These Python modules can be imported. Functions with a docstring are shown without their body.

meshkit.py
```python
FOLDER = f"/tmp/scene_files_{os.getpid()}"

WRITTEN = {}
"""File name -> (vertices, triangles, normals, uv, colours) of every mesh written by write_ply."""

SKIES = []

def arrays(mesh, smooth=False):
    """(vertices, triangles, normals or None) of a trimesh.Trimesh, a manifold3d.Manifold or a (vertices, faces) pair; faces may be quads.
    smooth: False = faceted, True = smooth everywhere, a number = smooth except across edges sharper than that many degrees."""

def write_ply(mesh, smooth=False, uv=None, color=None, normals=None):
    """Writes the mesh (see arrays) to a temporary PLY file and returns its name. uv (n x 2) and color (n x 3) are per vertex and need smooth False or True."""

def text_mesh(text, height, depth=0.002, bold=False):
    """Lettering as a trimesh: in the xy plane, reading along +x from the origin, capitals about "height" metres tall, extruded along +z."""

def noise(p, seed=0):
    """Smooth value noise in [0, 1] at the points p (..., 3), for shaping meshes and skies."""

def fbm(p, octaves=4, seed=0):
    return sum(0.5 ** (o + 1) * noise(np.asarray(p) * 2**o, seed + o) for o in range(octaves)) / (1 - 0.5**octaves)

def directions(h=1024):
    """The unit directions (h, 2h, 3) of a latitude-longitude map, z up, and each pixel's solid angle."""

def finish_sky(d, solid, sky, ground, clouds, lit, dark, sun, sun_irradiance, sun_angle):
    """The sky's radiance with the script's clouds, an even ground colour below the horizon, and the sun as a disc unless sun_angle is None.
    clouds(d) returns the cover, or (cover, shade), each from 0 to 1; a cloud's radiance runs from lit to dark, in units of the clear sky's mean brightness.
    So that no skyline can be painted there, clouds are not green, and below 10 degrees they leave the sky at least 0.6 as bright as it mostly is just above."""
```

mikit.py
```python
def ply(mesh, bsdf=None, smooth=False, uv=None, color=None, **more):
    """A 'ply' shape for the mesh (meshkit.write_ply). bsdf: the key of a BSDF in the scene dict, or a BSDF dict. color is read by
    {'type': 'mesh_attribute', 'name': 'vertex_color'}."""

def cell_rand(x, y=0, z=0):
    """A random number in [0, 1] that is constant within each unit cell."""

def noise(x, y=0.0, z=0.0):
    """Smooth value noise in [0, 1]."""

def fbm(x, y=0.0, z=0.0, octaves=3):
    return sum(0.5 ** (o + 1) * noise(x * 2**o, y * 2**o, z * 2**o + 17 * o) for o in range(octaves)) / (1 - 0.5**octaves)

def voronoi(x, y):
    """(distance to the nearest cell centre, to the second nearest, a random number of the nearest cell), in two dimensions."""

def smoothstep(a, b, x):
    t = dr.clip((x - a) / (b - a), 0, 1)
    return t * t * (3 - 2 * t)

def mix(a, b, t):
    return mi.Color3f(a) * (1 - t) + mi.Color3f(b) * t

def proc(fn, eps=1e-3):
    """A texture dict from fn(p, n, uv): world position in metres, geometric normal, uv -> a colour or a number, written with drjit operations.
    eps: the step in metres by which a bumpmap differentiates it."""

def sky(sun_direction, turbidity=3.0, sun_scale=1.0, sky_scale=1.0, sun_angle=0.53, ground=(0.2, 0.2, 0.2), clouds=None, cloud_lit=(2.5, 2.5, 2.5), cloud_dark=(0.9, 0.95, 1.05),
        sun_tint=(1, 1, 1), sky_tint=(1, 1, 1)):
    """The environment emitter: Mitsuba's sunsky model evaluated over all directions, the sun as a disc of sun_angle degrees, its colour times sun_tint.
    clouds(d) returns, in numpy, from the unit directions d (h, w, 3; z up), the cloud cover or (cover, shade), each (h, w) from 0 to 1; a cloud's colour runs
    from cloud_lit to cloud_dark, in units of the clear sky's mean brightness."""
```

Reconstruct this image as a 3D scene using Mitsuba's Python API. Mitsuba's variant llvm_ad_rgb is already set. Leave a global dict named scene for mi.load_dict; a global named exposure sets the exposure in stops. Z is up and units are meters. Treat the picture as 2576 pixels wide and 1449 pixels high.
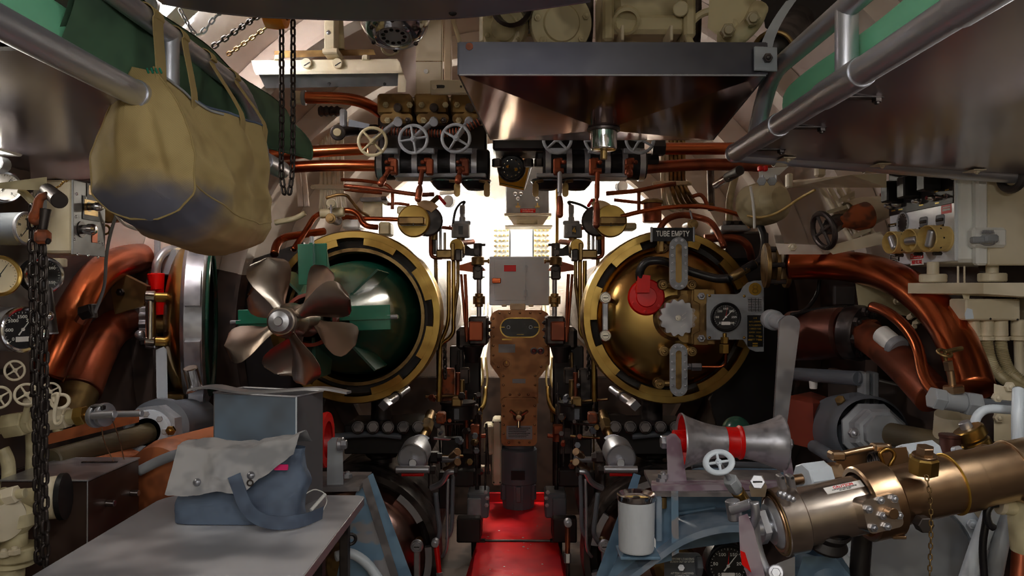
import math, random
import numpy as np, trimesh, mitsuba as mi, mikit, meshkit, drjit as dr
import manifold3d as m3
from shapely.geometry import Polygon, Point, LineString, box as sbox
from shapely.ops import unary_union
from shapely import affinity
random.seed(7); np.random.seed(7)
T = mi.ScalarTransform4f
scene, labels = {}, {}
# ---------------------------------------------------------------- camera, lights, exposure
F, CX, CY, EYE = 1932.0, 1288.0, 724.5, 1.5
_f = np.array([-12 / F, 1, 13.5 / F]); _f /= np.linalg.norm(_f)
_r = np.cross(_f, [0, 0, 1]); _r /= np.linalg.norm(_r); _u = np.cross(_r, _f)
scene['camera'] = {'type': 'perspective', 'fov': math.degrees(2 * math.atan(1288 / F)), 'fov_axis': 'x', 'near_clip': 0.05,
                   'to_world': T().look_at(origin=[0, 0, EYE], target=[float(_f[0]), float(_f[1]), EYE + float(_f[2])], up=[0, 0, 1])}
exposure = 0.25
# ---------------------------------------------------------------- helpers
X, Y, Z = np.eye(3)
def V(*a): return np.array(a, float)
def P(px, py, d):
    "the point at depth d that the photograph shows at (px, py)"
    q = _f + _r * (px - CX) / F + _u * (CY - py) / F
    return np.array([0, 0, EYE]) + q * (d / q[1])
def PP(l, d=None): return [P(*p) if len(p) == 3 else P(p[0], p[1], d) for p in l]
def S(n, d): return n / F * d
def unit(v): v = np.asarray(v, float); return v / np.linalg.norm(v)
def numbered(k):
    if k not in scene and k not in labels: return k
    i = 1
    while f'{k}_{i:03d}' in scene or f'{k}_{i:03d}' in labels: i += 1
    return f'{k}_{i:03d}'
def thing(name, label, cat, group=None):
    k = numbered(name); labels[k] = {'label': label, 'category': cat}
    if group: labels[k]['group'] = group
    return k
_used = {}
def flat_list(m):
    if isinstance(m, (list, tuple)): return [y for x in m for y in flat_list(x)]
    return [cat(m)]
def clusters(m, tol=.001):
    "groups of meshes whose boxes touch"
    l = flat_list(m); b = [x.bounds for x in l]; g = list(range(len(l)))
    for i in range(len(l)):
        for j in range(i):
            if np.all(b[i][0] <= b[j][1] + tol) and np.all(b[j][0] <= b[i][1] + tol):
                a, c = g[i], g[j]; g = [c if q == a else q for q in g]
    return [[l[i] for i in range(len(l)) if g[i] == k] for k in sorted(set(g))]
def part(t, name, mesh, mat, smooth=35, label=None, kind=None, tw=None):
    if isinstance(mesh, (list, tuple)) and kind is None and len(mesh) > 1:
        c = clusters(mesh)
        if len(c) > 1: return [part(t, name, cat(x), mat, smooth, label, kind, tw) for x in c][0]
        mesh = cat(mesh)
    k = f'{t}__{name}'
    n = _used.get(k, 0); _used[k] = n + 1
    if n: k = f'{k}_{n:03d}'
    d = mesh if isinstance(mesh, dict) else mikit.ply(cat(mesh), 'mat_' + mat, smooth=smooth)
    scene[k] = {**d, 'to_world': tw} if tw is not None else d
    if label or kind: labels[k] = {**({'label': label} if label else {}), **({'kind': kind} if kind else {})}
    return k
def solo(name, label, c, mesh, mat, smooth=35, group=None, kind=None):
    k = numbered(name); scene[k] = mikit.ply(cat(mesh), 'mat_' + mat, smooth=smooth)
    labels[k] = {'label': label, **({'category': c} if c else {}), **({'group': group} if group else {}), **({'kind': kind} if kind else {})}
    return k
def struct(name, mesh, mat, smooth=35):
    k = numbered(name); scene[k] = mikit.ply(cat(mesh), 'mat_' + mat, smooth=smooth); labels[k] = {'kind': 'structure'}
    return k
def cat(m):
    if isinstance(m, (list, tuple)) and len(m) and not isinstance(m[0], np.ndarray):
        return trimesh.util.concatenate([cat(x) for x in m])
    if hasattr(m, 'to_mesh'):
        q = m.to_mesh(); return trimesh.Trimesh(q.vert_properties[:, :3], q.tri_verts, process=False)
    return m
def frame(n, up=None):
    "u, v, n right-handed: v near up"
    n = unit(n); up = Z if up is None else up
    if abs(n @ unit(up)) > .98: up = Y if abs(n[1]) < .9 else X
    u = unit(np.cross(up, n)); return u, np.cross(n, u), n
def put(m, o, u, v, n):
    M = np.eye(4); M[:3, 0], M[:3, 1], M[:3, 2], M[:3, 3] = u, v, n, o
    m = m.copy(); m.apply_transform(M); return m
def tmat(o, u, v, n):
    M = np.eye(4); M[:3, 0], M[:3, 1], M[:3, 2], M[:3, 3] = u, v, n, o
    return T(M.tolist())
def mesh(v, f): return trimesh.Trimesh(np.asarray(v, float), np.asarray(f, int), process=False)
def hull(p): return trimesh.Trimesh(np.asarray(p), process=False).convex_hull if False else trimesh.convex.convex_hull(np.asarray(p))
def box(c, s, ax=None, bev=.004):
    "box centred at c of full size s with chamfered edges; ax: rows are its axes"
    h = np.asarray(s, float) / 2; b = min(bev, h.min() * .45); p = []
    for sx in (-1, 1):
        for sy in (-1, 1):
            for sz in (-1, 1):
                q = h * (sx, sy, sz)
                if b <= 0: p.append(q); continue
                for k in range(3):
                    d = np.array([sx, sy, sz]) * b; d[k] = 0; p.append(q - d)
    p = np.array(p)
    if ax is not None: p = p @ np.asarray(ax)
    return hull(p + c)
def bx(x0, x1, y0, y1, z0, z1, bev=.004): return box(V(x0 + x1, y0 + y1, z0 + z1) / 2, V(x1 - x0, y1 - y0, z1 - z0), None, bev)
def yaw(a): c, s = math.cos(a), math.sin(a); return np.array([[c, s, 0], [-s, c, 0], [0, 0, 1]])
def lathe(prof, o, ax, n=32, ph=0.0, up=None):
    "prof: (radius, height along ax from o)"
    u, v, w = frame(ax, up); a = np.arange(n) * 2 * np.pi / n + ph
    ring = np.cos(a)[:, None] * u + np.sin(a)[:, None] * v
    vs, fs, last = [], [], None
    tot = 0
    for r, h in prof:
        if r < 1e-6: vs.append((o + w * h)[None]); cur = (tot, 1)
        else: vs.append(o + w * h + ring * r); cur = (tot, n)
        if last is not None:
            a0, na = last; b0, nb = cur; i = np.arange(n); j = (i + 1) % n
            if na == n and nb == n: fs += [np.stack([a0 + i, a0 + j, b0 + j], 1), np.stack([a0 + i, b0 + j, b0 + i], 1)]
            elif na == n: fs.append(np.stack([a0 + i, a0 + j, i * 0 + b0], 1))
            elif nb == n: fs.append(np.stack([i * 0 + a0, b0 + j, b0 + i], 1))
        last = cur; tot += cur[1]
    return mesh(np.vstack(vs), np.vstack(fs))
def cyl(a, b, r, r2=None, n=24, ch=None):
    a, b = np.asarray(a, float), np.asarray(b, float); L = np.linalg.norm(b - a); r2 = r if r2 is None else r2
    c = min(r, r2, L) * .12 if ch is None else ch
    return lathe([(0, 0), (r - c, 0), (r, c), (r2, L - c), (max(r2 - c, 1e-5), L), (0, L)], a, b - a, n)
def disc(c, n, r, h, k=32): return cyl(np.asarray(c), np.asarray(c) + unit(n) * h, r, n=k)
def hexn(a, b, r, n=6): return cyl(a, b, r, n=n, ch=r * .1)
def bolt(c, n, r, h=None):
    n = unit(n); c = np.asarray(c); h = h or r * .9
    return [hexn(c, c + n * h, r), lathe([(r * .5, 0), (r * .48, h * .35), (r * .3, h * .5), (0, h * .55)], c + n * h, n, 10)]
def dome(c, n, r, h, k=24, m=6):
    return lathe([(r * math.cos(t), h * math.sin(t)) for t in np.linspace(0, np.pi / 2, m + 1)[:-1]] + [(0, h)], np.asarray(c), n, k)
def ball(c, r, k=16):
    return lathe([(r * math.sin(t), -r * math.cos(t)) if 0 < i < k // 2 else (0, -r * math.cos(t)) for i, t in enumerate(np.linspace(0, np.pi, k // 2 + 1))], np.asarray(c), Z, k)
def catmull(p, k=6, closed=False):
    p = np.asarray(p, float)
    if len(p) == 2: return p
    q = np.vstack([p[-1:], p, p[:2]]) if closed else np.vstack([2 * p[0] - p[1], p, 2 * p[-1] - p[-2]])
    out = []
    for i in range(len(q) - 3):
        a, b, c, d = q[i:i + 4]
        for t in np.arange(k) / k:
            out.append(.5 * (2 * b + (c - a) * t + (2 * a - 5 * b + 4 * c - d) * t * t + (3 * b - a - 3 * c + d) * t ** 3))
    if not closed: out.append(p[-1])
    return np.array(out)
def bend(p, r, k=5):
    "polyline with its corners rounded to about radius r"
    p = [np.asarray(q, float) for q in p]; out = [p[0]]
    for a, b, c in zip(p, p[1:], p[2:]):
        d1, d2 = a - b, c - b; l = min(r, np.linalg.norm(d1) * .48, np.linalg.norm(d2) * .48)
        s, e = b + unit(d1) * l, b + unit(d2) * l
        out += [(1 - t) ** 2 * s + 2 * t * (1 - t) * b + t * t * e for t in np.linspace(0, 1, k)]
    return np.array(out + [p[-1]])
def tube(p, r, n=12, k=6, closed=False, corner=None, cap=True, flat=None):
    "round (or flattened: flat=(half width, half thickness)) tube along smoothed points"
    c = bend(p, corner) if corner is not None else catmull(p, k, closed)
    m = len(c); r = np.interp(np.linspace(0, 1, m), np.linspace(0, 1, len(r)), r) if np.ndim(r) else np.full(m, r)
    t = np.roll(c, -1, 0) - np.roll(c, 1, 0) if closed else np.gradient(c, axis=0)
    t /= np.maximum(np.linalg.norm(t, axis=1, keepdims=True), 1e-12)
    u = frame(t[0])[0]; us = []
    for q in t: u = unit(u - q * (u @ q)); us.append(u)
    us = np.array(us)
    if closed:
        w = np.cross(t[0], us[0]); e = us[-1] - t[0] * (us[-1] @ t[0]); ang = math.atan2(e @ w, e @ us[0])
        f = np.linspace(0, -ang, m)[:, None]; us = us * np.cos(f) + np.cross(t, us) * np.sin(f)
    vs = np.cross(t, us); a = np.arange(n) * 2 * np.pi / n
    ca, sa = np.cos(a), np.sin(a)
    pts = c[:, None] + r[:, None, None] * (ca[None, :, None] * us[:, None] + sa[None, :, None] * vs[:, None])
    vv = pts.reshape(-1, 3); fs = []
    for i in range(m if closed else m - 1):
        j = (i + 1) % m; k0 = np.arange(n); k1 = (k0 + 1) % n
        fs += [np.stack([i * n + k0, i * n + k1, j * n + k1], 1), np.stack([i * n + k0, j * n + k1, j * n + k0], 1)]
    if cap and not closed:
        vv = np.vstack([vv, c[:1], c[-1:]]); k0 = np.arange(n); k1 = (k0 + 1) % n
        fs += [np.stack([k1, k0, k0 * 0 + len(vv) - 2], 1), np.stack([(m - 1) * n + k0, (m - 1) * n + k1, k0 * 0 + len(vv) - 1], 1)]
    return mesh(vv, np.vstack(fs))
def torus(c, nrm, R, r, n=36, k=10, flat=1.0):
    u, v, w = frame(nrm); a = np.arange(n) * 2 * np.pi / n; b = np.arange(k) * 2 * np.pi / k
    p = np.array([c + (u * math.cos(x) + v * math.sin(x)) * (R + r * math.cos(y)) + w * r * flat * math.sin(y) for x in a for y in b])
    i, j = np.meshgrid(np.arange(n), np.arange(k), indexing='ij'); q = lambda i, j: (i % n) * k + j % k
    return mesh(p, np.vstack([np.stack([q(i, j), q(i + 1, j), q(i + 1, j + 1)], -1).reshape(-1, 3), np.stack([q(i, j), q(i + 1, j + 1), q(i, j + 1)], -1).reshape(-1, 3)]))
def prism(poly, o, n, h, up=None, u=None):
    "polygon (shapely or points) in the plane at o facing n, raised h along n"
    if not hasattr(poly, 'geom_type'): poly = Polygon(poly)
    if not poly.is_valid: poly = poly.buffer(0)
    U, W, N = frame(n, up)
    return [put(trimesh.creation.extrude_polygon(g, h, engine='earcut'), o, U, W, N) for g in getattr(poly, 'geoms', [poly])]
def rrect(w, h, r): return sbox(-w / 2 + r, -h / 2 + r, w / 2 - r, h / 2 - r).buffer(r, 5)
def stadium(w, h): return rrect(w, h, min(w, h) / 2 - 1e-5)
def plate(c, n, w, h, t, r=.004, up=None): return prism(rrect(w, h, min(r, w / 2.1, h / 2.1)), c, n, t, up)
def grid(fn, nu, nv, cu=False, cv=False):
    u = np.linspace(0, 1, nu + (not cu) * 0, endpoint=not cu); v = np.linspace(0, 1, nv, endpoint=not cv)
    uu, vv = np.meshgrid(u, v, indexing='ij'); p = fn(uu, vv).reshape(-1, 3)
    i, j = np.meshgrid(np.arange(nu if cu else nu - 1), np.arange(nv if cv else nv - 1), indexing='ij')
    q = lambda i, j: (i % nu) * nv + j % nv
    return mesh(p, np.vstack([np.stack([q(i, j), q(i + 1, j), q(i + 1, j + 1)], -1).reshape(-1, 3), np.stack([q(i, j), q(i + 1, j + 1), q(i, j + 1)], -1).reshape(-1, 3)]))
def lettering(t, s, c, n, h, mat, up=None, depth=.0008, bold=True, w=None):
    "raised lettering centred at c"
    m = meshkit.text_mesh(s, h, depth, bold); b = m.bounds
    m.apply_translation([-(b[0, 0] + b[1, 0]) / 2, -(b[0, 1] + b[1, 1]) / 2, 0])
    if w: m.apply_scale([w / (b[1, 0] - b[0, 0]), 1, 1])
    return part(t, 'lettering', put(m, np.asarray(c), *frame(n, up)), mat, smooth=False)
def wheel(t, c, n, R, mat, spokes=4, rim=.13, ph=.4, nm=None, boss=.2, flat=.6, stem=None):
    "a valve handwheel: rim, spokes and hub nut as parts of t (or of nm)"
    u, v, w = frame(n); c = np.asarray(c, float); r = R * rim
    part(t, 'rim', torus(c, n, R - r, r, 32, 8, flat), mat, 60)
    sp = []
    for i in range(spokes):
        a = ph + i * 2 * np.pi / spokes; d = u * math.cos(a) + v * math.sin(a)
        sp = tube([c + d * R * .1, c + d * (R - r)], [R * .1, R * .075], 8)
        part(t, 'spoke', sp, mat, 60)
    part(t, 'hub', [cyl(c - w * R * .12, c + w * R * .14, R * boss), hexn(c + w * R * .12, c + w * R * .24, R * .1)], mat)
    if stem: part(t, 'stem', cyl(c - w * stem, c, R * .09, n=12), 'steel')
def chain(name, label, path, L, r, mat, group=None, c='chain', wide=.62):
    "each link a part; L its outer length, r its wire radius"
    t = thing(name, label, c, group); p = catmull(path, 12)
    s = np.r_[0, np.cumsum(np.linalg.norm(np.diff(p, axis=0), axis=1))]; step = L - 2 * r * 1.15
    hw, hl = L * wide / 2 - r, L / 2 - r
    q = [V(hw * math.cos(a), 0, hl - hw + hw * math.sin(a)) for a in np.linspace(0, np.pi, 7)] + [V(hw * math.cos(a), 0, -(hl - hw) + hw * math.sin(a)) for a in np.linspace(np.pi, 2 * np.pi, 7)]
    d = mikit.ply(tube(q, r, 7, 1, closed=True), 'mat_' + mat, smooth=True)
    for i in range(int(s[-1] / step)):
        x = (i + .5) * step; a = np.array([np.interp(x, s, p[:, k]) for k in range(3)]); b = np.array([np.interp(x + 1e-3, s, p[:, k]) for k in range(3)]) - np.array([np.interp(x - 1e-3, s, p[:, k]) for k in range(3)])
        w = unit(b); u0, v0, _ = frame(w, Y); ang = np.pi / 4 * .6 + (i % 2) * np.pi / 2 + random.uniform(-.15, .15)
        u = u0 * math.cos(ang) + v0 * math.sin(ang)
        part(t, 'link', d, mat, tw=tmat(a, u, np.cross(w, u), w))
    return t
def bolts(t, cs, n, r, mat, name='bolt', h=None):
    for c in cs: part(t, name, bolt(c, n, r, h), mat)
def ringpts(c, n, R, k, ph=0.0):
    u, v, w = frame(n); return [c + (u * math.cos(ph + i * 2 * np.pi / k) + v * math.sin(ph + i * 2 * np.pi / k)) * R for i in range(k)]
def gauge(name, label, c, n, R, case, face, ink, bezel=None, depth=.05, nums=(), ang=.9, thing_key=None, sticker=False, red=None, group=None):
    "round pressure gauge: case, bezel, dial, ticks, pointer"
    t = thing_key or thing(name, label, 'gauge', group); u, v, w = frame(n); c = np.asarray(c, float)
    part(t, 'case', lathe([(0, -depth), (R * .86, -depth), (R * .97, -depth * .85), (R * .97, -.004), (R * .9, -.004)], c, n, 32), case)
    part(t, 'bezel', lathe([(R * .97, -R * .12), (R, -R * .1), (R, R * .06), (R * .94, R * .1), (R * .84, R * .04), (R * .82, -.003)], c, n, 36), bezel or case)
    part(t, 'dial', disc(c - w * .006, n, R * .86, .003), face)
    tk = []
    for i in range(25):
        a = math.radians(225 - i * 270 / 24); d = u * math.cos(a) + v * math.sin(a); e = np.cross(w, d); q = R * (.1 if i % 4 == 0 else .05)
        tk.append(box(c - w * .0026 + d * (R * .78 - q / 2), (q, R * .018, .0008), (d, e, w), 0))
    part(t, 'ticks', tk, ink, False, kind='stuff')
    for i, s in enumerate(nums):
        a = math.radians(225 - i * 270 / (len(nums) - 1)); d = u * math.cos(a) + v * math.sin(a)
        lettering(t, s, c - w * .003 + d * R * .56, n, R * .13, ink)
    d = u * math.cos(ang) + v * math.sin(ang); e = np.cross(w, d)
    part(t, 'pointer', [prism([(-R * .3, -R * .03), (R * .62, -R * .012), (R * .7, 0), (R * .62, R * .012), (-R * .3, R * .03)], c - w * .001, n, .001, up=e), disc(c - w * .002, n, R * .07, .004, 12)], ink, False)
    if red is not None:
        d = u * math.cos(red) + v * math.sin(red)
        part(t, 'limit_pointer', prism([(0, -R * .02), (R * .7, 0), (0, R * .02)], c - w * .002, n, .0008, up=np.cross(w, d)), 'red', False, label='red pointer')
    if sticker: part(t, 'sticker', plate(c - v * R * .42 - w * .002, n, R * .6, R * .22, .0006, .001), 'paper', False, label='white paper sticker')
    return t
# ---------------------------------------------------------------- materials
def srgb(r, g, b): return [((c / 255 + .055) / 1.055) ** 2.4 if c > 10 else c / 255 / 12.92 for c in (r, g, b)]
def rgb(c): return {'type': 'rgb', 'value': srgb(*c)}
def mat(name, c, rough=.5, metal=0.0, bump=None, eps=.0015, **k):
    b = {'type': 'principled', 'base_color': rgb(c) if isinstance(c, tuple) else mikit.proc(c), 'roughness': rough if isinstance(rough, float) else mikit.proc(rough), 'metallic': metal, **k}
    if bump is not None: b = {'type': 'bumpmap', 'arbitrary': mikit.proc(bump[0], eps), 'scale': bump[1], 'bsdf': b}
    scene['mat_' + name] = {'type': 'twosided', 'bsdf': b}
C = lambda *a: mi.Color3f(*srgb(*a))
def blotch(a, b, s, lo=.4, hi=.65): return lambda p, n, uv: mikit.mix(C(*a), C(*b), mikit.smoothstep(lo, hi, mikit.fbm(p.x * s, p.y * s, p.z * s)))
def fine(s): return lambda p, n, uv: mikit.fbm(p.x * s, p.y * s, p.z * s)
mat('hull', blotch((226, 214, 204), (205, 190, 180), 3), .6, bump=(fine(130), .0035))
mat('cream', blotch((218, 208, 184), (196, 184, 156), 9), .45)
mat('cream_dirty', blotch((196, 186, 150), (150, 138, 104), 14), .45)
mat('white', (225, 226, 222), .4)
mat('grey', blotch((150, 155, 160), (128, 132, 138), 12), .45)
mat('light_grey', (208, 219, 229), .4)
mat('machine_grey', (92, 98, 106), .45)
mat('blue', blotch((112, 143, 168), (92, 120, 146), 16), .42)
mat('blue_worn', blotch((112, 143, 168), (150, 148, 152), 22, .5, .6), .42)
mat('steel', blotch((188, 190, 196), (150, 152, 160), 14), lambda p, n, uv: .28 + .2 * mikit.fbm(p.x * 25, p.y * 25, p.z * 25), .85)
mat('table', blotch((204, 205, 210), (132, 134, 140), 6, .32, .68), lambda p, n, uv: .3 + .22 * mikit.fbm(p.x * 12, p.y * 4, p.z * 12), .15, specular=.7)
mat('pan', lambda p, n, uv: mikit.mix(C(164, 154, 160), C(132, 122, 130), mikit.fbm(p.x * 6, p.y * 3, p.z * 4)), lambda p, n, uv: .12 + .14 * mikit.fbm(p.x * 10, p.y * 3, p.z * 9), .8)
mat('drip', lambda p, n, uv: mikit.mix(C(178, 150, 150), C(140, 112, 114), mikit.fbm(p.x * 5, p.y * 5, p.z * 4)), lambda p, n, uv: .07 + .07 * mikit.fbm(p.x * 10, p.y * 3, p.z * 9), 1.0)  # pink tint puts the red deck reflection into the colour
mat('steel_dark', blotch((132, 130, 134), (104, 102, 108), 9), .42, .6)
mat('dark_chain', (52, 46, 44), .4, .7)
mat('rail', (196, 198, 206), .36, .85)
mat('bluesteel', blotch((140, 164, 188), (116, 126, 138), 8, .3, .7), .38, .35)
mat('lower_door', blotch((172, 140, 128), (140, 110, 102), 8), .24, 1.0)
mat('chrome', (225, 226, 230), .08, 1.0)
mat('dark_steel', blotch((74, 68, 66), (44, 40, 40), 20), .42, .7)
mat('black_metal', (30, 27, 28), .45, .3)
mat('black', (18, 18, 20), .5, specular=.25)
mat('rubber', (20, 20, 23), .35)
mat('brass', blotch((196, 164, 92), (160, 126, 66), 9), lambda p, n, uv: .2 + .2 * mikit.fbm(p.x * 18, p.y * 18, p.z * 18), 1.0)
mat('door_brass', blotch((192, 160, 96), (150, 112, 64), 5, .35, .7), lambda p, n, uv: .14 + .2 * mikit.fbm(p.x * 9, p.y * 9, p.z * 9), 1.0)
mat('dull_brass', blotch((150, 124, 80), (104, 82, 54), 18), .42, .9)
mat('bronze', blotch((200, 170, 136), (164, 132, 102), 10), .32, 1.0)
mat('sheet', lambda p, n, uv: mikit.mix(C(150, 144, 152), C(108, 102, 112), mikit.fbm(p.x * 5, p.y * 4, p.z * 4)), .3, .55)
mat('pan_side', blotch((74, 74, 80), (62, 62, 70), 9), .4, .9)
mat('panel_bronze', blotch((158, 112, 76), (126, 84, 56), 12), .42, .75)
mat('propeller', blotch((196, 184, 172), (156, 138, 124), 9), .3, 1.0)
mat('copper', blotch((196, 106, 66), (150, 72, 42), 6), .26, 1.0)
mat('old_copper', blotch((158, 84, 56), (112, 62, 46), 10), .42, .8)
mat('rust_paint', blotch((168, 98, 58), (132, 74, 46), 16), .5)
mat('brown_steel', blotch((96, 78, 70), (70, 52, 46), 6), .4, .6)
mat('dull_grey', blotch((128, 122, 122), (100, 96, 98), 22), .5, .3)
mat('pink_grey', blotch((168, 156, 166), (136, 112, 128), 24), .45, .3)
mat('light_blue', blotch((146, 160, 176), (122, 142, 162), 20), .42)
mat('bronze_steel', blotch((214, 202, 190), (176, 162, 150), 12), .3, 1.0)
mat('dark_copper', blotch((92, 54, 44), (64, 42, 38), 8), .4, .7)
mat('rust_red', blotch((120, 44, 26), (80, 34, 26), 7), .6)
mat('rust', blotch((150, 74, 36), (90, 52, 34), 30), .7)
mat('red', (212, 10, 8), .38, specular=.35)
mat('deck_red', blotch((232, 6, 16), (206, 4, 30), 6), .4, bump=(fine(40), .002))
mat('green', (12, 62, 48), .22, clearcoat=.6)
mat('bright_green', (20, 104, 80), .25, clearcoat=.5)
mat('mattress', (112, 184, 146), .6, bump=(fine(60), .001))
mat('green_cloth', blotch((62, 92, 68), (48, 74, 56), 12), .8, bump=(fine(90), .002))
def _weave(p, n, uv): return .5 + .25 * dr.sin(uv.x * 1500) * dr.sin(uv.y * 1500)
def _canvas(p, n, uv):
    c = mikit.mix(C(176, 156, 106), C(138, 116, 72), mikit.smoothstep(.35, .7, mikit.fbm(p.x * 14, p.y * 14, p.z * 14)) * .6 + .35 * (.5 - .5 * dr.sin(uv.x * 1500) * dr.sin(uv.y * 1500)))
    k = mikit.fbm(p.x * 18, p.y * 18, p.z * 18)
    c = mikit.mix(c, C(150, 112, 78), .7 * mikit.smoothstep(1.67, 1.615, p.z + .06 * (k - .5)))
    return mikit.mix(c, C(88, 88, 100) , mikit.smoothstep(1.725, 1.68, p.z + .05 * (k - .5)) * mikit.smoothstep(1.62, 1.5, p.y + .1 * (k - .5)))
mat('canvas', _canvas, .85, bump=(_weave, .0012), eps=.0004)
mat('webbing', (152, 132, 86), .85, bump=(fine(500), .001))
mat('bag_grey', blotch((168, 168, 170), (136, 138, 142), 20), .6, bump=(fine(70), .004))
mat('bag_blue', blotch((92, 108, 130), (72, 84, 104), 16), .65, bump=(fine(70), .004))
mat('yellow', (226, 160, 24), .45)
mat('orange', (232, 132, 18), .4)
mat('paper', (232, 230, 226), .7)
mat('dial_black', (20, 20, 22), .4)
mat('dial_cream', (226, 214, 182), .5)
mat('ink_white', (230, 230, 226), .5)
mat('ink_black', (22, 22, 24), .5)
mat('ink_red', (196, 36, 40), .5)
mat('gold', (200, 160, 70), .35, .8)
mat('tan', (206, 178, 112), .45)
mat('magenta', (226, 30, 110), .5)
mat('lens_red', (110, 16, 20), .15, clearcoat=1.0)
mat('dark_hull', blotch((70, 56, 50), (46, 38, 36), 8), .6)  # shade low in the hull put into the colour
mat('enamel', (216, 222, 228), .3)
mat('roller_steel', blotch((200, 200, 206), (160, 160, 166), 30), lambda p, n, uv: .3 + .2 * mikit.fbm(p.x * 25, p.y * 25, p.z * 25), .75)
mat('olive', blotch((92, 82, 58), (70, 64, 48), 8), .55)
scene['mat_glass'] = {'type': 'thindielectric'}
scene['mat_plastic'] = {'type': 'twosided', 'bsdf': {'type': 'principled', 'base_color': rgb((40, 60, 50)), 'roughness': .15, 'specular': .6}}
# ---------------------------------------------------------------- lamps
def lamp(label, a, b, r, power, col=(1, .93, .82), house='white', group=None):
    "a strip lamp: glowing tube from a to b with a housing above it"
    t = thing('strip_lamp', label, 'lamp', group); a, b = np.asarray(a, float), np.asarray(b, float)
    k = part(t, 'lamp_tube', cyl(a, b, r, n=12), 'enamel')
    scene[k] = {**scene[k], 'emitter': {'type': 'area', 'radiance': {'type': 'rgb', 'value': [power * c for c in col]}}}
    d = unit(b - a); up = frame(d, Z)[1]
    part(t, 'housing', box((a + b) / 2 + up * (r + .018), (np.linalg.norm(b - a) + .08, .025, r * 2 + .05), (d, up, np.cross(d, up)), .006), house)
    for q, s in ((a, -1), (b, 1)): part(t, 'socket', cyl(q - d * s * .004, q + d * s * .03, r * 1.15, n=12), 'grey')
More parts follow.
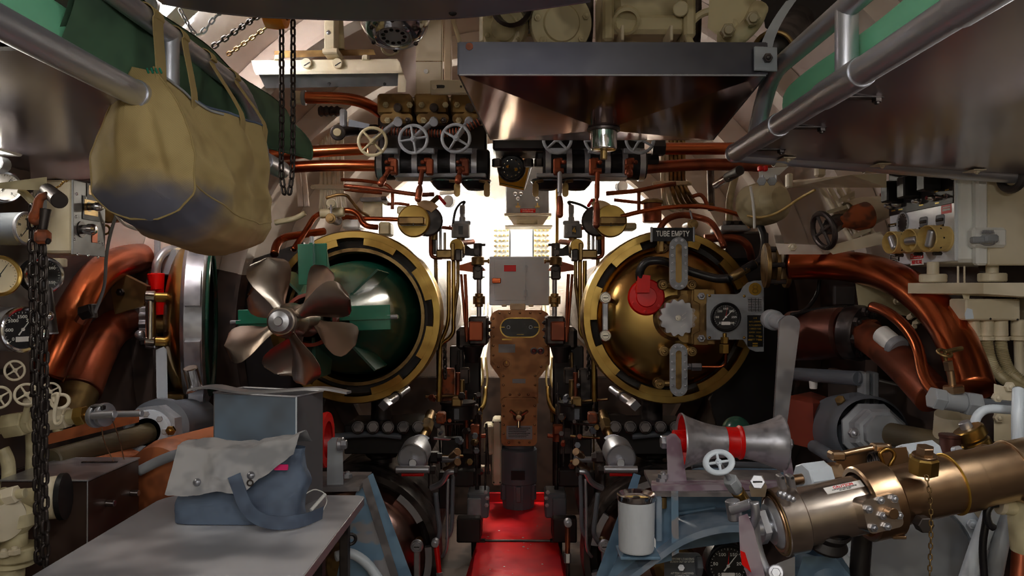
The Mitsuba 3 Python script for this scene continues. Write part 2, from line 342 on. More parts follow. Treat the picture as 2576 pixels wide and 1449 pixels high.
# ---------------------------------------------------------------- hull
HZ = 1.32
def HR(y): return 1.98 - .17 * y
def hull_sector(a0, a1, y0, y1, nu=40, nv=30):
    def f(u, v):
        a = np.radians(a0 + (a1 - a0) * u); y = y0 + (y1 - y0) * v; r = HR(y)
        return np.stack([r * np.cos(a), y, HZ + r * np.sin(a)], -1)
    return grid(f, nu, nv)
YB = 5.3
struct('ceiling', hull_sector(48, 132, -1.6, YB), 'hull', True)
struct('wall_right', hull_sector(12, 48, -1.6, YB), 'hull', True); struct('wall_left', hull_sector(132, 168, -1.6, YB), 'hull', True)
struct('wall_bilge_right', hull_sector(-60, 12, -1.6, YB), 'dark_hull', True); struct('wall_bilge_left', hull_sector(168, 240, -1.6, YB), 'dark_hull', True)  # shade low in the hull painted on as dark walls and floor
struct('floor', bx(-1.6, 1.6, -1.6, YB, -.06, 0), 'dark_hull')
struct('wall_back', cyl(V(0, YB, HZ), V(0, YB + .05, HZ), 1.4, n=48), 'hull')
struct('wall_bilge_back', bx(-1.25, 1.25, 5.22, 5.29, 0, .93), 'dark_hull', False)  # dark panel added for the shade on the lower bulkhead
struct('wall_front', cyl(V(0, -1.65, HZ), V(0, -1.6, HZ), 2.35, n=48), 'cream')
for i, y in enumerate((.55, 1.15, 1.75, 2.35, 2.95, 3.5, 4.05, 4.6)):
  for a0, a1, sfx, mm in ((12, 168, '', 'hull'), (-52, 12, '_bilge_right', 'dark_hull'), (168, 232, '_bilge_left', 'dark_hull')):  # lower frame arcs carry the same painted shade
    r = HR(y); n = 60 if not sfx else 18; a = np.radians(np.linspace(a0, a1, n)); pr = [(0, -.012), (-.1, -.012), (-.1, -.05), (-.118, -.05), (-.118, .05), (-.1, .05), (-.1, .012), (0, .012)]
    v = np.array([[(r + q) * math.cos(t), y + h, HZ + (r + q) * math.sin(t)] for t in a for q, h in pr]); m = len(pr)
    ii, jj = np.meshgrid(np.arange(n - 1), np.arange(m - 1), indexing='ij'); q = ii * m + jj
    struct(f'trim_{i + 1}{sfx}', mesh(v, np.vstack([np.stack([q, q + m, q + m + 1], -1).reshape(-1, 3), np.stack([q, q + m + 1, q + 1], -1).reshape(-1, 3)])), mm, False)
lamp('strip lamp outside the picture behind the camera on the left', (-.42, -1.0, 2.0), (-.42, -.25, 2.0), .03, 46, (1, .97, .92))
lamp('strip lamp outside the picture behind the camera on the right', (.42, -1.0, 2.0), (.42, -.25, 2.0), .03, 46, (1, .97, .93))
lamp('added unseen strip lamp under the topmost berth sheet just above the picture', (-.25, .36, 2.0), (.25, .36, 2.0), .02, 40, (1, .97, .94))  # unseen lamp added to brighten the worktop
lamp('glowing strip lamp by the hull at the top left beyond the berth', P(372, 12, 2.2), P(475, 42, 2.6), .03, 125, (1, .9, .87))
lamp('strip lamp glowing behind the valve manifold beside the heater panel', (-.42, 4.85, 2.08), (-.22, 5.2, 2.08), .035, 260, (1, .93, .8))
lamp('strip lamp glowing behind the right valve manifold and its copper pipes', P(1560, 468, 4.75), P(1470, 452, 5.1), .035, 190, (1, .92, .78))
lamp('strip lamp below the berth beside the gauge board', (-1.2, 1.5, 1.8), (-1.2, 1.76, 1.8), .016, 30, (1, .93, .8))
lamp('added unseen strip lamp below the berth beside the switch cabinet', (.95, .8, 1.78), (.95, 1.3, 1.78), .018, 34, (1, .96, .9))  # unseen lamp added to light the cabinet side
for s_, sd_ in ((-1, 'left'), (1, 'right')):  # black plates added to stand in for shade around the tubes
    a_ = [(s_ * x, z) for x, z in ((1.06, .1), (1.36, .4), (1.36, 1.62), (1.0, 1.74), (.99, 1.62), (1.06, 1.4), (.99, 1.2), (.9, 1.0), (1.02, .6), (.9, .4))]
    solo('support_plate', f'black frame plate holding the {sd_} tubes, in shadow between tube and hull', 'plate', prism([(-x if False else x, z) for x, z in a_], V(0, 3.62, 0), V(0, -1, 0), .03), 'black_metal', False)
# ---------------------------------------------------------------- torpedo tubes
DT = 3.3; RR = S(217, DT)
def sector(r0, r1, a0, a1, n=8):
    a = np.radians(np.linspace(a0, a1, n)); return [(r1 * math.cos(t), r1 * math.sin(t)) for t in a] + [(r0 * math.cos(t), r0 * math.sin(t)) for t in a[::-1]]
def tube_body(label, c, ring='brass', lug='brass', bore=True, gaps=0, inner='black_metal'):
    t = thing('torpedo_tube', label, 'torpedo tube'); n = V(0, -1, 0)
    part(t, 'barrel', lathe([(RR * .98, .06), (RR * .98, .16), (RR * .88, .2), (RR * .84, 1.95)], c, Y, 48), 'dark_steel')
    part(t, 'breech_ring', lathe([(RR * .97, .1), (RR, .09), (RR, -.02), (RR * .985, -.035), (RR * .915, -.035), (RR * .9, -.02), (RR * .9, .05)], c, Y, 72), ring)
    for i in range(8):
        a = 8 + i * 45 + gaps
        part(t, 'lug', prism(sector(RR * .835, RR * .915, a, a + 25), c + V(0, .0, 0), n, .033), lug, 30)
    part(t, 'bayonet_seat', lathe([(RR * .9, .05), (RR * .8, .055), (RR * .8, .1)], c, Y, 60), inner)
    if bore: part(t, 'bore', lathe([(RR * .82, .05), (RR * .79, .05), (RR * .77, .09), (RR * .77, 1.9), (0, 1.9)], c, Y, 60), inner, 40)
    return t
def door(t, c, m='door_brass', R=RR * .82):
    return part(t, 'breech_door', lathe([(R, .06), (R, .0), (R * .97, -.012)] + [(R * .95 * math.cos(a), -.012 - .105 * math.sin(a)) for a in np.linspace(.05, 1.45, 12)] + [(0, -.117)], c, Y, 64), m)
def bar_handle(d, a, b, proud, r, m, mend):
    n = V(0, -1, 0)
    for q in (a, b):
        part(d, 'handle_post', cyl(q, q + n * proud, r * 1.1, r * 1.0, 14), 'dull_brass')
        part(d, 'handle_end', [disc(q + n * proud, n, r * 1.75, .018, 20), torus(q + n * (proud + .018), n, r * 1.3, r * .25, 20, 6), disc(q + n * (proud + .017), n, r * 1.0, .006, 16)], mend)
        part(d, 'screw_slot', box(q + n * (proud + .0236), (r * 1.5, .0015, r * .22), yaw(0), 0), 'black')
    e = unit(b - a); w = np.cross(e, n)
    part(d, 'handle_grip', box((a + b) / 2 + n * (proud + .008), (np.linalg.norm(b - a) - r * 2.6, r * 1.7, .014), (e, w, n), .005), m)
def dk(d): return d.rsplit('/')[0]
cR = P(1681, 797, DT); cL = P(895, 797, DT); cR2 = P(1681, 1397, DT); cL2 = P(891, 1397, DT)
N = V(0, -1, 0)
tR = tube_body('brass torpedo tube with a closed domed brass door and TUBE EMPTY sign, upper right', cR, gaps=14, bore=False)
dR = door(tR, cR)
def onr(px, py): # point on the right door's dome
    for d in np.linspace(3.12, 3.3, 60):
        q = P(px, py, d); r = math.hypot(q[0] - cR[0], q[2] - cR[2]); R = RR * .82 * .95
        if q[1] >= cR[1] - .012 - .105 * math.sqrt(max(0, 1 - (r / R) ** 2)): return q
    return P(px, py, 3.29)
q0, q1 = P(1521, 749, 3.22), P(1521, 843, 3.22)
bar_handle(dR, q0 + V(0, .045, 0), q1 + V(0, .045, 0), .06, .014, 'steel', 'chrome')
part(dR, 'centre_boss', lathe([(S(58, 3.2), .09), (S(58, 3.2), .02), (S(48, 3.2), 0), (0, 0)], P(1702, 800, 3.17), Y, 36), 'dull_brass')
part(dR, 'hinge_lug', [prism(rrect(.11, .2, .03), P(1735, 800, 3.19), N, .03), box(P(1718, 740, 3.2), (.05, .05, .05), None, .01)], 'dull_brass')
g = [(math.cos(a) * S(44 + 3.2 * math.cos(14 * a), 3.12), math.sin(a) * S(44 + 3.2 * math.cos(14 * a), 3.12)) for a in np.linspace(0, 2 * np.pi, 169)[:-1]]
kc = P(1702, 799, 3.13)
part(dR, 'locking_knob', prism(g, kc, N, .03), 'steel', 40); part(dR, 'knob_nut', [disc(kc + N * .028, N, .012, .005), disc(kc + N * .03, N, .006, .01)], 'chrome')
for i in range(7): part(dR, 'scratch', box(kc + N * .0302 + V(.02 + .004 * (i % 2), 0, -.03 + .009 * i) , (.022, .0004, .0012), np.array([[.8, 0, .6], [0, 1, 0], [-.6, 0, .8]]), 0), 'chrome', False) if i in (0, 3, 5) else None
# red plug with cable elbow
pc = onr(1626, 748); pn = unit(V(-.1, -1, .05))
plug = part(dR, 'red_plug', lathe([(S(46, 3.2), .012), (S(46, 3.2), -.02), (S(42, 3.2), -.03), (S(26, 3.2), -.034), (S(24, 3.2), -.05), (0, -.052)], pc + Y * .01, -pn, 36, up=Z), 'red')
part(dR, 'red_elbow', [prism([(-.026, -.02), (.026, -.02), (.03, .05), (-.022, .056)], P(1614, 724, 3.17), N, .04)], 'red')
bolts(dR, ringpts(pc + pn * .02, pn, S(36, 3.2), 6, .4), pn, .006, 'red', 'plug_bolt')
part(dR, 'plug_cable', tube(PP([(1611, 705, 3.15), (1610, 682, 3.14), (1626, 660, 3.13), (1660, 656, 3.12), (1690, 664, 3.14), (1740, 684, 3.14), (1800, 700, 3.12), (1838, 700, 3.09)]), S(11, 3.13), 14), 'rubber', True)
# sight glasses
def sight(px, py, w, h, d):
    c = P(px, py, d); n = N; k = part(dR, 'sight_glass_body', plate(c + Y * .03, n, S(w - 6, d), S(h - 8, d), .035, .03), 'dull_brass')
    ring = stadium(S(w, d), S(h, d)).difference(stadium(S(w * .36, d), S(h * .74, d)))
    part(dR, 'sight_glass_frame', prism(ring, c, n, .014), 'grey', 30)
    part(dR, 'sight_glass_tube', [cyl(c + V(-S(5, d), .004, -S(h * .34, d)), c + V(-S(5, d), .004, S(h * .34, d)), S(4.5, d), n=10)], 'enamel')
    part(dR, 'sight_glass_scale', plate(c + Y * .006 + V(S(6, d), 0, 0), n, S(w * .16, d), S(h * .7, d), .003, .001), 'red')
    for sx in (-1, 1):
        for i in range(5): part(dR, 'frame_bolt', bolt(c + n * .014 + V(sx * S(w * .37, d), 0, S(h * (.3 - .15 * i), d)), n, .0065), 'steel')
        for s in (-1, 1): part(dR, 'frame_bolt', bolt(c + n * .014 + V(sx * S(w * .17, d), 0, s * S(h * .435, d)), n, .0065), 'steel')
sight(1706, 663, 45, 132, 3.1); sight(1706, 930, 43, 132, 3.1)
for px, py in ((1668, 624), (1668, 716), (1740, 716), (1671, 884), (1741, 884), (1660, 966)):
    q = P(px, py, 3.16); part(dR, 'glass_fitting', [cyl(q + Y * .06, q, .022), *bolt(q, N, .014)], 'dull_brass')
    q2 = P(1706, py, 3.14); part(dR, 'glass_bracket', tube([q + Y * .02, q2 + Y * .02], .012, 10), 'dull_brass')
part(dR, 'air_fitting', [hexn(P(1730, 922, 3.1), P(1738, 922, 3.1), .014), cyl(P(1720, 922, 3.1), P(1735, 922, 3.1), .009), hexn(P(1739, 923, 3.1), P(1764, 923, 3.1), .017)], 'steel')
part(dR, 'air_line', tube([P(1762, 923, 3.1), P(1826, 923, 3.08), P(1826, 886, 3.06)], .006, 10, corner=.03), 'copper', True)
# sign
sg = thing('sign', 'black sign with white words TUBE EMPTY above the sight glass of the closed brass door', 'sign')
part(sg, 'sign_plate', prism([(-S(51, 3.1), -S(17, 3.1)), (S(51, 3.1), -S(17, 3.1)), (S(51, 3.1), S(17, 3.1)), (-S(51, 3.1), S(17, 3.1))], P(1692, 590, 3.1), N, .004), 'black', False)
for s in (-1, 1): part(sg, 'sign_holder', box(P(1692 + s * 53, 590, 3.1), (.008, .014, S(38, 3.1)), None, .002), 'grey')
lettering(sg, 'TUBE EMPTY', P(1692, 588, 3.1) + N * .004, N, S(13, 3.1), 'ink_white', w=S(83, 3.1))
for s in (-1, 1): part(sg, 'bracket', box(P(1692 + s * 30, 620, 3.13), (.02, .05, .05), None, .004), 'dull_brass')
# gauge panel on the door bracket
gp = thing('instrument_board', 'grey gauge panel with a yellow 8 disc beside the right brass tube door', 'gauge panel')
D = 3.08
pts = [(1777, 740), (1853, 740), (1862, 735), (1868, 722), (1880, 711), (1897, 706), (1919, 706), (1919, 884), (1898, 884), (1884, 878), (1872, 860), (1867, 854), (1777, 854)]
def pprism(pts, d, t, n=N):
    "an upright plate facing the camera end of the room, outlined by photograph points at depth d"
    q = np.array([P(x, y, d) for x, y in pts]); o = q.mean(0); u, v, w = frame(n)
    return prism([((p - o) @ u, (p - o) @ v) for p in q], o, n, t)
def pplate(x0, y0, x1, y1, d, t=.002, r=.003): return pprism([(x0, y0), (x1, y0), (x1, y1), (x0, y1)], d, t) if r == 0 else plate(P((x0 + x1) / 2, (y0 + y1) / 2, d), N, S(x1 - x0, d), S(y1 - y0, d), t, r)
part(gp, 'plate', pprism(pts, D, .012), 'grey', 30)
part(gp, 'mounting_bracket', [*pprism([(1742, 728), (1776, 728), (1776, 760), (1764, 770), (1764, 826), (1776, 836), (1776, 866), (1742, 866), (1742, 840), (1757, 832), (1757, 764), (1742, 756)], D + .03, .03), bx(*sorted((P(1735, 0, 3.12)[0], P(1795, 0, 3.12)[0])), 3.1, 3.2, P(0, 866, 3.12)[2], P(0, 728, 3.12)[2])], 'dull_brass')
for py in (745, 851): part(gp, 'bracket_bolt', bolt(P(1763, py, D), N, .016), 'steel')
for q in ((1783, 744), (1870, 745), (1783, 849), (1870, 849)): part(gp, 'screw', dome(P(*q, D) + N * .012, N, .006, .004, 12, 3), 'brass')
gauge(None, None, P(1821, 797, D) + N * .03, N, S(37, D), 'black', 'dial_black', 'ink_white', depth=.03, nums=('0', '50', '100', '150', '200', '250', '300'), ang=.8, thing_key=gp, sticker=True, red=1.4)
part(gp, 'number_disc', disc(P(1897, 727, D) + N * .012, N, S(16, D), .002, 24), 'gold'); lettering(gp, '8', P(1897, 727, D) + N * .014, N, S(22, D), 'brass', bold=False)
part(gp, 'table_plate', pplate(1880, 748, 1918, 786, D - .012, .002, .001), 'steel', False)
part(gp, 'table_rows', [pplate(1882, y, 1916, y + 1.6, D - .0142, .0004, 0) for y in range(753, 784, 4)] + [pplate(x, 750, x + 1, 784, D - .0142, .0004, 0) for x in (1890, 1900, 1908)], 'ink_black', False, kind='stuff')
part(gp, 'data_plate', pplate(1880, 793, 1919, 872, D - .012, .002, .001), 'black', False, label='black data plate with gold lettering')
for i, s in enumerate(('U S', 'NAVAL ORDNANCE', '21 IN SUBMERGED', 'TORPEDO TUBE', 'MARK  MOD', 'NO.  WT.', 'DATE  INSP')):
    lettering(gp, s, P(1899.5, 800 + i * 9, D - .0143), N, S(4, D), 'gold', w=S(8 if i == 0 else 30, D))
for y, x0, x1 in ((845, 1908, 1917), (853, 1882, 1892), (853, 1907, 1917), (862, 1893, 1906), (868, 1893, 1906)): part(gp, 'data_field', pplate(x0, y, x1, y + 4, D - .0143, .0005, 0), 'gold', False)
part(gp, 'gauge_fitting', [cyl(P(1823, 838, 3.05), P(1823, 850, 3.05), .008), hexn(P(1823, 848, 3.05), P(1823, 864, 3.05), .016), hexn(P(1823, 866, 3.05), P(1823, 889, 3.05), .021)], 'brass')
# ---------------------------------------------------------------- hose from the plug cable over the ring
hz = thing('hose', 'black rubber hose curving down from the hull fitting to the closed brass door', 'hose')
part(hz, 'hose_tube', tube(PP([(1893, 558, 3.2), (1912, 570, 3.16), (1922, 600, 3.13), (1918, 640, 3.1), (1900, 665, 3.08), (1865, 686, 3.07), (1836, 700, 3.08)]), S(9, 3.1), 14), 'rubber', True)
part(hz, 'ferrule', tube(PP([(1900, 663, 3.08), (1862, 686, 3.07), (1838, 699, 3.085)]), S(11.5, 3.1), 14), 'dull_brass', True, label='metal ferrule with a tag')
part(hz, 'tag', [tube(PP([(1898, 664, 3.079), (1868, 682, 3.071)]), S(12, 3.1), 14)], 'black', True)
part(hz, 'end_nut', hexn(P(1880, 566, 3.2), P(1898, 556, 3.2), .02), 'dull_brass')
# ---------------------------------------------------------------- open tube, its door, the torpedo
tL = tube_body('open torpedo tube with a brass bayonet ring and black bore, upper left', cL, gaps=5)
part(tL, 'inner_ring', lathe([(RR * .79, .02), (RR * .8, .0), (RR * .76, .0), (RR * .75, .03), (RR * .75, .08)], cL, Y, 60), 'dull_brass')
tp = thing('torpedo', 'green torpedo with two bronze propellers sticking out of the open tube', 'torpedo')
h0 = P(713, 808, 2.27); ax = unit(P(895, 799, 3.3) - h0)
def at(d): return h0 + ax * (d - 2.27) / ax[1]
au, av, _ = frame(-ax)
part(tp, 'tail_cone', lathe([(.075, 0), (.085, .02), (.1, .06), (.155, .25), (.2, .42), (.235, .62), (.258, .85), (.262, 1.1), (.262, 2.2), (0, 2.2)], at(2.6), ax, 64), 'green')
part(tp, 'tail_band', lathe([(.078, -.05), (.09, -.045), (.09, .0), (.08, .02)], at(2.6), ax, 40), 'rust_red', label='dark red band behind the propellers')
part(tp, 'propeller_shaft', cyl(at(2.25), at(2.62), .045), 'propeller')
def blade(c, a, R, sgn, r0=.04):
    e = au * math.cos(a) + av * math.sin(a); tt = (au * -math.sin(a) + av * math.cos(a))
    s = np.linspace(0, 1, 15); hw = np.interp(s, [0, .12, .3, .5, .7, .85, .95, .985, 1], [.022, .027, .042, .058, .067, .062, .044, .028, .008]) * R / .19
    pit = np.radians(np.interp(s, [0, .4, 1], [66, 46, 30])) * sgn; sk = .012 * np.sin(s * 2.2) * sgn
    c7 = np.linspace(-1, 1, 9); top, bot = [], []
    for i in range(15):
        ch = -ax * math.sin(pit[i]) * 1 + tt * math.cos(pit[i]); nn = np.cross(e, ch)
        for x in c7:
            p = c + e * (r0 + (R - r0) * s[i]) + ch * (hw[i] * x) + tt * sk[i] - nn * .012 * (x * x) * sgn
            th = (.006 * (1 - s[i]) + .0016) * (1 - x * x * .85)
            top.append(p + nn * th); bot.append(p - nn * th)
    i, j = np.meshgrid(np.arange(14), np.arange(8), indexing='ij'); q = i * 9 + j
    f = np.vstack([np.stack([q, q + 9, q + 10], -1).reshape(-1, 3), np.stack([q, q + 10, q + 1], -1).reshape(-1, 3)]); o = 135
    rim = list(range(0, 135, 9)) + list(range(127, 135)) + list(range(125, -1, -9)) + list(range(7, 0, -1))
    g = [(a_, b_, b_ + o) for a_, b_ in zip(rim, rim[1:] + rim[:1])] + [(a_, b_ + o, a_ + o) for a_, b_ in zip(rim, rim[1:] + rim[:1])]
    return mesh(np.array(top + bot), np.vstack([f, f[:, ::-1] + o, g]))
for d, angs, R, sg_, nm in ((2.3, (17, 104, 199, 284), .2, 1, 'propeller'), (2.47, (68, 158, 248, 338), .19, -1, 'propeller')):
    c = at(d)
    hub = part(tp, nm, lathe([(.03, -.045), (.04, -.04), (.052, .0), (.056, .05), (.05, .06)], c, ax, 32), 'propeller')
    for a in angs: part(hub, 'blade', blade(c, math.radians(a), R, sg_), 'propeller', 50)
part(tp, 'propeller_nut', lathe([(0, -.075), (.012, -.075), (.014, -.07), (.03, -.066), (.036, -.055), (.036, -.03), (.032, -.028), (.032, 0)], at(2.29), ax, 32), 'rail', label='polished propeller nut')
def fin(c0, a, r0, r1, L0, L1, tk, m, name='fin', yaw_=0):
    e = au * math.cos(a) + av * math.sin(a); b = np.cross(ax, e)
    pts = [c0 + e * r0, c0 + e * r1, c0 + e * r1 + ax * L1, c0 + e * r0 + ax * L0]
    part(tp, name, hull([p + b * s * tk for p in pts for s in (-1, 1)]), m, False)
for a in (0, 90, 180, 270):
    fin(at(2.6), math.radians(a + 2), .06, .262 if a < 270 else .2, .3, .2, .006, 'bright_green' if a < 270 else 'green')  # lower fin in darker green, its deep shade painted in
    if a == 270: continue
    e = au * math.cos(math.radians(a + 2)) + av * math.sin(math.radians(a + 2))
    b = np.cross(ax, e)
    part(tp, 'rudder', box(at(2.62) + e * .19, (.14, .085 if a % 180 == 0 else .1, .008), (e, b, ax), .002), 'bright_green', False)
    part(tp, 'rudder_pin', cyl(at(2.615) + e * .25, at(2.615) + e * .285, .008, n=10), 'steel')
for a in (44, 136, 226, 314): fin(at(2.78), math.radians(a), .1, .258, .25, .25, .004, 'green')
# open door, swung out to the left and seen edge-on
od = thing('tube_door', 'open brass tube door with a silver rim seen edge-on at the left', 'tube door')
dc = P(500, 812, 2.95); dn = unit(V(-.95, -.31, 0)); R = .315; du, dv, _ = frame(dn)
part(od, 'rim', lathe([(R * .8, -.04), (R * .93, -.042), (R, -.034), (R, .025), (R * .96, .038), (R * .9, .042)], dc, dn, 64), 'steel', label='silver rim')
part(od, 'dome', lathe([(R * .95 * math.cos(a), .035 + .085 * math.sin(a)) for a in np.linspace(0, 1.5, 12)] + [(0, .12)], dc, dn, 56), 'door_brass')
part(od, 'inner_face', lathe([(R * .85, -.05), (R * .8, -.02), (R * .5, .06), (0, .09)], dc, dn, 48), 'black_metal')
part(od, 'seal', torus(dc - dn * .042, dn, R * .86, .012, 56, 8), 'green', label='dark green rubber seal')
for i in range(8):
    a = i * 45 + 12
    part(od, 'lug', prism(sector(R * .97, R * 1.09, a, a + 24), dc - dn * .03, dn, .05), 'steel', 30)
def odp(px, py, out): # on the door's side at distance out along its axis
    q = P(px, py, 2.9); return q
for y in (749, 860):
    a, b = P(474, y, 2.78), P(388, y - 1, 2.72); part(od, 'handle_post', [cyl(a, a + (b - a) * .55, .02)], 'steel'); part(od, 'post_sleeve', cyl(a + (b - a) * .5, b, .017), 'brass'); part(od, 'handle_end', cyl(P(392, y, 2.72), P(366, y, 2.71), .025), 'chrome')
part(od, 'handle_grip', cyl(P(379, 752, 2.71), P(379, 858, 2.71), .017), 'chrome'); part(od, 'handle_ball', ball(P(352, 842, 2.75), .018), 'steel')
part(od, 'locking_knob', prism([(math.cos(a) * (.075 + .006 * math.cos(14 * a)), math.sin(a) * (.075 + .006 * math.cos(14 * a))) for a in np.linspace(0, 2 * np.pi, 113)[:-1]], dc + dn * .17, dn, .03), 'steel', 40); part(od, 'spindle', cyl(dc + dn * .1, dc + dn * .18, .04), 'dull_brass')
part(od, 'red_plug', [cyl(P(392, 688, 2.85), P(394, 730, 2.85), S(21, 2.85), S(17, 2.85)), cyl(P(398, 722, 2.85), P(402, 790, 2.87), S(13, 2.85))], 'red', label='red cable plug'); part(od, 'plug_conduit', tube(PP([(392, 690, 2.85), (396, 660, 2.85), (412, 636, 2.88), (440, 626, 2.92), (470, 630, 2.95)]), S(11, 2.85), 14), 'rail', True); part(od, 'sight_glass', [box(P(396, 640, 2.9), (.02, .02, .12), None, .006), box(P(428, 660, 2.9), (.06, .02, .1), None, .02)], 'grey', False)
part(od, 'gear_bracket', hull([P(x, y, d) for x, y in ((392, 880), (412, 872), (420, 880), (422, 1004), (408, 1010), (394, 1000)) for d in (2.72, 2.84)]), 'light_grey', False); part(od, 'bracket_arm', [box(P(445, 995, 2.8), (S(60, 2.8), .1, S(14, 2.8)), None, .006)], 'dull_brass', False); part(od, 'bracket_pin', hexn(P(408, 894, 2.74), P(432, 896, 2.78), .017), 'brass')
# lower tubes
for c, lab, hx in ((cL2, 'lower left torpedo tube with a closed reddish brass door beside the blue stand', 1052), (cR2, 'lower right torpedo tube with a dark brass door behind the white can', 1518)):
    t = tube_body(lab, c, 'dark_steel', 'rail', False, 20 if hx < 1200 else 3); d = door(t, c, 'lower_door')
    a = P(hx, 1366, 3.2); bar_handle(d, a + Y * .04, P(hx, 1475, 3.2) + Y * .04, .07, .015, 'steel', 'rail')
    part(d, 'boss', lathe([(.1, .08), (.1, 0), (.085, -.015), (0, -.015)], c - Y * .12, Y, 36), 'dull_brass')
# ---------------------------------------------------------------- aft bulkhead, heater panel, grey box, bronze panel, motor, deck
def face(t, x0, y0, x1, y1, d, depth, m, name='body', bev=.006, label=None):
    "a box whose front fills the photograph rectangle at depth d"
    a, b = P(x0, y1, d), P(x1, y0, d)
    return part(t, name, bx(a[0], b[0], d, d + depth, a[2], b[2], bev), m, False, label=label)
def fbox(x0, y0, x1, y1, d, depth, bev=.004):
    a, b = P(x0, y1, d), P(x1, y0, d); return bx(a[0], b[0], d, d + depth, a[2], b[2], bev)
DB = 5.1
for x0, x1, lab in ((1240, 1282, 'cream panel of round studs left of the bright pillar on the aft bulkhead'), (1342, 1384, 'cream panel of round studs right of the bright pillar on the aft bulkhead')):
    t = thing('stud_panel', lab, 'panel')
    face(t, x0, 570, x1, 650, DB, .2, 'white', 'board', .002)
    for i in range(4):
        for j in range(6): part(t, 'stud', dome(P(x0 + 5 + i * 10.5, 578 + j * 13, DB), N, S(3.6, DB), .014, 10, 3), 'tan')
t = thing('pillar', 'white pillar standing on the bulkhead between the two studded panels', 'pillar')
face(t, 1284, 440, 1340, 700, DB - .05, .25, 'white', 'column', .02)
# heater panel
t = thing('heater_panel', 'grey heater panel cabinet with label hanging behind the yellow plate', 'control panel'); D = 4.7
o = [P(1272, 537, D), P(1383, 537, D), P(1383, 400, D), P(1272, 400, D)]
face(t, 1272, 410, 1383, 537, D, .22, 'grey', 'cabinet')
part(t, 'wall_bracket', bx(P(1300, 0, D)[0], P(1356, 0, D)[0], D + .2, 5.31, P(0, 500, D)[2], P(0, 440, D)[2]), 'cream', False)
face(t, 1268, 536, 1388, 543, D - .01, .25, 'cream', 'lower_flange', .003)
part(t, 'sloped_base', hull([P(x, y, d) for x, y, d in ((1278, 544, D), (1380, 544, D), (1292, 566, D), (1366, 566, D), (1278, 544, D + .2), (1380, 544, D + .2), (1292, 566, D + .2), (1366, 566, D + .2))]), 'cream', False)
face(t, 1300, 553, 1352, 563, D - .012, .02, 'cream_dirty', 'vent', .002)
face(t, 1270, 566, 1390, 570, D - .02, .22, 'cream', 'shelf', .002)
for x, y in ((1296, 488), (1310, 488), (1345, 488), (1303, 500), (1351, 500), (1351, 454), (1353, 470)): part(t, 'indicator', [lathe([(S(5, D), 0), (S(5, D), -.012), (S(3.5, D), -.016), (0, -.02)], P(x, y, D), Y, 16)], 'chrome')
for x in (1303, 1352): part(t, 'toggle', [plate(P(x, 520, D), N, S(12, D), S(5, D), .004, .001), cyl(P(x, 520, D), P(x, 511, D - .03), .004, n=8)], 'tan')
part(t, 'name_plate', pplate(1309, 525, 1347, 535, D - .002, .002, 0), 'red', False, label='dark red name plate')
lettering(t, 'TORPEDO BATTERY', P(1328, 527.6, D - .004), N, S(2.8, D), 'ink_white', w=S(34, D)); lettering(t, 'HEATER PANEL', P(1328, 532.4, D - .004), N, S(2.8, D), 'ink_white', w=S(28, D))
# yellow plate with a black wheel
D = 3.5
t = thing('yellow_plate', 'yellow angled plate hanging under the manifold behind a black wheel', 'plate')
part(t, 'plate', pprism([(1252, 412), (1338, 396), (1317, 479), (1256, 466)], D, .006), 'yellow', False)
part(t, 'edge_line', pprism([(1257, 460), (1318, 472), (1317.6, 473.5), (1257, 461.5)], D - .0062, .0005), 'ink_black', False)
part(t, 'side_flange', pprism([(1338, 410), (1340, 412), (1320, 478), (1318, 479)], D + .03, .03), 'white', False)
t = thing('black_wheel', 'black round wheel with holes in front of the yellow plate', 'handwheel'); c = P(1287, 424, 3.3)
hs = unary_union([Point(S(22, 3.3) * math.cos(a), S(22, 3.3) * math.sin(a)).buffer(S(2.2, 3.3), 6) for a in np.arange(12) * np.pi / 6] + [Point(S(9, 3.3) * c1, S(4, 3.3) * c2).buffer(S(5, 3.3), 6) for c1, c2 in ((-1, 1), (1.2, -.8))])
part(t, 'disc', prism(Point(0, 0).buffer(S(30, 3.3), 24).difference(hs), c, N, .02), 'black_metal', 30); part(t, 'rim', torus(c + N * .01, N, S(29, 3.3), .012, 40, 8), 'black_metal', True)
part(t, 'shaft', cyl(c, c + V(0, .22, .05), .014), 'black_metal')
# grey box
t = thing('junction_box', 'pale blue grey steel box with a hinged door above the bronze panel', 'box'); D = 4.5
face(t, 1231, 645, 1382, 768, D, .16, 'light_grey', 'case', .004)
dd = face(t, 1244, 654, 1323, 756, D - .006, .008, 'light_grey', 'door', .002)
part(dd, 'plate', pplate(1268, 667, 1298, 683, D - .008, .002, .002), 'red', False, label='small red plate')
part(dd, 'latch', [box(P(1249, 706, D - .02), (S(22, D), .02, S(13, D)), None, .004), box(P(1247, 706, D - .03), (S(18, D), .02, S(5, D)), None, .003)], 'copper', False, label='copper latch')
for y in (676, 738): part(t, 'hinge', [box(P(1323, y, D - .012), (S(9, D), .012, S(15, D)), None, .002), cyl(P(1323, y - 9, D - .02), P(1323, y + 9, D - .02), .005, n=8)], 'light_grey', False)
for x in (1233.5, 1379.5):
    for y in np.linspace(650, 763, 6): part(t, 'rivet', dome(P(x, y, D), N, .004, .003, 8, 2), 'light_grey')
part(t, 'lower_bracket', [fbox(1283, 764, 1322, 780, D - .03, .1), *[fbox(x, 766, x + 12, 772, D - .01, .1) for x in (1262, 1330)]], 'cream', False)
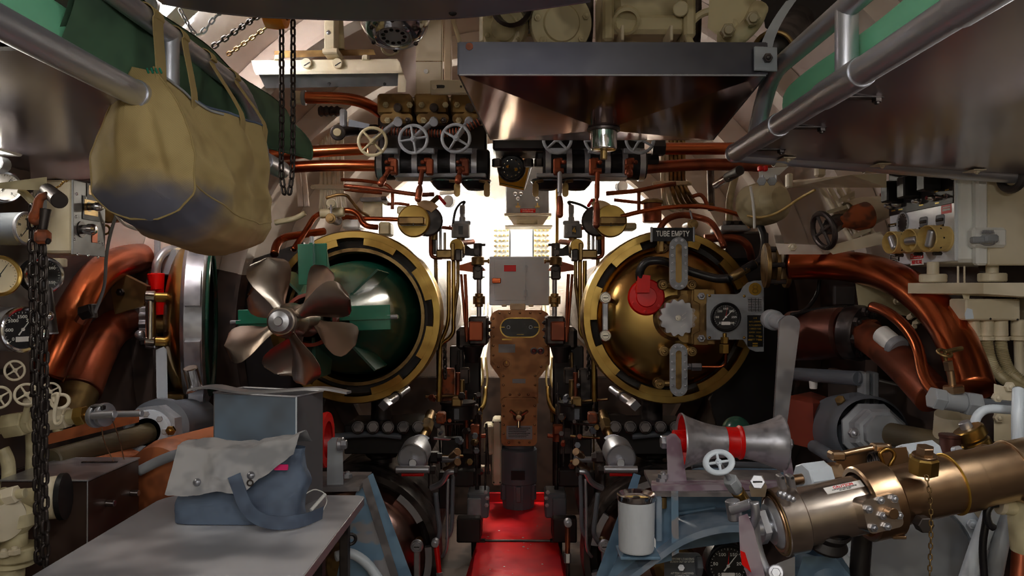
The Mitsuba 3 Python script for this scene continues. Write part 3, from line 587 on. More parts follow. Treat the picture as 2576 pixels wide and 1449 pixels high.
# bronze panel
t = thing('instrument_cabinet', 'bronze instrument panel with an oval dark window below the grey box', 'control panel'); D = 4.35
out = [(1252, 780), (1363, 780), (1373, 785), (1378, 796), (1378, 905), (1351, 940), (1351, 998), (1261, 998), (1261, 940), (1237, 905), (1237, 796), (1242, 785)]
part(t, 'case', pprism(out, D + .3, .285), 'panel_bronze', 20)
oc = P(1308, 824, D)
pl = Polygon([((P(x, y, D) - oc) @ X, (P(x, y, D) - oc) @ Z) for x, y in out]).difference(stadium(S(96, D), S(46, D)))
part(t, 'cover', prism(pl, oc, N, .014), 'panel_bronze', 20)
part(t, 'window_frame', prism(stadium(S(101, D), S(51, D)).difference(stadium(S(95, D), S(45, D))), oc, N, .018), 'brass')
part(t, 'window_face', fbox(1255, 798, 1362, 850, D - .004, .006), 'dial_black', False)
for x in (1279, 1335): part(t, 'dial_ring', torus(P(x, 823, D - .008), N, S(4, D), .0018, 20, 6), 'steel')
part(t, 'window_lines', [fbox(1259, 822.5, 1270, 824, D - .006, .002, 0), fbox(1343, 822.5, 1356, 824, D - .006, .002, 0), fbox(1300, 841, 1318, 842, D - .006, .002, 0)], 'gold', False)
bp = [(x, 787) for x in (1257, 1282, 1308, 1334, 1359)] + [(1241, y) for y in (801, 823, 846, 869, 893)] + [(1374, y) for y in (801, 823, 846, 869, 893)] + [(1254, 922), (1361, 922), (1266, 945), (1346, 945), (1266, 968), (1346, 968), (1283, 992), (1306, 992), (1329, 992)]
for q in bp: part(t, 'bolt', dome(P(*q, D) + N * .014, N, S(3.2, D), .007, 10, 3), 'bronze')
part(t, 'label_plate', pplate(1254, 866, 1296, 887, D - .014, .002, .002), 'grey', False); part(t, 'label_plate', pplate(1289, 953, 1322, 964, D - .014, .002, .002), 'grey', False)
part(t, 'label_plate', pplate(1263, 852, 1288, 856, D - .014, .001, 0), 'brass', False)
for x in (1343, 1360):
    part(t, 'indicator_ring', lathe([(S(9, D), 0), (S(9, D), -.008), (S(6, D), -.012), (S(5, D), -.004)], P(x, 882, D) + N * .012, Y, 20), 'steel'); part(t, 'indicator_lens', dome(P(x, 882, D) + N * .014, N, S(5, D), .006, 14, 3), 'lens_red')
kn = part(t, 'knob', [disc(P(1274, 914, D) + N * .012, N, S(14, D), .004), disc(P(1274, 914, D) + N * .014, N, S(8, D), .02, 20)], 'panel_bronze'); part(kn, 'pointer', prism([(-.004, 0), (.004, 0), (0, .018)], P(1274, 913, D) + N * .035, N, .003), 'gold', False)
# lower bronze gearbox and motor
t = thing('gear_case', 'bronze gear case with a knob and a nameplate on top of the dark motor', 'gearbox')
part(t, 'case', plate(P(1306, 1060, D) + Y * .25, N, S(90, D), S(122, D), .26, .03), 'panel_bronze', 25)
part(t, 'cover', plate(P(1306, 1062, D), N, S(84, D), S(112, D), .014, .025), 'panel_bronze', 25)
part(t, 'nameplate', pplate(1274, 1071, 1339, 1105, D - .014, .002, .002), 'grey', False)
for i in range(6): part(t, 'nameplate_line', pplate(1279, 1076 + i * 4.4, 1334 - (i % 3) * 5, 1077.6 + i * 4.4, D - .016, .0004, 0), 'ink_black', False)
kn = part(t, 'knob', lathe([(S(15, D), 0), (S(14, D), -.02), (S(8, D), -.03), (S(7, D), -.06), (0, -.062)], P(1305, 1046, D) + N * .01, Y, 24), 'bronze')
for a in (.6, 2.5, 4.7): part(kn, 'knob_arm', cyl(P(1305, 1046, D) + N * .03, P(1305, 1046, D) + N * .045 + V(math.cos(a), 0, math.sin(a)) * .06, .009, n=10), 'bronze')
for x in (1267, 1345):
    for y in (1020, 1046, 1068, 1090): part(t, 'bolt', dome(P(x, y, D) + N * .014, N, S(3, D), .006, 10, 3), 'bronze')
for x in (1280, 1306, 1332): part(t, 'bolt', dome(P(x, 1112, D) + N * .014, N, S(3, D), .006, 10, 3), 'bronze')
t = thing('motor', 'dark grey upright electric motor standing at the end of the red walkway', 'motor'); c = P(1304, 1255, 4.45)
R = S(47, 4.4); H = S(130, 4.4); c[2] = P(0, 1258, 4.45)[2] + .02
part(t, 'foot', lathe([(R * .8, -.1), (R * .9, 0), (R * .92, H * .3), (R * .9, H * .32)], c, Z, 12, .26), 'machine_grey', 20)
part(t, 'body', lathe([(R * .9, H * .3), (R, H * .32), (R, H * .95), (R * .96, H * .97), (R * .8, H), (R * .8, H * 1.1), (0, H * 1.1)], c, Z, 40), 'machine_grey')
part(t, 'nameplate', plate(P(1303, 1189, 4.4) + N * .066, N, S(34, 4.4), S(22, 4.4), .004, .003), 'black', False)
for i in range(6):
    a = -np.pi / 2 + i * np.pi / 3; part(t, 'rib', box(c + V(math.cos(a) * R * .95, math.sin(a) * R * .95, H * .15), (.02, .03, H * .3), yaw(a), .004), 'machine_grey', False)
t = thing('relay_box', 'cream metal relay box bolted beside the motor and bronze gear case', 'box')
part(t, 'body', [fbox(1217, 1070, 1240, 1145, 4.38, .14, .01), fbox(1238, 1056, 1262, 1222, 4.4, .16, .01)], 'cream', False)
for x, y in ((1240, 1062), (1258, 1062), (1242, 1214), (1258, 1214), (1220, 1078), (1220, 1138)): part(t, 'screw', dome(P(x, y, 4.38), N, .005, .003, 8, 2), 'dark_steel')
part(t, 'conduit', tube([P(1234, 1176, 4.4), P(1218, 1178, 4.4), P(1200, 1176, 4.4)], .02, 12), 'cream')
# red walkway
zw = .27
def flat(t, name, x0, x1, y0, y1, z, h, m): return part(t, name, bx(x0, x1, y0, y1, z - h, z, .003), m, False)
t = thing('walkway', 'red painted steel walkway of two plates between the lower tubes', 'walkway')
flat(t, 'deck_plate', -.185, .195, 3.82, 4.55, zw, .02, 'deck_red'); flat(t, 'deck_plate', -.2, .205, 2.5, 3.81, zw, .02, 'deck_red')
part(t, 'end_lip', bx(-.185, .195, 4.55, 4.57, zw - .02, zw + .05, .003), 'deck_red', False)
part(t, 'hinge_rod', cyl(V(-.19, 3.815, zw + .004), V(.2, 3.815, zw + .004), .006, n=8), 'dark_steel')
for x in (-.17, .18): part(t, 'hinge_knuckle', box(V(x, 3.815, zw + .004), (.03, .03, .014), None, .004), 'black_metal', False)
for s in (-1, 1):
    part(t, 'edge_lip', bx(*sorted((.005 + .19 * s, .005 + .198 * s)), 3.82, 4.55, zw, zw + .012, .002), 'deck_red', False)
    part(t, 'side_flap', hull([V(.003 + s * x, y, z) for x, y, z in ((.2, 3.4, zw), (.2, 3.8, zw), (.23, 3.8, zw - .09), (.25, 3.4, zw - .09), (.2, 3.4, zw - .01), (.2, 3.8, zw - .01))]), 'deck_red', False)
    part(t, 'stringer', bx(*sorted((.003 + s * .16, .003 + s * .19)), 2.5, 4.5, .0, zw - .02, .003), 'dark_steel', False)
for i in range(16): part(t, 'paint_chip', disc(V(random.uniform(-.17, .18), random.uniform(3.3, 4.4), zw), Z, random.uniform(.002, .006), .0006, 7), 'white', False)
# ---------------------------------------------------------------- the gear on both sides of the passage
for s in (-1, 1):
    sd = 'left' if s < 0 else 'right'
    M = lambda x, y, d, s=s: P(x if s < 0 else 2600 - x, y, d)
    # interlock drum
    t = thing('position_transmitter', f'grey drum shaped transmitter with a cable plug, {sd} of the bright bulkhead', 'transmitter'); D = 3.75
    c = M(1159, 598, D); part(t, 'drum', lathe([(S(23, D), 0), (S(23.5, D), .004), (S(23.5, D), S(32, D)), (S(22, D), S(34, D)), (0, S(34, D))], c, Z, 36), 'grey')
    part(t, 'drum_window', plate(c + V(.003, -S(23.5, D) + .002, S(17, D)), N, S(11, D), S(21, D), .004, .001), 'dial_black' , False)
    if s > 0: lettering(t, '4', c + V(.003, -S(23.5, D) - .003, S(17, D)), N, S(12, D), 'gold')
    if s > 0: lettering(t, '8', c + V(-.034, -S(23.5, D) * .72 , S(17, D)), unit(V(-.7, -1, 0)), S(10, D), 'ink_white', bold=False)
    p0 = c + V(.008 * -s, 0, S(34, D)); part(t, 'plug', [cyl(p0, p0 + Z * S(18, D), S(8, D)), hexn(p0 + Z * S(18, D), p0 + Z * S(27, D), S(6, D)), cyl(p0 + Z * S(26, D), p0 + Z * S(48, D), S(7, D)), box(p0 + Z * .006, (.08, .03, .02), None, .004)], 'grey')
    top = p0 + Z * S(46, D)
    part(t, 'cable', tube([top, top + V(-.012 * -s * -1, 0, .02)] + ([M(1158, 512, D), M(1146, 530, D), M(1140, 562, D), M(1140, 580, D + .05)] if s < 0 else [M(1140, 515, D), M(1118, 527, D), M(1098, 536, D + .1)]), .006, 10), 'rubber', True)
    part(t, 'stem', cyl(c - Z * .08, c, .02), 'dull_brass')
    # spindle
    t = thing('spindle', f'upright setting spindle with brass couplings on the {sd} of the bulkhead passage', 'shaft'); D = 3.95
    xs = 1205
    part(t, 'shaft', cyl(M(xs, 612, D), M(xs, 800, D), S(6, D)), 'steel')
    part(t, 'upper_collar', [cyl(M(xs - 3, 612, D), M(xs - 3, 645, D), S(11, D)), cyl(M(xs + 6, 616, D), M(xs + 16, 616, D), .006)], 'dark_steel')
    part(t, 'clamp', [cyl(M(xs - 3, 646, D), M(xs - 3, 667, D), S(16, D)), cyl(M(xs - 2, 657, D), M(xs + 26, 657, D), S(3.4, D)), cyl(M(xs + 22, 657, D), M(xs + 26, 657, D), S(6, D))], 'dull_brass')
    part(t, 'universal_joint', [box(M(xs - 3, 686, D), (S(24, D), S(22, D), S(36, D)), None, .008), cyl(M(xs - 3, 676, D - .04), M(xs - 3, 676, D + .02), .014)], 'dark_steel')
    part(t, 'cotter_pin', cyl(M(xs - 16, 697, D), M(xs + 14, 697, D), .003, n=8), 'dark_steel')
    part(t, 'coupling', [cyl(M(xs, 748, D), M(xs, 762, D), S(15, D)), cyl(M(xs, 738, D), M(xs, 772, D), S(10, D))] + [cyl(M(xs + q, 745, D - .02), M(xs + q, 765, D - .02), .006, n=8) for q in (-12, 0, 12)], 'dull_brass')
    part(t, 'lower_shaft', cyl(M(xs - 8, 990, D), M(xs - 4, 1260, D), S(5, D)), 'dark_steel')
    part(t, 'lower_collar', [cyl(M(xs - 8, 1085, D), M(xs - 8, 1110, D), S(13, D)), cyl(M(xs - 6, 1098, D), M(xs + 18, 1096, D), .01)], 'old_copper')
    t = thing('gearbox', f'dark brown gearbox with a square cover under the {sd} setting spindle', 'gearbox')
    part(t, 'body', [box(M(1205, 830, D + .05), (S(48, D), .2, S(72, D)), None, .01), box(M(1185, 850, D + .1), (S(70, D), .2, S(60, D)), None, .02)], 'dark_steel', False)
    part(t, 'cover', box(M(1197, 833, D - .06), (S(36, D), .03, S(48, D)), None, .006), 'old_copper', False)
    for q in ((1228, 812), (1228, 830), (1226, 848), (1216, 800)): part(t, 'bolt', bolt(M(*q, D), V(-s, 0, 0), .012), 'dark_steel')
    part(t, 'lower_bell', [cyl(M(1190, 870, D), M(1188, 912, D), S(26, D), S(17, D))], 'black_metal')
    t = thing('floor_gearbox', f'grey square gearbox at deck level on the {sd} side of the red walkway', 'gearbox')
    part(t, 'body', box(M(1204, 1262, D), (S(52, D), .16, S(62, D)), None, .008), 'machine_grey', False); part(t, 'cover', box(M(1193, 1276, D - .09), (S(34, D), .02, S(44, D)), None, .005), 'grey' if s < 0 else 'machine_grey', False)
    for q in ((1222, 1238), (1226, 1252), (1224, 1270)): part(t, 'bolt', bolt(M(*q, D - .08), N, .011), 'steel')
    part(t, 'pedestal', box(M(1200, 1340, D), (S(26, D), .1, S(110, D)), None, .006), 'black_metal', False)
    # arm to the spindle
    t = thing('bracket_arm', f'dark bracket arm reaching from the {sd} tube gear to the setting spindle', 'bracket')
    part(t, 'arm', [prism([((M(x, y, 3.85) - M(1190, 640, 3.85)) @ X, (M(x, y, 3.85) - M(1190, 640, 3.85)) @ Z) for x, y in ((1155, 602), (1168, 612), (1186, 626), (1204, 626), (1204, 644), (1184, 644), (1160, 642), (1150, 625))], M(1190, 640, 3.85), N, .04)], 'black_metal', False)
    part(t, 'pivot', [cyl(M(1200, 634, 3.78), M(1200, 634, 3.9), .016), cyl(M(1160, 640, 3.76), M(1160, 640, 3.9), .02)], 'dark_steel')
    t = thing('bell_crank', f'brown wedge lever behind the {sd} setting spindle', 'lever')
    part(t, 'lever', prism([((M(x, y, 4.0) - M(1180, 675, 4.0)) @ X, (M(x, y, 4.0) - M(1180, 675, 4.0)) @ Z) for x, y in ((1156, 668), (1200, 655), (1222, 680), (1200, 686), (1156, 680))], M(1180, 675, 4.0), N, .03), 'old_copper', False)
    # interlock blocks and rods at the tube's shoulder
    t = thing('interlock_gear', f'brass interlock blocks and rods above the pipes on the {sd} tube', 'mechanism'); D = 3.6
    part(t, 'main_block', box(M(1125, 640, D), (S(52, D), .08, S(22, D)), None, .006), 'dull_brass', False)
    part(t, 'end_block', box(M(1154, 642, D - .02), (S(16, D), .07, S(30, D)), None, .005), 'dark_steel', False)
    part(t, 'bent_bracket', tube([M(1084, 540, D), M(1084, 648, D), M(1112, 648, D)], S(5, D), 10, corner=.03), 'old_copper')
    for x, a, b, m in ((1092, 528, 640, 'dark_steel'), (1098, 530, 640, 'steel'), (1108, 570, 632, 'steel'), (1119, 585, 632, 'cream')): part(t, 'rod', cyl(M(x, a, D), M(x, b, D), S(3.5, D), n=12), m)
    part(t, 'pivot_pin', [cyl(M(1130, 572, D), M(1134, 572, D + .0) + V(-s * .0, 0, 0), .01), cyl(M(1112, 572, D), M(1138, 575, D), S(4, D)), cyl(M(1152, 612, D - .03), M(1190, 608, D + .1), .012)], 'old_copper')
    part(t, 'cam_disc', cyl(M(1148, 618, D - .05), M(1150, 618, D - .03), S(17, D), n=24), 'brass')
    part(t, 'collar', [cyl(M(1092, 586, D), M(1092, 604, D), S(9, D)), cyl(M(1094, 566, D), M(1094, 580, D), S(10, D)), box(M(1140, 634, D - .03), (S(10, D), .05, S(44, D)), None, .004)], 'dull_brass')
    # pipes down past the tube
    for i, (pts, r, m) in enumerate((([(1096, 652), (1097, 720), (1104, 790), (1116, 830)], 4.5, 'dull_brass'), ([(1129, 656), (1129, 800), (1122, 832), (1108, 860), (1106, 1010)], 5.2, 'brass'), ([(1141, 656), (1141, 836), (1130, 852), (1112, 862), (1105, 880), (1103, 1010)], 5.2, 'brass'), ([(1152, 656), (1152, 720), (1146, 760), (1142, 800)], 4.5, 'dull_brass'), ([(1160, 690), (1166, 760), (1172, 840)], 3.5, 'old_copper'), ([(1170, 690), (1174, 770), (1174, 860)], 4.2, 'old_copper'))):
        solo('pipe', ['tarnished brass pipe hugging the', 'bright brass pipe, second from the tube, beside the', 'bright brass pipe with an offset kink beside the', 'short brass pipe curving inward near the', 'thin copper pipe slanting behind the', 'copper pipe, innermost, behind the'][i] + f' {sd} tube ring, below the interlock blocks', 'pipe', tube([M(x, y, 3.62 - (.0 if i < 4 else -.2)) for x, y in pts], S(r, 3.6), 12, corner=.06), m, True)
    if s > 0: solo('pipe', 'tall straight brass tube rising in front of the bulkhead left of the right transmitter', 'pipe', cyl(P(1402, 470, 4.1), P(1401, 612, 3.95), S(4, 4)), 'brass')
    chain('roller_chain', f'small dark drive chain hanging beside the brass pipes of the {sd} tube', [M(1119, 862, 3.7), M(1120, 960, 3.7)], S(15, 3.7), S(2.6, 3.7), 'dark_steel', wide=.8)
    solo('guard_plate', f'rusty orange upright guard plate below the drive chain on the {sd} side', 'plate', box(M(1128, 970, 3.75), (S(30, 3.75), .05, S(88, 3.75)), None, .006), 'rust' if s < 0 else 'dark_steel', False)
    # flask-shaped switch and dark drum lower down
    t = thing('drum_switch', f'dark drum switch with a pale window low on the {sd} side of the passage', 'switch')
    c = M(1152, 1052, 3.7); part(t, 'drum', lathe([(S(42, 3.7), 0), (S(42, 3.7), S(34, 3.7)), (S(45, 3.7), S(36, 3.7)), (S(45, 3.7), S(42, 3.7)), (0, S(42, 3.7))], c, Z, 36), 'black_metal')
    part(t, 'window', plate(c + V(.0, -S(42, 3.7), S(17, 3.7)), N, S(12, 3.7), S(26, 3.7), .004, .002), 'machine_grey', False)
    part(t, 'mast', cyl(c + Z * .07, c + Z * .22, .012), 'old_copper'); part(t, 'flask', cyl(M(1162, 1000, 3.7), M(1162, 955, 3.7), S(7, 3.7)), 'dull_brass')
    # silver stop valve
    t = thing('stop_valve', f'silver barrel valve with a bar handle above the lower {sd} tube', 'valve')
    a, b = M(1037, 1154, 3.0), M(1068, 1095, 3.35); w = unit(b - a)
    part(t, 'barrel', lathe([(0, 0), (S(36, 3.0), 0), (S(38, 3.0), .006), (S(38, 3), .12), (S(30, 3), .14), (S(26, 3), .2)], a, w, 40), 'rail')
    part(t, 'face_ring', torus(a, w, S(34, 3), .003, 36, 6), 'steel'); part(t, 'scale_marks', [box(a - w * .001 + V(math.cos(q), 0, math.sin(q)) * S(27, 3), (.002, .002, .012), None, 0) for q in (1.2, 1.57, 1.94)], 'ink_black', False)
    part(t, 'handle', [cyl(M(996, 1181, 2.96), M(1080, 1181, 2.96), S(9, 3)), cyl(M(1038, 1165, 2.97), M(1038, 1160, 3.02), .016)], 'rail'); part(t, 'red_mark', cyl(M(1010, 1193, 2.99), M(1066, 1193, 2.99), S(5, 3)), 'red')
    fan = sector(S(8, 3.25), S(34, 3.25), 48, 132); part(t, 'scale_plate', prism(fan, M(1057, 1128, 3.2), unit(V(0, -1, .35)), .006), 'rail', False)
    part(t, 'stem', [cyl(M(1060, 1110, 3.3), M(1076, 1064, 3.45), S(10, 3.3)), hexn(M(1070, 1085, 3.38), M(1077, 1062, 3.44), S(17, 3.3)), cyl(M(1077, 1062, 3.44), M(1084, 1040, 3.52), S(13, 3.3))], 'dull_brass')
    part(t, 'side_flange', [box(M(1093, 1150, 3.15), (S(30, 3.1), .05, S(28, 3.1)), None, .01), hexn(M(1100, 1150, 3.1), M(1112, 1150, 3.1), .018)], 'dark_steel', False)
    t = thing('lever_linkage', f'steel lever linkage with bronze tipped handles beside the {sd} barrel valve', 'linkage')
    for y0, y1 in ((1158, 1136), (1180, 1162)): part(t, 'handle', [cyl(M(1118, y0, 3.15), M(1142, (y0 + y1) / 2, 3.1), .009), cyl(M(1134, (y0 + y1) / 2 + 2, 3.11), M(1152, y1, 3.07), .012, .016)], 'bronze')
    part(t, 'cross_shaft', [cyl(M(1110, 1156, 3.12), M(1156, 1156, 3.1), .012), hexn(M(1146, 1156, 3.1), M(1156, 1156, 3.1), .02)], 'steel')
    part(t, 'crank', tube([M(1150, 1186, 3.1), M(1126, 1186, 3.1), M(1116, 1210, 3.12), M(1100, 1222, 3.14), M(1084, 1228, 3.15)], .012, 10, corner=.02), 'rail')
    part(t, 'link_rod', [cyl(M(1083, 1160, 3.16), M(1083, 1228, 3.16), .01), hexn(M(1076, 1182, 3.15), M(1096, 1182, 3.15), .018), hexn(M(1143, 1186, 3.08), M(1151, 1186, 3.08), .02)], 'dark_steel')
    for i, (x0, y0, x1, y1, r, m) in enumerate(((1127, 1205, 1124, 1375, 4, 'rail'), (1140, 1195, 1136, 1330, 5, 'machine_grey'), (1096, 1240, 1106, 1340, 6, 'machine_grey'))):
        solo('pipe', ['thin polished upright pipe', 'dark grey upright pipe', 'thick grey curved pipe'][i] + f' below the lever linkage, {sd} of the red walkway', 'pipe', tube([M(x0, y0, 3.2), M((x0 + x1) / 2, (y0 + y1) / 2, 3.2), M(x1, y1, 3.2), M(x1 - 12, y1 + 26, 3.22)], S(r, 3.2), 12), m, True)
    # angled plug on the ring
    t = thing('angle_fitting', f'square headed silver fitting pointing outward under the upper {sd} tube ring', 'fitting')
    q = (lambda x, y, d: P(x, y, d)) if s < 0 else (lambda x, y, d: P(x + 613 - 2 * (x - 975), y, d))
    a, b = q(1005, 992, 3.2), q(972, 1015, 3.05); w = unit(b - a)
    part(t, 'stem', [cyl(a, b, S(11, 3.1)), cyl(a - w * .1, a + w * .02, S(9, 3.1))], 'rail'); part(t, 'head', hexn(b - w * .01, b + w * .035, S(15, 3.1), 4), 'steel'); part(t, 'collar', cyl(a + w * .03, a + w * .05, S(14, 3.1)), 'dark_steel')
    # red handled lever
    t = thing('hand_lever', f'lever with a red painted arm and silver grip at the {sd} edge of the walkway', 'lever')
    pts = [(1096, 1362), (1105, 1440)] if s < 0 else [(1428, 1312), (1428, 1392)]
    a, b = P(*pts[0], 3.0), P(*pts[1], 2.98)
    part(t, 'boss', [disc(a + N * .0, N, S(10, 3), .03, 20), disc(a + N * .02, N, S(5, 3), .02, 12)], 'rail')
    part(t, 'arm', tube([a, b], [S(7, 3), S(6, 3)], 12), 'red' if s < 0 else 'old_copper'); part(t, 'grip', [hexn(b, b + (b - a) * .3, S(9, 3))], 'rail')
    part(t, 'rod', cyl(b + (b - a) * .3, V(b[0], b[1], .1), .008), 'dark_steel')
    # dark clutter: manifolds and brackets in the shadow between upper and lower tube
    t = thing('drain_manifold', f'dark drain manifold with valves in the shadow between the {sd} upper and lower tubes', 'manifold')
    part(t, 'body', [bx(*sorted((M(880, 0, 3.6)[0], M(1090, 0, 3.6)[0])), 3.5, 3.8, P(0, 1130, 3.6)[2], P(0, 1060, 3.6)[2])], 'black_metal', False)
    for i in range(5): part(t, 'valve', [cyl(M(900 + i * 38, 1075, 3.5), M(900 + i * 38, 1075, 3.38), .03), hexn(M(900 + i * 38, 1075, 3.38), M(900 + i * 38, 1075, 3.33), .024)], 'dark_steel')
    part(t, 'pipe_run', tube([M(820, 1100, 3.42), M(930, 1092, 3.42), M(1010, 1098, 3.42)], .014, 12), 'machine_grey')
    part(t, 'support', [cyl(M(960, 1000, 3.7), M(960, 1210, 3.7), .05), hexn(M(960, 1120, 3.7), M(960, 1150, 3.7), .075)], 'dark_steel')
    t = thing('bulkhead_cable', f'cream cables running down the bulkhead on the {sd} of the bronze panel', 'cable', None)
    for i in range(4 if s < 0 else 2): part(t, 'cable', tube([M(1232 - i * 9, 770 - i * 8, 5.3), M(1230 - i * 9, 810 - i * 8, 5.1), M(1218 - i * 8, 900, 4.8), M(1202 - i * 7, 985 + i * 6, 4.6), M(1196 - i * 9, 1060, 4.5)], .013, 10), 'cream')
for s in (-1, 1):
    sd = 'left' if s < 0 else 'right'; rnd = random.Random(11 + s)
    M = lambda x, y, d, s=s: P(x if s < 0 else 2600 - x, y, d)
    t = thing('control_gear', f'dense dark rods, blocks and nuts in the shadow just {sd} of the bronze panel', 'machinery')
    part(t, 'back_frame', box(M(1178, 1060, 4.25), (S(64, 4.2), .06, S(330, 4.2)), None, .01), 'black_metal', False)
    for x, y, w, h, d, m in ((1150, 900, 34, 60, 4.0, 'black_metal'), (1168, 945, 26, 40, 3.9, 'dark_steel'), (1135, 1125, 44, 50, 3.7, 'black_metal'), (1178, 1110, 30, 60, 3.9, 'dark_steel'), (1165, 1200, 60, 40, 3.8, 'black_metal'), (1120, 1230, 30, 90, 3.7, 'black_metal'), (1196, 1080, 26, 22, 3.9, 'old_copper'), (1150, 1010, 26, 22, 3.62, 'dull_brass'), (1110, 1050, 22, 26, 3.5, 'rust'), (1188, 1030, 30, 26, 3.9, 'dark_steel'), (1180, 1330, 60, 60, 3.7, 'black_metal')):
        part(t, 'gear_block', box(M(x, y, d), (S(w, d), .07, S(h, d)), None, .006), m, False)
    for i in range(16):
        x = rnd.uniform(1096, 1228); y0 = rnd.uniform(880, 1120); y1 = y0 + rnd.uniform(70, 200); d = rnd.uniform(3.75, 4.15); m = rnd.choice(['dark_steel', 'dark_steel', 'black_metal', 'old_copper', 'dull_brass', 'dark_copper'])
        part(t, 'rod', cyl(M(x, y0, d), M(x + rnd.uniform(-6, 6), y1, d), S(rnd.uniform(2, 5), d), n=10), m)
    for i in range(22):
        x, y, d = rnd.uniform(1080, 1215), rnd.uniform(960, 1190), rnd.uniform(3.55, 3.75); n = V(rnd.uniform(-.5, .5), -1, rnd.uniform(-.3, .6)); c = M(x, y, d)
        part(t, 'nut', hexn(c, c + unit(n) * .03, S(rnd.uniform(4, 9), d)), rnd.choice(['dark_steel', 'machine_grey', 'dull_brass', 'old_copper', 'dark_steel']))
    for i in range(5):
        y = 1000 + i * 36 + rnd.uniform(-8, 8); part(t, 'cross_rod', cyl(M(1070, y, 3.62), M(1165, y + rnd.uniform(-10, 10), 3.7), S(3.4, 3.6), n=10), rnd.choice(['dark_steel', 'dull_brass', 'rail']))
    part(t, 'curved_pipe', tube(PP([(0, 0, 1)]) if False else [M(1222, 975, 4.1), M(1216, 1020, 4.0), M(1196, 1040, 3.95), M(1170, 1042, 3.9)], .012, 10), 'brass', True)
    for k, (x0, x1) in enumerate(((1210, 1190), (1222, 1214))): part(t, 'hanging_cable', tube([M(x0, 900, 4.4), M(x0 + 4, 960, 4.3), M(x1, 1010, 4.2), M(x1 - 4, 1060, 4.1)], .006, 8), 'tan', True)
# ---------------------------------------------------------------- valve manifolds with handwheels
def tubepx(pts, r, m, name, label, d=None, c='pipe', corner=None, n=14, group=None):
    "one pipe through photograph points (x, y, depth); r in photograph pixels"
    q = PP(pts, d); dd = np.mean([p[2] for p in pts]) if d is None else d
    if r > 9 and corner is None and len(q) > 2:  # even out the run of the thicker pipes
        s = catmull(q, 8); l = np.r_[0, np.cumsum(np.linalg.norm(np.diff(s, axis=0), axis=1))]; u = np.linspace(0, l[-1], 60); s = np.stack([np.interp(u, l, s[:, k]) for k in range(3)], 1)
        for _ in range(40): s[1:-1] = .25 * s[:-2] + .5 * s[1:-1] + .25 * s[2:]
        return solo(name, label, c, tube(s, S(r, dd), n, 1), m, True, group)
    return solo(name, label, c, tube(q, S(r, dd), n, corner=corner), m, True, group)
WX = {-1: (937, 1040, 1147), 1: (1402, 1507, 1610)}
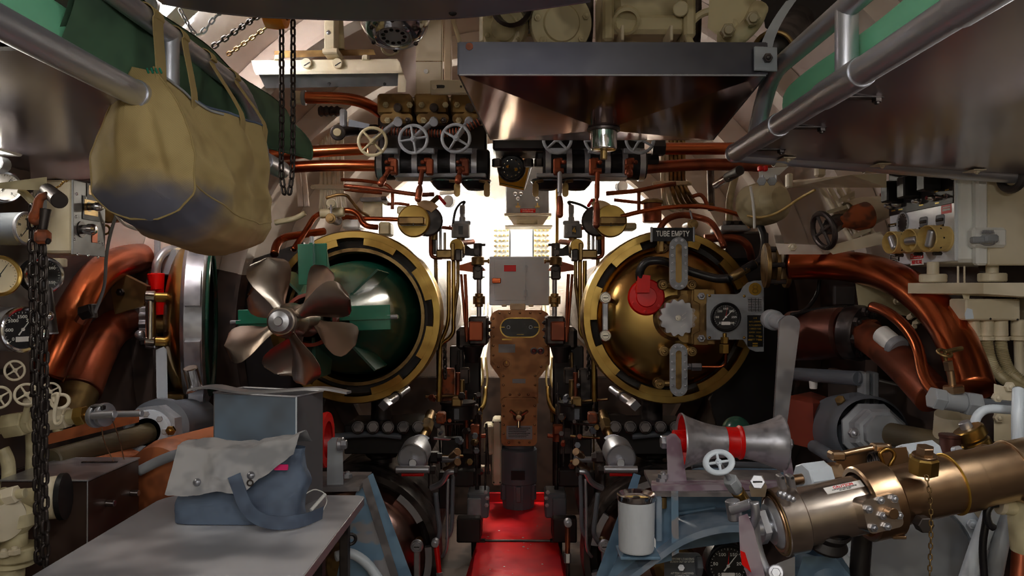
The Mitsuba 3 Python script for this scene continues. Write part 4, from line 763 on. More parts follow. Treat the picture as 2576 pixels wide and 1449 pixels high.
for s in (-1, 1):
    sd = 'left' if s < 0 else 'right'; D = 3.05
    mx = lambda x, s=s: x if s < 0 else 2572 - x
    Q = lambda x, y, d, s=s: P(mx(x), y, d)
    t = thing('valve_manifold', f'dark bolted valve manifold with steel banded drums, {sd} of the black wheel', 'valve manifold')
    part(t, 'back_beam', box(Q(1090, 330, D + .22), (S(290, D), .1, S(170, D)), None, .01), 'black_metal', False)
    for i, x in enumerate((1001, 1091, 1180)):
        part(t, 'valve_block', box(Q(x, 276, D + .06), (S(84, D), .2, S(52, D)), None, .008), 'dull_brass', False)
        for dx in (-30, 30):
            part(t, 'bolt', bolt(Q(x + dx, 265, D - .04), N, S(8, D)), 'cream_dirty')
            part(t, 'gland_bolt', bolt(Q(x + dx * .85, 304, D - .06), N, S(8, D)), 'cream_dirty' if dx < 0 else 'dark_steel')
        part(t, 'threaded_stub', [lathe([(S(9, D), 0)] + [(S(9 - .0 + (j % 2) * 2, D), .008 + j * .005) for j in range(8)] + [(S(7, D), .06), (0, .06)], Q(x, 270, D - .04), V(.15, -1, -.3), 14)], 'dark_steel', False)
        part(t, 'gland', prism(unary_union([Point(0, 0).buffer(S(18, D)), rrect(S(80, D), S(24, D), S(11, D))]), Q(x, 304, D - .02), N, .04), 'dull_brass', 30)
        wx = WX[s][i]; wy = (356, 350, 348)[i if s < 0 else 1]
        part(t, 'valve_stem', [cyl(Q(x, 304, D - .05), P(wx, wy, D - .2), S(7, D)), cyl(Q(x + (0), 304, D - .05), Q(x, 308, D - .1), S(11, D))], 'grey')
        w = thing('handwheel', ('green tinted four spoke handwheel, leftmost of the row under the chain hoist' if i == 0 else 'grey four spoke handwheel, second from left on the left manifold' if i == 1 else 'grey four spoke handwheel on the left manifold, next to the steel drip pan') if s < 0 else ('grey handwheel half hidden by the drip pan, left of its drain' if i == 0 else 'grey handwheel half hidden by the drip pan, under its drain' if i == 1 else 'grey handwheel half hidden by the drip pan, nearest the right copper pipes'), 'handwheel', 'handwheels on the valve manifolds')
        wheel(w, P(wx, wy, D - .22), V(.03 * s * -1, -1, 0), S(39, D - .22), 'cream_dirty' if (s, i) == (-1, 0) else 'grey', 4, .105, (.75, 1.75, 1.05)[i], flat=.5)
    part(t, 'conduit', [tube([Q(x, y, D - .1) for x, y in ((905, 322), (960, 328), (1040, 334), (1110, 336), (1160, 330), (1215, 300))], S(8, D) , 10)], 'dark_steel', True)
    for k in range(34):
        f = k / 33; x = 955 + f * 255; y = np.interp(x, [955, 1040, 1110, 1160, 1215], [328, 334, 336, 330, 300]); y2 = np.interp(x + 4, [955, 1040, 1110, 1160, 1215], [328, 334, 336, 330, 300])
        part(t, 'conduit_ring', torus(Q(x, y, D - .1), Q(x + 4, y2, D - .1) - Q(x, y, D - .1), S(9, D), S(1.6, D), 12, 5), 'old_copper')
    # drums with bands
    R = S(42, D); a0, b0 = Q(948, 415, D + .08), Q(1232 if s < 0 else 1206, 415, D + .08)
    part(t, 'drum', cyl(a0, b0, R * .93, n=40), 'black')
    for i, x in enumerate((960, 1004, 1047, 1097, 1142, 1194)):
        c = Q(x, 415, D + .08); part(t, 'band', lathe([(R * .95, -S(7, D)), (R, -S(7, D)), (R, S(7, D)), (R * .95, S(7, D))], c, X, 40), 'rail')
    for x in (982, 1072, 1168): part(t, 'band_bridge', [box(Q(x, 380, D - .01), (S(42, D), .02, S(14, D)), None, .003)], 'grey', False)
    for x in (985, 1075, 1165):
        part(t, 'trip_gear', [cyl(Q(x - 8, 405, D - .05), Q(x + 8, 405, D - .05), S(8, D)), ball(Q(x - 12, 408, D - .06), S(6, D)), box(Q(x + 6, 420, D - .05), (S(18, D), .03, S(40, D)), None, .004)], 'old_copper')
    part(t, 'sill', [box(Q(1110, 446, D + .03), (S(230, D), .12, S(10, D)), None, .003)], 'grey', False)
    for x in (1122, 1197):
        c = Q(x, 452, D + .04); part(t, 'cup', lathe([(S(37, D), 0), (S(38, D), S(6, D)), (S(34, D), S(14, D)), (S(22, D), S(26, D)), (0, S(29, D))], c, -Z, 30), 'black')
        part(t, 'cup_ring', torus(c - Z * S(5, D), Z, S(38, D), S(2.5, D), 36, 6), 'chrome')
        part(t, 'tag_lever', [tube([Q(x + 10, 455, D - .06), Q(x + 26, 458, D - .08), Q(x + 28, 468, D - .09)], S(4, D), 8), prism(stadium(S(15, D), S(34, D)), Q(x + 28, 478, D - .09), N, .008)], 'dull_brass')
    for i, (x, y0, x1, y1, ang) in enumerate(((980, 425, 958, 462, 0), (1062, 425, 1052, 500, 0), (1158, 425, 1152, 455, 0)) if s < 0 else ((1408, 430, 1408, 540, 0), (1503, 430, 1500, 566, 0), (1582, 420, 1584, 438, 0))):
        a, b = P(x, y0, D - .1), P(x1, y1, D - .16)
        lv = thing('trip_lever', (('short angled trip lever with a ball end, leftmost under the left drum', 'long brown trip lever hanging from the middle of the left drum', 'short brown trip lever by the right end of the left drum') if s < 0 else ('long lever with a dark brown wooden grip hanging left of the drain', 'longest brown lever hanging from the right drum onto the brass disc valve', 'small brown trip lever at the right end of the right drum'))[i], 'lever')
        m = a + (b - a) * .5
        part(lv, 'rod', [tube([a, m], S(6, D), 12), tube([m, a + (b - a) * .62], S(4, D), 12)], 'rail' if s > 0 and i == 0 else 'old_copper', True); part(lv, 'grip', tube([a + (b - a) * .6, a + (b - a) * .75, b], [S(6, D), S(8.5, D), S(8, D)], 14), 'old_copper', True)
        part(lv, 'pivot', [cyl(a - X * S(10, D), a + X * S(10, D), S(7, D)), ball(b, S(8.4, D))], 'old_copper')
t = thing('centre_block', 'dark brown casting between the two valve manifolds above the black wheel', 'casting')
part(t, 'body', [box(P(1306, 368, 3.25), (S(132, 3.2), .2, S(44, 3.2)), None, .01)], 'black_metal', False)
for x in (1250, 1330, 1356): part(t, 'lug', [hexn(P(x, 400, 3.14), P(x, 420, 3.14), .02)], 'dark_steel')
t = thing('crank_handle', 'dark valve crank with a pale end nut left of the handwheels', 'lever')
part(t, 'shaft', [cyl(P(850, 333, 2.9), P(945, 325, 3.15), S(13, 3))], 'black_metal'); part(t, 'end_cap', [cyl(P(850, 334, 2.82), P(850, 333, 2.95), S(19, 2.9)), ], 'dark_steel'); part(t, 'end_nut', disc(P(850, 334, 2.82), N, S(10, 2.9), .012, 20), 'cream_dirty')
part(t, 'grip', hull([P(x, y, d) for x, y in ((878, 300), (930, 312), (927, 324), (876, 318)) for d in (2.84, 2.88)]), 'machine_grey', False); part(t, 'link', box(P(864, 298, 2.95), (S(16, 3), .03, S(46, 3)), None, .006), 'grey', False)
# ---------------------------------------------------------------- copper runs across the compartment
tubepx([(766, 246, 3.1), (830, 246, 3.1), (885, 250, 3.12), (925, 262, 3.15), (965, 290, 3.25)], 14.5, 'copper', 'pipe', 'thick orange copper pipe bending into the top of the left valve manifold')
t = thing('pipe_coupling', 'grey coupling at the end of the topmost thick copper pipe', 'coupling'); part(t, 'sleeve', [cyl(P(735, 246, 3.1), P(768, 246, 3.1), S(17, 3.1))], 'cream'); part(t, 'ring', cyl(P(760, 246, 3.1), P(770, 246, 3.1), S(19, 3.1)), 'grey')
tubepx([(640, 395, 3.3), (750, 384, 3.3), (830, 379, 3.3), (925, 374, 3.3)], 15, 'copper', 'pipe', 'thick copper pipe running into the left manifold, upper of two, below the green cloth')
tubepx([(600, 432, 3.35), (745, 420, 3.35), (850, 416, 3.35), (965, 417, 3.35)], 14.5, 'copper', 'pipe', 'thick copper pipe running into the left drum, lower of two, below the green cloth')
tubepx([(1660, 374, 3.3), (1780, 374, 3.3), (1900, 374, 3.3), (1990, 380, 3.3)], 15, 'copper', 'pipe', 'thick copper pipe right of the drip pan, upper of two, behind the berth corner')
tubepx([(1615, 424, 3.35), (1720, 415, 3.35), (1830, 414, 3.35), (1960, 420, 3.35)], 15, 'old_copper', 'pipe', 'thick reddish copper pipe right of the right drum, lower of two')
t = thing('pipe_union', 'black pipe union where the right copper pipes meet the manifold', 'coupling'); part(t, 'nut', [hexn(P(1640, 372, 3.3), P(1672, 372, 3.3), S(22, 3.3)), hexn(P(1622, 405, 3.35), P(1655, 405, 3.35), S(20, 3.3))], 'black_metal')
for pts, r, m, lab in (
    ([(858, 452, 3.5), (905, 454, 3.5), (945, 459, 3.5), (975, 467, 3.5), (987, 485, 3.5), (987, 526, 3.5)], 4.2, 'old_copper', 'dark copper pipe curving down beside the grey lidded junction box'),
    ([(866, 467, 3.45), (950, 476, 3.45), (1045, 489, 3.45), (1092, 489, 3.45)], 5.2, 'old_copper', 'pinkish copper pipe sloping from the cable clamp to under the left drum'),
    ([(862, 476, 3.55), (905, 481, 3.55), (960, 486, 3.6)], 4, 'old_copper', 'dark copper pipe just under the pinkish sloping pipe'),
    ([(738, 628, 3.2), (768, 582, 3.3), (790, 548, 3.35), (812, 536, 3.4), (858, 530, 3.4), (885, 531, 3.4), (902, 542, 3.4), (912, 560, 3.4), (926, 569, 3.4), (950, 572, 3.42)], 7, 'copper', 'copper pipe arching over the top of the open tube and through a grey tee'),
    ([(862, 552, 3.45), (872, 546, 3.45), (900, 549, 3.45), (1000, 552, 3.45)], 5.5, 'copper', 'straight copper pipe leading to the left brass disc valve'),
    ([(690, 640, 3.1), (695, 615, 3.15), (712, 598, 3.2), (760, 590, 3.3), (815, 582, 3.4)], 10, 'copper', 'thick copper elbow above the upper left propeller blade'),
    ([(692, 560, 3.4), (740, 550, 3.4), (768, 536, 3.4)], 7, 'cream_dirty', 'dusty cream pipe end below the canvas bag and cable bundle'),
    ([(820, 498, 3.4), (850, 490, 3.4), (872, 492, 3.4), (884, 505, 3.42), (905, 530, 3.45), (930, 545, 3.5)], 4, 'dull_brass', 'thin grey brown cable drooping over the open tube'),
    ([(975, 514, 3.6), (1000, 512, 3.6), (1030, 516, 3.6)], 3.6, 'old_copper', 'short dark pipe behind the left brass disc valve'),
    ([(1525, 487, 3.5), (1600, 480, 3.5), (1650, 470, 3.5), (1700, 462, 3.5)], 5.5, 'old_copper', 'reddish copper pipe rising to the right cable clamp'),
    ([(1545, 503, 3.55), (1600, 509, 3.55), (1625, 510, 3.55)], 4, 'old_copper', 'thin copper pipe beneath the reddish rising pipe right of the bulkhead glow'),
    ([(1607, 484, 3.5), (1607, 505, 3.5), (1607, 536, 3.5)], 4.5, 'old_copper', 'short upright copper pipe joining the two thin pipes on the right'),
    ([(1562, 545, 3.4), (1610, 533, 3.4), (1680, 522, 3.4), (1750, 519, 3.4), (1810, 527, 3.4), (1868, 543, 3.4)], 5.5, 'copper', 'long copper pipe arching above the TUBE EMPTY sign'),
    ([(1655, 588, 3.3), (1668, 562, 3.3), (1690, 546, 3.32), (1722, 541, 3.35), (1765, 549, 3.35), (1790, 562, 3.3), (1808, 590, 3.25), (1822, 622, 3.22)], 8, 'old_copper', 'brown copper pipe bending over the sign and down the right of the brass tube'),
    ([(1772, 600, 3.35), (1840, 598, 3.35), (1868, 604, 3.35), (1884, 622, 3.35), (1890, 650, 3.4)], 10, 'old_copper', 'thick dull red pipe curving behind the black hose'),
    ([(1786, 400, 3.6), (1788, 470, 3.6), (1790, 530, 3.6)], 9, 'dark_steel', 'dark upright pipe behind the arching copper pipe on the right'),
    ([(1740, 495, 3.5), (1760, 490, 3.5), (1772, 500, 3.5), (1780, 520, 3.5)], 5, 'old_copper', 'small dark copper bend among the right cable tails')):
    tubepx(pts, r, m, 'pipe', lab)
tubepx([(1888, 468, 3.0), (1893, 500, 3.0), (1897, 540, 3.0), (1898, 575, 3.0)], 3.5, 'white', 'cable', 'pale thin cable hanging below the right berth corner', c='cable')
tubepx([(1880, 543, 3.1), (1915, 547, 3.05), (1960, 533, 3.0), (2010, 500, 2.9), (2050, 478, 2.8)], 3.2, 'tan', 'cable', 'tan cord swinging from the right pipes toward the hull frames', c='cable')
for s in (-1, 1):
    sd = 'left' if s < 0 else 'right'; D = 3.4
    t = thing('disc_valve', f'brass disc valve with a thick bar handle beside the {sd} tube ring', 'valve')
    cx = 1040 if s < 0 else 1537; c = P(cx, 556, D)
    part(t, 'disc', lathe([(0, 0), (S(38, D), 0), (S(41, D), .006), (S(41, D), .03), (S(36, D), .04), (S(34, D), .12)], c, Y, 40), 'brass')
    part(t, 'bar_handle', [box(P(cx - 4 * s * -1, 556, D - .03), (S(66, D), .045, S(20, D)), None, .006)], 'dull_brass', False); part(t, 'handle_groove', box(P(cx, 567, D - .053), (S(64, D), .002, .003), None, 0), 'ink_black', False)
    part(t, 'index_mark', box(P(cx, 565, D - .055), (.003, .002, S(9, D)), None, 0), 'ink_black', False); part(t, 'housing', cyl(P(cx + 35 * -s, 556, D + .06), P(cx + 35 * -s, 556, D + .3), S(40, D)), 'dark_steel')
    part(t, 'sector', prism(sector(S(20, D), S(44, D), 40, 120), P(cx + 30 * -s, 548, D + .04), N, .01), 'bronze', 30)
    # cable bundles
    x0 = 802 if s < 0 else 1660; D = 3.55
    t = thing('cable_bundle', f'bundle of cream cables strapped together above the {sd} tube', 'cable bundle')
    for i in range(6):
        x = x0 + 5 + i * 10.5
        if s < 0: part(t, 'cable', tube([P(x + 6, 262, D), P(x, 300, D), P(x + 1, 400, D), P(x + 2, 480, D), P(x + 6 + (i - 3) * 2, 530, D + .05)], S(5, D), 10), 'cream', True)
        else: part(t, 'cable', tube([P(x, 330, D), P(x + 2, 400, D), P(x + 2, 455, D), P(x + 4 + i * 2, 485, D - .03), P(x + 8 + i * 6, 515, D + (.02 * i)), P(x + 30 + i * 9, 530 - i * 3, D + .03)], S(5.5, D), 10), 'cream' if i in (0, 1) else 'dull_brass', True)
    for y in ((300, 471) if s < 0 else (462,)): part(t, 'strap', [box(P(x0 + 30, y, D - .01), (S(84, D), S(14, D) + .01, S(12, D)), None, .004)], 'cream', False)
    for dx in (-14, 74): part(t, 'strap_bolt', bolt(P(x0 + dx, 471 if s < 0 else 462, D - .03), N, S(6, D)), 'cream')
    t = thing('vent_knob', f'small round brass vent knob on the pipe above the {sd} tube', 'knob'); c = P(833, 550, 3.25) if s < 0 else P(1742, 565, 3.2)
    part(t, 'body', [cyl(c + Y * .12, c, S(11, 3.25))], 'dark_steel'); part(t, 'cap', [disc(c, N, S(13, 3.25), .012, 24), disc(c + N * .012, N, S(8, 3.25), .008, 20), disc(c + N * .02, N, S(2, 3.25), .003, 10)], 'dull_brass'); part(t, 'rod', cyl(c + Z * .02, c + V(-.006, .02, .06), .004, n=8), 'steel')
    t = thing('valve_lever', f'small red lever handle near the {sd} end of the bulkhead glow', 'lever'); a = P(1104, 494, 3.5) if s < 0 else P(1490, 503, 3.5); b = P(1119, 512, 3.45) if s < 0 else P(1480, 518, 3.45)
    part(t, 'handle', tube([a, b], S(4, 3.5), 10), 'red'); part(t, 'valve_body', [hexn(P(1070 if s < 0 else 1524, 525, 3.5), a, S(7, 3.5))], 'dull_brass')
t = thing('pipe_tee', 'dusty grey tee fitting with a hex plug on the copper pipe over the open tube', 'fitting'); D = 3.38
part(t, 'body', [cyl(P(806, 538, D), P(866, 533, D), S(12, D))], 'cream_dirty'); part(t, 'hex_plug', [hexn(P(834, 512, D + .02), P(834, 512, D - .05), S(14, D), 8)], 'cream'); part(t, 'plug_face', disc(P(834, 512, D - .05), N, S(10, D), .008, 20), 'cream_dirty')
t = thing('junction_box', 'grey junction box with an overhanging lid behind the pipes over the open tube', 'box'); D = 3.6
part(t, 'body', fbox(912, 504, 962, 548, D, .12), 'cream_dirty', False); part(t, 'lid', fbox(905, 496, 974, 506, D - .03, .18), 'grey', False); part(t, 'clip', [fbox(958, 494, 972, 502, D - .04, .05)], 'dark_steel', False)
for x0, x1, y0, y1, lab in ((952, 982, 558, 592, 'dusty grey cast block beside the straight pipe on top of the open tube ring'), (998, 1028, 518, 540, 'grey square fitting behind the left brass disc valve'), (1566, 1602, 560, 578, 'pale square nut beside the right brass disc valve'), (860, 905, 552, 575, 'rough white saddle plate between the pipes on top of the open tube')):
    solo('fitting_block', lab, 'fitting', fbox(x0, y0, x1, y1, 3.42, .1, .008), 'cream_dirty' if x0 != 860 else 'white', False)
t = thing('canister', 'brown canister with a dished lid among the right pipes', 'canister'); c = P(1640, 560, 3.55)
part(t, 'body', cyl(c, c + Z * S(50, 3.55), S(24, 3.55)), 'old_copper'); part(t, 'lid', lathe([(S(28, 3.55), 0), (S(28, 3.55), .01), (S(18, 3.55), .02), (0, .022)], c + Z * S(48, 3.55), Z, 28), 'dull_brass')
t = thing('silver_cylinder', 'short silver cylinder with a dark neck below the right copper pipes', 'cylinder'); part(t, 'barrel', cyl(P(1800, 466, 3.3), P(1832, 446, 3.2), S(10, 3.25)), 'chrome'); part(t, 'neck', cyl(P(1830, 447, 3.21), P(1862, 428, 3.1), S(12, 3.2)), 'black_metal')
t = thing('flange_block', 'black flanged block where the black hose starts on the right', 'block'); part(t, 'body', [fbox(1826, 582, 1935, 655, 3.45, .2, .01)], 'black_metal', False); part(t, 'flange', fbox(1815, 566, 1890, 580, 3.35, .2, .005), 'grey', False)
for x in (1830, 1850, 1872): part(t, 'stud', hexn(P(x, 566, 3.38), P(x, 556, 3.38), .02), 'dark_steel')
tubepx([(1834, 560, 3.42), (1836, 500, 3.42), (1850, 440, 3.42)], 9, 'cream_dirty', 'pipe', 'dusty upright stub pipe on the black flanged block')
t = thing('end_cap', 'olive shadowed round cover between the hull frames at the right', 'cover'); c = P(1945, 505, 3.1)
part(t, 'dome', lathe([(0, -.05), (S(30, 3.1), -.045), (S(52, 3.1), -.01), (S(56, 3.1), .03), (S(56, 3.1), .12)], c, V(-.4, .9, -.1), 36), 'cream_dirty')
# upright cream pipes at left
for i, x in enumerate((752, 768)): tubepx([(x - 6, 418, 3.6), (x, 470, 3.6), (x + 4, 520, 3.6)], 6.5, 'hull', 'pipe', ('left' if i == 0 else 'right') + ' one of two upright cream pipes beside the cable bundle, below the hoist chain')
# ---------------------------------------------------------------- overhead
t = thing('berth_pan', 'dull steel sheet of the topmost berth with a curved end at the upper edge', 'bunk'); z = 2.045
ed = [(405, 8), (520, 28), (640, 41), (760, 46), (900, 50), (1000, 50), (1100, 47), (1200, 40), (1330, 25), (1485, 3)]
pl = []
for x, y in ed:
    q = P(x, y, 1.0); d = (z - EYE) / (q[2] - EYE); pl.append(P(x, y, d)[:2])
poly = Polygon([(pl[0][0], .5)] + [tuple(p) for p in pl] + [(pl[-1][0], .5)])
part(t, 'sheet', put(trimesh.creation.extrude_polygon(poly, .012, engine='earcut'), V(0, 0, z), X, Y, Z), 'sheet', False)
part(t, 'edge_roll', tube([V(p[0], p[1] + .004, z + .006) for p in pl], .007, 8), 'sheet', True)
part(t, 'screw', dome(V(P(1140, 42, 1.5)[0], 1.49, z), -Z, .008, .005, 12, 3), 'black_metal')
# drip pan
t = thing('drip_pan', 'square stainless steel drip pan with a drain spout hanging overhead at centre right', 'drip pan')
zz = 1.957; A = [V(-.12, 1.6, zz), V(.5185, 1.6, zz - .002), V(.578, 2.27, zz - .004), V(-.075, 2.27, zz - .003)]; c = V(.222, 1.96, zz - .04)
for i in range(4):
    a, b = A[i], A[(i + 1) % 4]; m = [a, b, c]
    part(t, 'bottom_facet', mesh(np.array(m + [p + Z * .003 for p in m]), [[0, 2, 1], [3, 4, 5], [0, 1, 4], [0, 4, 3], [1, 2, 5], [1, 5, 4], [2, 0, 3], [2, 3, 5]]), 'drip', False)
for i in range(4):
    a, b = A[i], A[(i + 1) % 4]; n = unit(np.cross(b - a, Z)); part(t, 'side_wall', hull([p + q for p in (a, b) for q in (V(0, 0, 0), Z * .067, n * .004, n * .004 + Z * .067)]), 'pan_side', False)
part(t, 'rolled_edge', tube([A[0], A[1]], .003, 8), 'rail')
part(t, 'screw', disc(P(1181, 118, 1.598), N, .008, .004, 12), 'rust')
part(t, 'drain_spout', [lathe([(.036, .004), (.036, 0), (.0335, -.003), (.0335, -.052), (.031, -.056), (.012, -.057), (.0, -.057)], c + Z * .005, Z, 32)], 'chrome'); part(t, 'drain_nozzle', cyl(c - Z * .052, c - Z * .075, .009), 'dull_brass'); part(t, 'spout_flange', cyl(c + Z * .004, c - Z * .003, .042), 'dark_steel')
t = thing('strap', 'grey flat steel strap bolted to the right end of the drip pan', 'bracket')
part(t, 'bar', grid(lambda u, v: np.stack([.515 + .028 * (u - .5) * 1 + .075 * v ** 1.5, 1.592 + .05 * v, 1.99 + .14 * v + .01 * (u - .5)], -1), 5, 10), 'grey', True); part(t, 'foot', box(V(.515, 1.59, 1.985), (.05, .006, .05), yaw(.15), .002), 'grey', False); part(t, 'bolt', bolt(V(.517, 1.587, 1.985), N, .01), 'dark_steel')
# castings above the drip pan
def flange(t, c, n, R, k, h=.03, m='cream_dirty'):
    n = unit(n); part(t, 'flange', lathe([(0, h), (R * .55, h), (R * .6, h * .8), (R * .97, h * .8), (R, h * .6), (R, 0), (R * .9, -.004), (R * .85, -h)], c, n, 36), m)
    for p in ringpts(c + n * h * .8, n, R * .8, k, .3): part(t, 'bolt', bolt(p, n, R * .11), m)
t = thing('valve_casting', 'dirty cream valve casting with round bolted flanges at the left end above the drip pan', 'valve')
part(t, 'body', [box(P(1330, 55, 2.15), (.26, .2, .13), None, .03), box(P(1235, 75, 2.1), (.06, .1, .11), None, .01)], 'cream_dirty', False)
flange(t, P(1275, 70, 2.0), V(-.35, -1, -.3), .06, 6); flange(t, P(1408, 60, 1.97), V(.15, -1, -.25), .08, 7)
part(t, 'bore', [lathe([(.055, 0), (.055, -.02), (.045, -.03), (.045, .05), (0, .05)], P(1290, 12, 1.92), V(.2, 1, .3), 32)], 'dark_steel'); part(t, 'rib', [torus(P(1262, 88, 2.0) + V(0, k * .012, -.012 * k), V(-.6, -1, .2), .05, .006, 24, 6) for k in range(3)], 'cream', kind='stuff')
part(t, 'shadow_link', box(P(1340, 45, 2.02), (.09, .06, .07), None, .01), 'black_metal', False)
t = thing('valve_casting', 'dirty cream valve casting with an oval hand hole in the middle above the drip pan', 'valve')
part(t, 'body', [lathe([(.11, -.1), (.128, -.08), (.128, .08), (.11, .1)], P(1616, 20, 2.15), X + V(0, 0, .1), 40), box(P(1616, 85, 2.1), (.2, .16, .05), None, .01), box(P(1520, 40, 2.1), (.03, .2, .2), None, .01), box(P(1716, 40, 2.1), (.03, .2, .18), None, .01)], 'cream_dirty')
part(t, 'hand_hole', [lathe([(.036, 0), (.036, -.02), (.028, -.022), (.026, .0), (0, .0)], P(1575, 48, 2.02), V(.1, 1, .75), 28)], 'cream_dirty'); part(t, 'lug', [cyl(P(1712, 22, 2.03), P(1712, 22, 1.98), .02)], 'cream_dirty')
for x in (1560, 1680): part(t, 'web', box(P(x, 98, 2.02), (.008, .1, .04), None, .002), 'cream', False)
t = thing('valve_casting', 'cream valve casting with a nozzle and studs over the right end of the drip pan', 'valve')
part(t, 'body', [hull([P(x, y, d) for x, y in ((1785, -10), (1905, -10), (1885, 60), (1820, 100), (1780, 70)) for d in (1.98, 2.25)])], 'cream_dirty', False)
part(t, 'flange_arm', tube([P(1810, 103, 1.98), P(1850, 95, 1.96), P(1890, 60, 1.96), P(1910, 20, 1.98)], .024, 12), 'cream_dirty')
for q in ((1828, 82), (1890, 52)): part(t, 'stud', [hexn(P(*q, 1.95), P(q[0] + 4, q[1] - 6, 1.88), .018), cyl(P(q[0] + 4, q[1] - 6, 1.89), P(q[0] + 6, q[1] - 8, 1.86), .011)], 'cream_dirty')
part(t, 'body_ring', torus(P(1790, 80, 2.0), V(-.3, -1, .2), .06, .01, 30, 8), 'cream_dirty')
for x, lab in ((1480, 'dark upright pipe between the left and middle castings above the drip pan'), (1752, 'dark upright pipe between the middle and right castings above the drip pan')): tubepx([(x, -20, 2.2), (x, 60, 2.2), (x - 4, 120, 2.2)], 13, 'dark_steel', 'pipe', lab)
t = thing('dark_duct', 'dark rough pipe end beyond the right end of the drip pan', 'duct'); part(t, 'pipe', tube([P(1945, 130, 2.0), P(2000, 60, 2.3), P(2040, 10, 2.6)], .05, 20), 'dark_steel', True); part(t, 'mouth_ring', torus(P(1945, 130, 2.0), P(1945, 130, 2.0) - P(2000, 60, 2.3), .05, .006, 30, 8), 'dull_brass')
solo('air_duct', 'added black block standing in for shade overhead between right casting and right mattress', 'duct', hull([P(x, y, d) for x, y in ((1905, -60), (2230, -60), (2110, 30), (1995, 110), (1925, 70)) for d in (2.3, 2.5)]), 'black_metal', False)  # black block added in place of the dark overhead shade
# lamp channel, post, bowl, column
t = thing('light_fixture', 'long cream lamp channel with two slotted screws under the chain hoist', 'light fixture'); D = 2.75
part(t, 'channel', [hull([P(x, y, d) for x, y in ((632, 152), (1000, 148), (1008, 176), (640, 182)) for d in (D, D + .1)])], 'cream', False)
part(t, 'reflector', [hull([P(x, y, d) for x, y, d in ((650, 185, D - .01), (1012, 180, D - .01), (1020, 216, D + .06), (668, 222, D + .06), (650, 185, D + .1), (1012, 180, D + .1))])], 'grey', False)
part(t, 'ledge', hull([P(x, y, d) for x, y in ((642, 180), (1010, 176), (1012, 184), (644, 188)) for d in (D - .02, D + .1)]), 'cream', False)
for x in (772, 850):
    k = part(t, 'slotted_screw', [disc(P(x, 161, D), N, S(13, D), .012, 24)], 'cream'); part(k, 'slot', box(P(x, 161, D - .0125), (S(18, D), .002, S(2.4, D)), np.array([[.8, 0, .5], [0, 1, 0], [-.5, 0, .8]]), 0), 'ink_black', False)
for x in (828, 968): part(t, 'rivet_hole', disc(P(x, 211, D + .03), unit(V(0, -1, -.4)), S(4, D), .004, 10), 'ink_black')
part(t, 'end_bracket', hull([P(x, y, d) for x, y in ((1003, 150), (1022, 205), (1020, 232), (1000, 232)) for d in (D - .01, D)]), 'cream', False)
part(t, 'top_rail', [hull([P(x, y, d) for x, y in ((690, 128), (940, 124), (945, 138), (690, 146)) for d in (D + .02, D + .06)])], 'dull_brass', False)
for x in (699, 920): part(t, 'stud', [hexn(P(x, 152, D), P(x, 140, D), .014)], 'cream')
t = thing('hanger_post', 'cream upright hanger post with a single screw above the lamp channel', 'post'); part(t, 'post', fbox(815, 30, 842, 128, 2.72, .07), 'cream', False); part(t, 'foot', fbox(810, 120, 850, 134, 2.7, .1), 'cream', False); part(t, 'screw', dome(P(826, 82, 2.72), N, .008, .006, 12, 3), 'steel'); part(t, 'side_bar', cyl(P(852, 30, 2.8), P(858, 125, 2.8), .014), 'cream_dirty')
t = thing('chrome_bowl', 'shiny chrome bowl with a ring of holes hanging under the topmost berth', 'bowl'); c = P(993, 50, 1.95); n = unit(V(.02, -.3, -1)); R = S(88, 2.05)
part(t, 'shell', lathe([(R, 0), (R * .985, .012), (R * .9, .05), (R * .72, .078), (R * .5, .09), (R * .44, .086), (R * .42, .08), (0, .078)], c + V(0, 0, .03), n, 56), 'chrome', 40)
part(t, 'rim', torus(c + V(0, 0, .03), n, R, .004, 56, 8), 'chrome', True); part(t, 'centre_plate', disc(c + V(0, 0, .03) + n * .08, n, R * .4, .004, 36), 'grey')
for p in ringpts(c + V(0, 0, .03) + n * .084, n, R * .29, 11): part(t, 'vent_hole', disc(p, n, R * .055, .0015, 14), 'black')
for p in ringpts(c + V(0, 0, .03) + n * .081, n, R * .66, 6, .5): part(t, 'screw', dome(p, n, .006, .006, 10, 3), 'dark_steel')
part(t, 'hook_loop', torus(P(982, 118, 2.2), V(.2, -1, 0), .024, .004, 24, 8), 'cream')
t = thing('hull_column', 'broad cream column with a cracked seam and a white stud behind the chrome bowl', 'column'); D = 3.2
part(t, 'front_flange', fbox(1046, 20, 1112, 250, D, .04), 'cream', False); part(t, 'web', hull([P(x, y, d) for x, y, d in ((1010, 20, D + .25), (1012, 250, D + .25), (1050, 20, D + .02), (1050, 250, D + .02), (1010, 20, D + .28), (1012, 250, D + .28))]), 'hull', False)
part(t, 'seam', fbox(1046, 153, 1112, 155, D - .001, .003, 0), 'dull_brass', False); part(t, 'stud', disc(P(1072, 180, D), N, S(6, D), .006, 14), 'white'); part(t, 'base_plate', fbox(1000, 246, 1140, 254, D - .02, .2), 'cream', False)
t = thing('conduit_strip', 'pale pink upright strip and cable beside the broad cream column', 'conduit'); part(t, 'strip', fbox(1117, 40, 1136, 205, 3.3, .03), 'hull', False); part(t, 'cable', tube(PP([(1150, 40, 3.3), (1140, 50, 3.3), (1155, 100, 3.3), (1160, 140, 3.3)]), .01, 10), 'cream', True)
